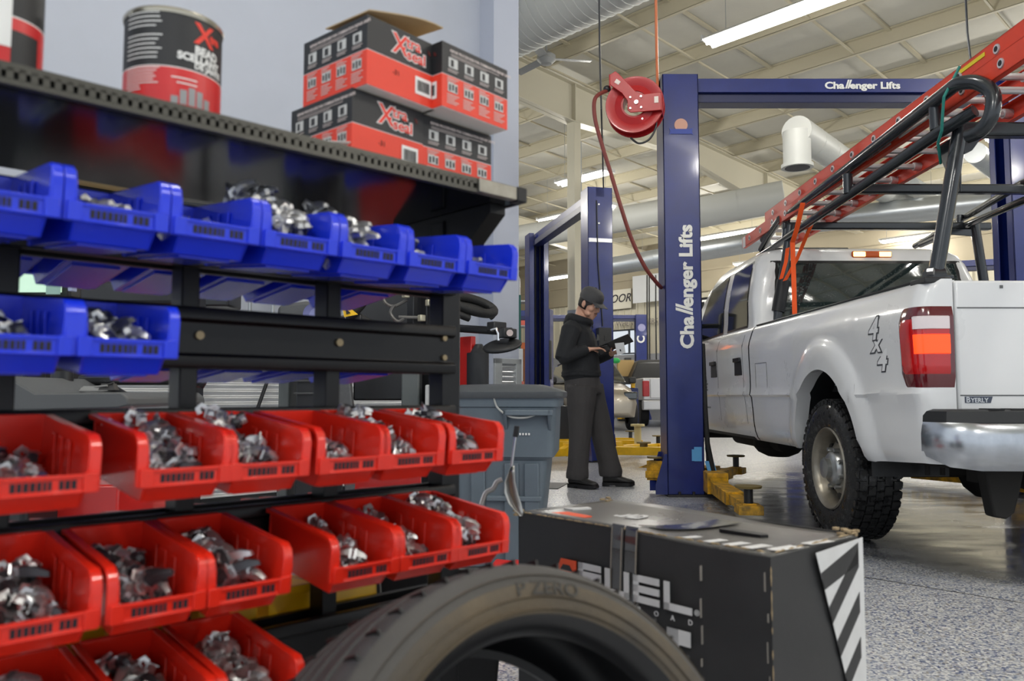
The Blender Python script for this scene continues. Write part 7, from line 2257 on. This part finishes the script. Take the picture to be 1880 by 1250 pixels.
# torso and legs inside the clothes keep it one body
limb(m, [((-0.16, 0, 1.50), 0.14, 0.08), ((-0.16, 0, 1.3), 0.15, 0.10), ((-0.15, 0, 1.05), 0.13, 0.095), ((-0.13, 0, 0.9), 0.14, 0.10)])
hipR, knR, anR = Vector((-0.125, -0.09, 0.92)), Vector((-0.135, -0.12, 0.50)), Vector((-0.165, -0.14, 0.10))
hipL, knL, anL = Vector((-0.095, 0.09, 0.92)), Vector((0.03, 0.11, 0.50)), Vector((0.115, 0.09, 0.10))
for h_, k_, a_2 in ((hipR, knR, anR), (hipL, knL, anL)):
    limb(m, [(h_, 0.07, 0.08), (k_, 0.05, 0.052), (a_2, 0.035, 0.04)], 12)
hand(m, wrR, (1, 0.28, 0.10), (0.15, 0.1, -1), 1.0, 0.30, thumb_side=-1 if False else 1)
hand(m, wrL, (0.75, -0.62, 0.28), (-0.25, 0.1, 1), 1.0, 0.30, 1)
body = meld(m.build('body', M_skin, man, smooth=60), 0.0062, 1)
# eyes and brows
for s in (-1, 1):
    m = MB(); m.ball((0.0845, s * 0.033, 0.012), (0.012, 0.015, 0.0075), 12, HM); m.build('eye', mat('eye_white', (214, 206, 200), 0.3), body)
    m = MB(); m.ball((0.093, s * 0.034, 0.009), (0.005, 0.006, 0.006), 10, HM); m.build('pupil', M_hair, body)
    m = MB(); m.tube([HM @ Vector((0.094, s * 0.016, 0.037)), HM @ Vector((0.096, s * 0.034, 0.042)), HM @ Vector((0.082, s * 0.056, 0.036))], [0.003, 0.004, 0.002], 6); m.build('eyebrow', M_hair, body)
    m = MB(); m.rings([[tuple(HM @ Vector((0.083 + o_, s * (0.020 + 0.026 * k / 4), 0.016 + 0.004 * math.sin(PI * k / 4) - o_ * 0.2))) for o_ in (0.0, 0.014, 0.012)] for k in range(5)], closed=True); m.build('eyelid', M_skin, body)
m = MB(); m.tube([HM @ Vector((0.088, -0.022, -0.057)), HM @ Vector((0.098, -0.010, -0.058)), HM @ Vector((0.100, 0, -0.0575)), HM @ Vector((0.098, 0.010, -0.058)), HM @ Vector((0.088, 0.022, -0.057))], 0.0026, 6); m.build('mouth_line', mat('lip', (160, 96, 86), 0.5), body)
m = MB(); m.tube([HM @ Vector((0.092, -0.024, -0.045)), HM @ Vector((0.101, -0.008, -0.043)), HM @ Vector((0.101, 0.008, -0.043)), HM @ Vector((0.092, 0.024, -0.045))], [0.003, 0.0045, 0.0045, 0.003], 6); m.build('moustache', mat('stubble', (104, 76, 64), 0.8), body)
# hair below the cap
m = MB()
m.rings([[(-0.010 + rx * math.cos(a), ry * math.sin(a), z) for a in [R(70) + R(220) * i / 16 for i in range(17)]] for z, rx, ry in ((-0.050, 0.094, 0.070), (-0.02, 0.103, 0.077), (0.02, 0.108, 0.082), (0.06, 0.108, 0.082))], closed=False, cap0=False, cap1=False, M=HM)
for s in (-1, 1):
    m.rings([[(0.055, s * 0.066, 0.07), (0.060, s * 0.070, 0.02), (0.030, s * 0.080, -0.002), (0.018, s * 0.080, -0.02), (0.006, s * 0.080, 0.02), (0.0, s * 0.082, 0.07)], [(0.055, s * 0.055, 0.07), (0.060, s * 0.060, 0.02), (0.030, s * 0.070, -0.002), (0.018, s * 0.072, -0.02), (0.006, s * 0.070, 0.02), (0.0, s * 0.072, 0.07)]], M=HM)
o = m.build('hair', M_hair, man, smooth=60); o.modifiers.new('t', 'SOLIDIFY').thickness = 0.01
# cap with a curved brim
m = MB(); m.lathe([(0.106, 0.030), (0.110, 0.055), (0.108, 0.085), (0.095, 0.115), (0.068, 0.137), (0.03, 0.147), (0.0, 0.149)], 28, HM @ Matrix.Diagonal((1.04, 0.84, 1, 1)) @ Matrix.Translation((-0.012, 0, 0)))
cap = m.build('cap', M_cap, man, smooth=60)
m = MB(); rs = []
for k in range(9):
    a = R(-52 + 13 * k); y = 0.084 * math.sin(a) / math.sin(R(52)); c = 0.022 * (1 - math.cos(a * 0.9)) * 2.2
    x0 = 0.085 * math.cos(a * 0.75); x1 = 0.088 + 0.085 * math.cos(a * 1.25)
    rs.append([(x0, y, 0.052 - c * 0.3), (x1, y * 0.95, 0.040 - c), (x1, y * 0.95, 0.036 - c), (x0, y, 0.047 - c * 0.3)])
m.rings(rs, M=HM); m.build('brim', M_cap, cap, smooth=60)
m = MB(); m.cyl(HM @ Vector((-0.012, 0, 0.147)), HM @ Vector((-0.012, 0, 0.154)), 0.008, seg=10); m.build('button', M_cap, cap)

# ---- hoodie
m = MB()
limb(m, [((-0.135, 0, 1.00), 0.155, 0.135), ((-0.140, 0, 1.03), 0.17, 0.148), ((-0.145, 0, 1.10), 0.178, 0.152), ((-0.155, 0, 1.22), 0.185, 0.150), ((-0.170, 0, 1.35), 0.198, 0.148), ((-0.180, 0, 1.44), 0.205, 0.135), ((-0.178, 0, 1.50), 0.17, 0.110), ((-0.165, 0, 1.555), 0.095, 0.085)], 20, kb=1.2)
for s_, e_, w_ in ((shR, elR, wrR), (shL, elL, wrL)):
    mid = s_.lerp(e_, 0.5)
    limb(m, [(s_ + Vector((0.01, -0.04 if s_.y > 0 else 0.04, 0.02)), 0.078, 0.082), (s_, 0.080, 0.085), (mid, 0.072, 0.074), (e_.lerp(s_, 0.12), 0.068, 0.072), (e_ + (e_ - mid).normalized() * 0.035, 0.064, 0.066)], 14, k=1.14)
    limb(m, [(e_ + (e_ - w_).normalized() * 0.045, 0.058, 0.060), (e_, 0.068, 0.070), (e_.lerp(w_, 0.3), 0.064, 0.060), (e_.lerp(w_, 0.6), 0.056, 0.050), (e_.lerp(w_, 0.85), 0.047, 0.043), (e_.lerp(w_, 0.93), 0.040, 0.036)], 14, k=1.10)
# folds
for z, r_ in ((1.045, 0.010), (1.075, 0.008)):
    m.tube([(-0.145 + 0.185 * math.cos(t_), 0.182 * math.sin(t_), z + 0.008 * math.sin(3 * t_)) for t_ in [2 * PI * i / 24 for i in range(25)]], r_, 6)
for a_, b_3 in (((-0.24, -0.26, 1.34), (-0.14, -0.245, 1.26)), ((-0.21, -0.265, 1.30), (-0.16, -0.25, 1.235)), ((-0.10, -0.13, 1.2), (-0.02, -0.06, 1.12)), ((-0.05, -0.1, 1.16), (-0.13, -0.165, 1.10))):
    m.tube([a_, Vector(a_).lerp(Vector(b_3), 0.5) + Vector((0, -0.008, 0)), b_3], [0.006, 0.013, 0.006], 6)
# hood lying on the shoulders and collar
rs = []
for k in range(17):
    a = 2 * PI * k / 16
    rs.append((-0.150 + 0.095 * math.cos(a), 0.098 * math.sin(a), 1.570 + 0.020 * (-math.cos(a))))
m.tube(rs, [0.034 + 0.012 * (1 - math.cos(2 * PI * k / 16)) for k in range(17)], 10)
limb(m, [((-0.27, 0, 1.60), 0.07, 0.03), ((-0.265, 0, 1.56), 0.11, 0.05), ((-0.26, 0, 1.50), 0.12, 0.05), ((-0.25, 0, 1.43), 0.08, 0.035), ((-0.24, 0, 1.40), 0.03, 0.02)], 14)
hd = meld(m.build('hoodie', M_hood, man, smooth=60), 0.010, 4)
m = MB(); m.tube([(-0.05, -0.035, 1.56), (-0.03, -0.05, 1.50), (-0.03, -0.06, 1.42)], 0.004, 6); m.tube([(-0.05, 0.035, 1.56), (-0.035, 0.045, 1.50)], 0.004, 6); m.build('drawstring', M_hood, hd)
m = MB(); m.prism([(-0.13, 1.36), (-0.09, 1.37), (-0.10, 1.42), (-0.12, 1.425)], -0.001, 0.001, 'y', Matrix.Translation((0.115, -0.075, 0)) @ Matrix.Rotation(R(52), 4, 'Z')); m.build('chest_emblem', mat('faded_emblem', (86, 88, 88), 0.8), hd)
# ---- trousers
m = MB()
limb(m, [((-0.135, 0, 1.06), 0.155, 0.125), ((-0.135, 0, 0.98), 0.168, 0.135), ((-0.13, 0, 0.90), 0.175, 0.138), ((-0.115, 0, 0.84), 0.165, 0.130)], 20, kb=1.28)
limb(m, [(hipR + Vector((0, 0, 0.02)), 0.111, 0.135), ((-0.130, -0.10, 0.78), 0.117, 0.123), ((-0.133, -0.11, 0.64), 0.105, 0.108), (knR, 0.096, 0.097), ((-0.145, -0.125, 0.36), 0.091, 0.091), ((-0.155, -0.135, 0.20), 0.088, 0.090), ((-0.160, -0.14, 0.12), 0.091, 0.099), ((-0.165, -0.14, 0.075), 0.084, 0.094)], 16, kb=1.10)
limb(m, [(hipL + Vector((0, 0, 0.02)), 0.111, 0.135), ((-0.06, 0.10, 0.78), 0.115, 0.126), ((-0.01, 0.105, 0.64), 0.103, 0.110), (knL, 0.094, 0.098), ((0.060, 0.105, 0.36), 0.088, 0.094), ((0.095, 0.10, 0.22), 0.084, 0.094), ((0.115, 0.09, 0.13), 0.089, 0.105), ((0.115, 0.09, 0.09), 0.082, 0.096)], 16, kb=1.10)
# gathered folds above the boots and at the knee and hip
def fold(c, rx, ry, r, z, ph):
    m.tube([(c[0] + rx * math.cos(t_), c[1] + ry * math.sin(t_), z + 0.014 * math.sin(2 * t_ + ph)) for t_ in [2 * PI * i / 20 for i in range(21)]], r, 6)
fold((-0.160, -0.14), 0.074, 0.070, 0.015, 0.15, 0.4); fold((-0.158, -0.138), 0.070, 0.068, 0.013, 0.195, 2.0); fold((-0.162, -0.14), 0.070, 0.068, 0.013, 0.105, 1.0)
fold((0.112, 0.09), 0.078, 0.068, 0.015, 0.155, 1.4); fold((0.10, 0.095), 0.072, 0.066, 0.013, 0.205, 2.8); fold((0.115, 0.09), 0.075, 0.066, 0.012, 0.115, 0.2)
for a_, b_3 in (((-0.05, -0.17, 0.84), (-0.12, -0.20, 0.76)), ((-0.06, -0.15, 0.80), (0.0, -0.02, 0.74)), ((-0.19, -0.19, 0.56), (-0.10, -0.20, 0.52)), ((-0.18, -0.2, 0.47), (-0.09, -0.195, 0.50)), ((0.0, 0.03, 0.58), (0.08, 0.05, 0.52))):
    m.tube([a_, Vector(a_).lerp(Vector(b_3), 0.5) + Vector((0, -0.006, -0.006)), b_3], [0.005, 0.011, 0.005], 6)
tr_ = meld(m.build('trousers', M_trs, man, smooth=60), 0.010, 4)
m = MB(); m.tube([(-0.165, -0.168, 0.955), (-0.15, -0.186, 0.90), (-0.145, -0.192, 0.86)], 0.004, 6); m.build('pocket_clip', M_steel, tr_)
# ---- boots
def boot(ax, ay, yaw):
    M0 = Matrix.Translation((ax, ay, 0)) @ Matrix.Rotation(yaw, 4, 'Z')
    m = MB()
    secs = [(-0.095, 0.036, 0.03, 0.10), (-0.08, 0.042, 0.025, 0.14), (-0.03, 0.046, 0.022, 0.15), (0.03, 0.046, 0.022, 0.13), (0.08, 0.050, 0.022, 0.095), (0.13, 0.054, 0.022, 0.078), (0.17, 0.050, 0.024, 0.068), (0.195, 0.036, 0.028, 0.055), (0.205, 0.018, 0.032, 0.045)]
    m.rings([[(x, w_ * math.cos(2 * PI * i / 14), (z0 + z1) / 2 + (z1 - z0) / 2 * math.sin(2 * PI * i / 14)) for i in range(14)] for x, w_, z0, z1 in secs], M=M0)
    b = m.build('boot', M_boot, man, smooth=60)
    m = MB(); m.rings([[(x, -w_ - 0.004, z0), (x, w_ + 0.004, z0), (x, w_ + 0.004, 0.036), (x, -w_ - 0.004, 0.036)] for x, w_, z0 in ((-0.10, 0.034, 0.0), (-0.08, 0.042, 0.0), (-0.035, 0.044, 0.0), (-0.03, 0.044, 0.012), (0.02, 0.044, 0.012), (0.03, 0.046, 0.0), (0.09, 0.052, 0.0), (0.14, 0.054, 0.0), (0.18, 0.046, 0.006), (0.205, 0.026, 0.014))], M=M0)
    m.build('sole', M_black, b)
    m = MB()
    for k in range(4): m.tube([(0.012 + 0.022 * k, -0.026, 0.135 - 0.016 * k), (0.020 + 0.022 * k, 0, 0.147 - 0.017 * k), (0.012 + 0.022 * k, 0.026, 0.135 - 0.016 * k)], 0.003, 6, M0)
    m.build('laces', mat('worn_lace', (128, 112, 84), 0.7), b)
boot(-0.150, -0.14, R(-22)); boot(0.135, 0.09, R(8))

# ---- tablet with an open cover, held over the forearm
def mw(p): return Matrix.Translation((PX, PYY, 0)) @ Matrix.Rotation(PZROT, 4, 'Z') @ Vector(p)
TBc = Vector((0.165, -0.065, 1.325)); TR = Matrix.Rotation(R(-21), 4, 'Y') @ Matrix.Rotation(R(-16), 4, 'X')
TW = Matrix.Translation((PX, PYY, 0)) @ Matrix.Rotation(PZROT, 4, 'Z') @ Matrix.Translation(TBc) @ TR
tb = bpy.data.objects.new('tablet', None); C.objects.link(tb); tb.matrix_world = TW
tag(tb, 'thin dark tablet in an open folio cover held by the mechanic', 'tablet')
m = MB(); m.box((0.02, 0, 0), (0.335, 0.21, 0.010)); m.build('folio_cover', M_dark, tb, bevel=0.003)
m = MB(); m.box((0.04, 0, 0.0075), (0.25, 0.18, 0.006)); m.build('screen', M_blackgloss, tb, bevel=0.002)
m = MB(); m.box((-0.10, -0.03, -0.022), (0.15, 0.12, 0.012), Matrix.Rotation(R(10), 4, 'Y')); m.build('lower_flap', M_dark, tb, bevel=0.003)
m = MB(); a_ = [mw((0.20, -0.145, 1.338)), mw((0.285, -0.145, 1.345)), mw((0.30, -0.15, 1.25)), mw((0.225, -0.155, 1.22))]
m.rings([[tuple(p) for p in a_], [tuple(p + Vector((0, 0.001, 0))) for p in a_]]); o = m.build('work_order', mat('paper', (206, 208, 210), 0.7)); tag(o, 'white paper sheet hanging below the tablet', 'paper')
m = MB(); a_ = [mw((0.245, -0.157, 1.28)), mw((0.258, -0.157, 1.28)), mw((0.262, -0.157, 1.262)), mw((0.25, -0.157, 1.262))]; m.rings([[tuple(p) for p in a_], [tuple(p + Vector((0, 0.0005, 0))) for p in a_]]); m.build('paper_print', M_ink, o)
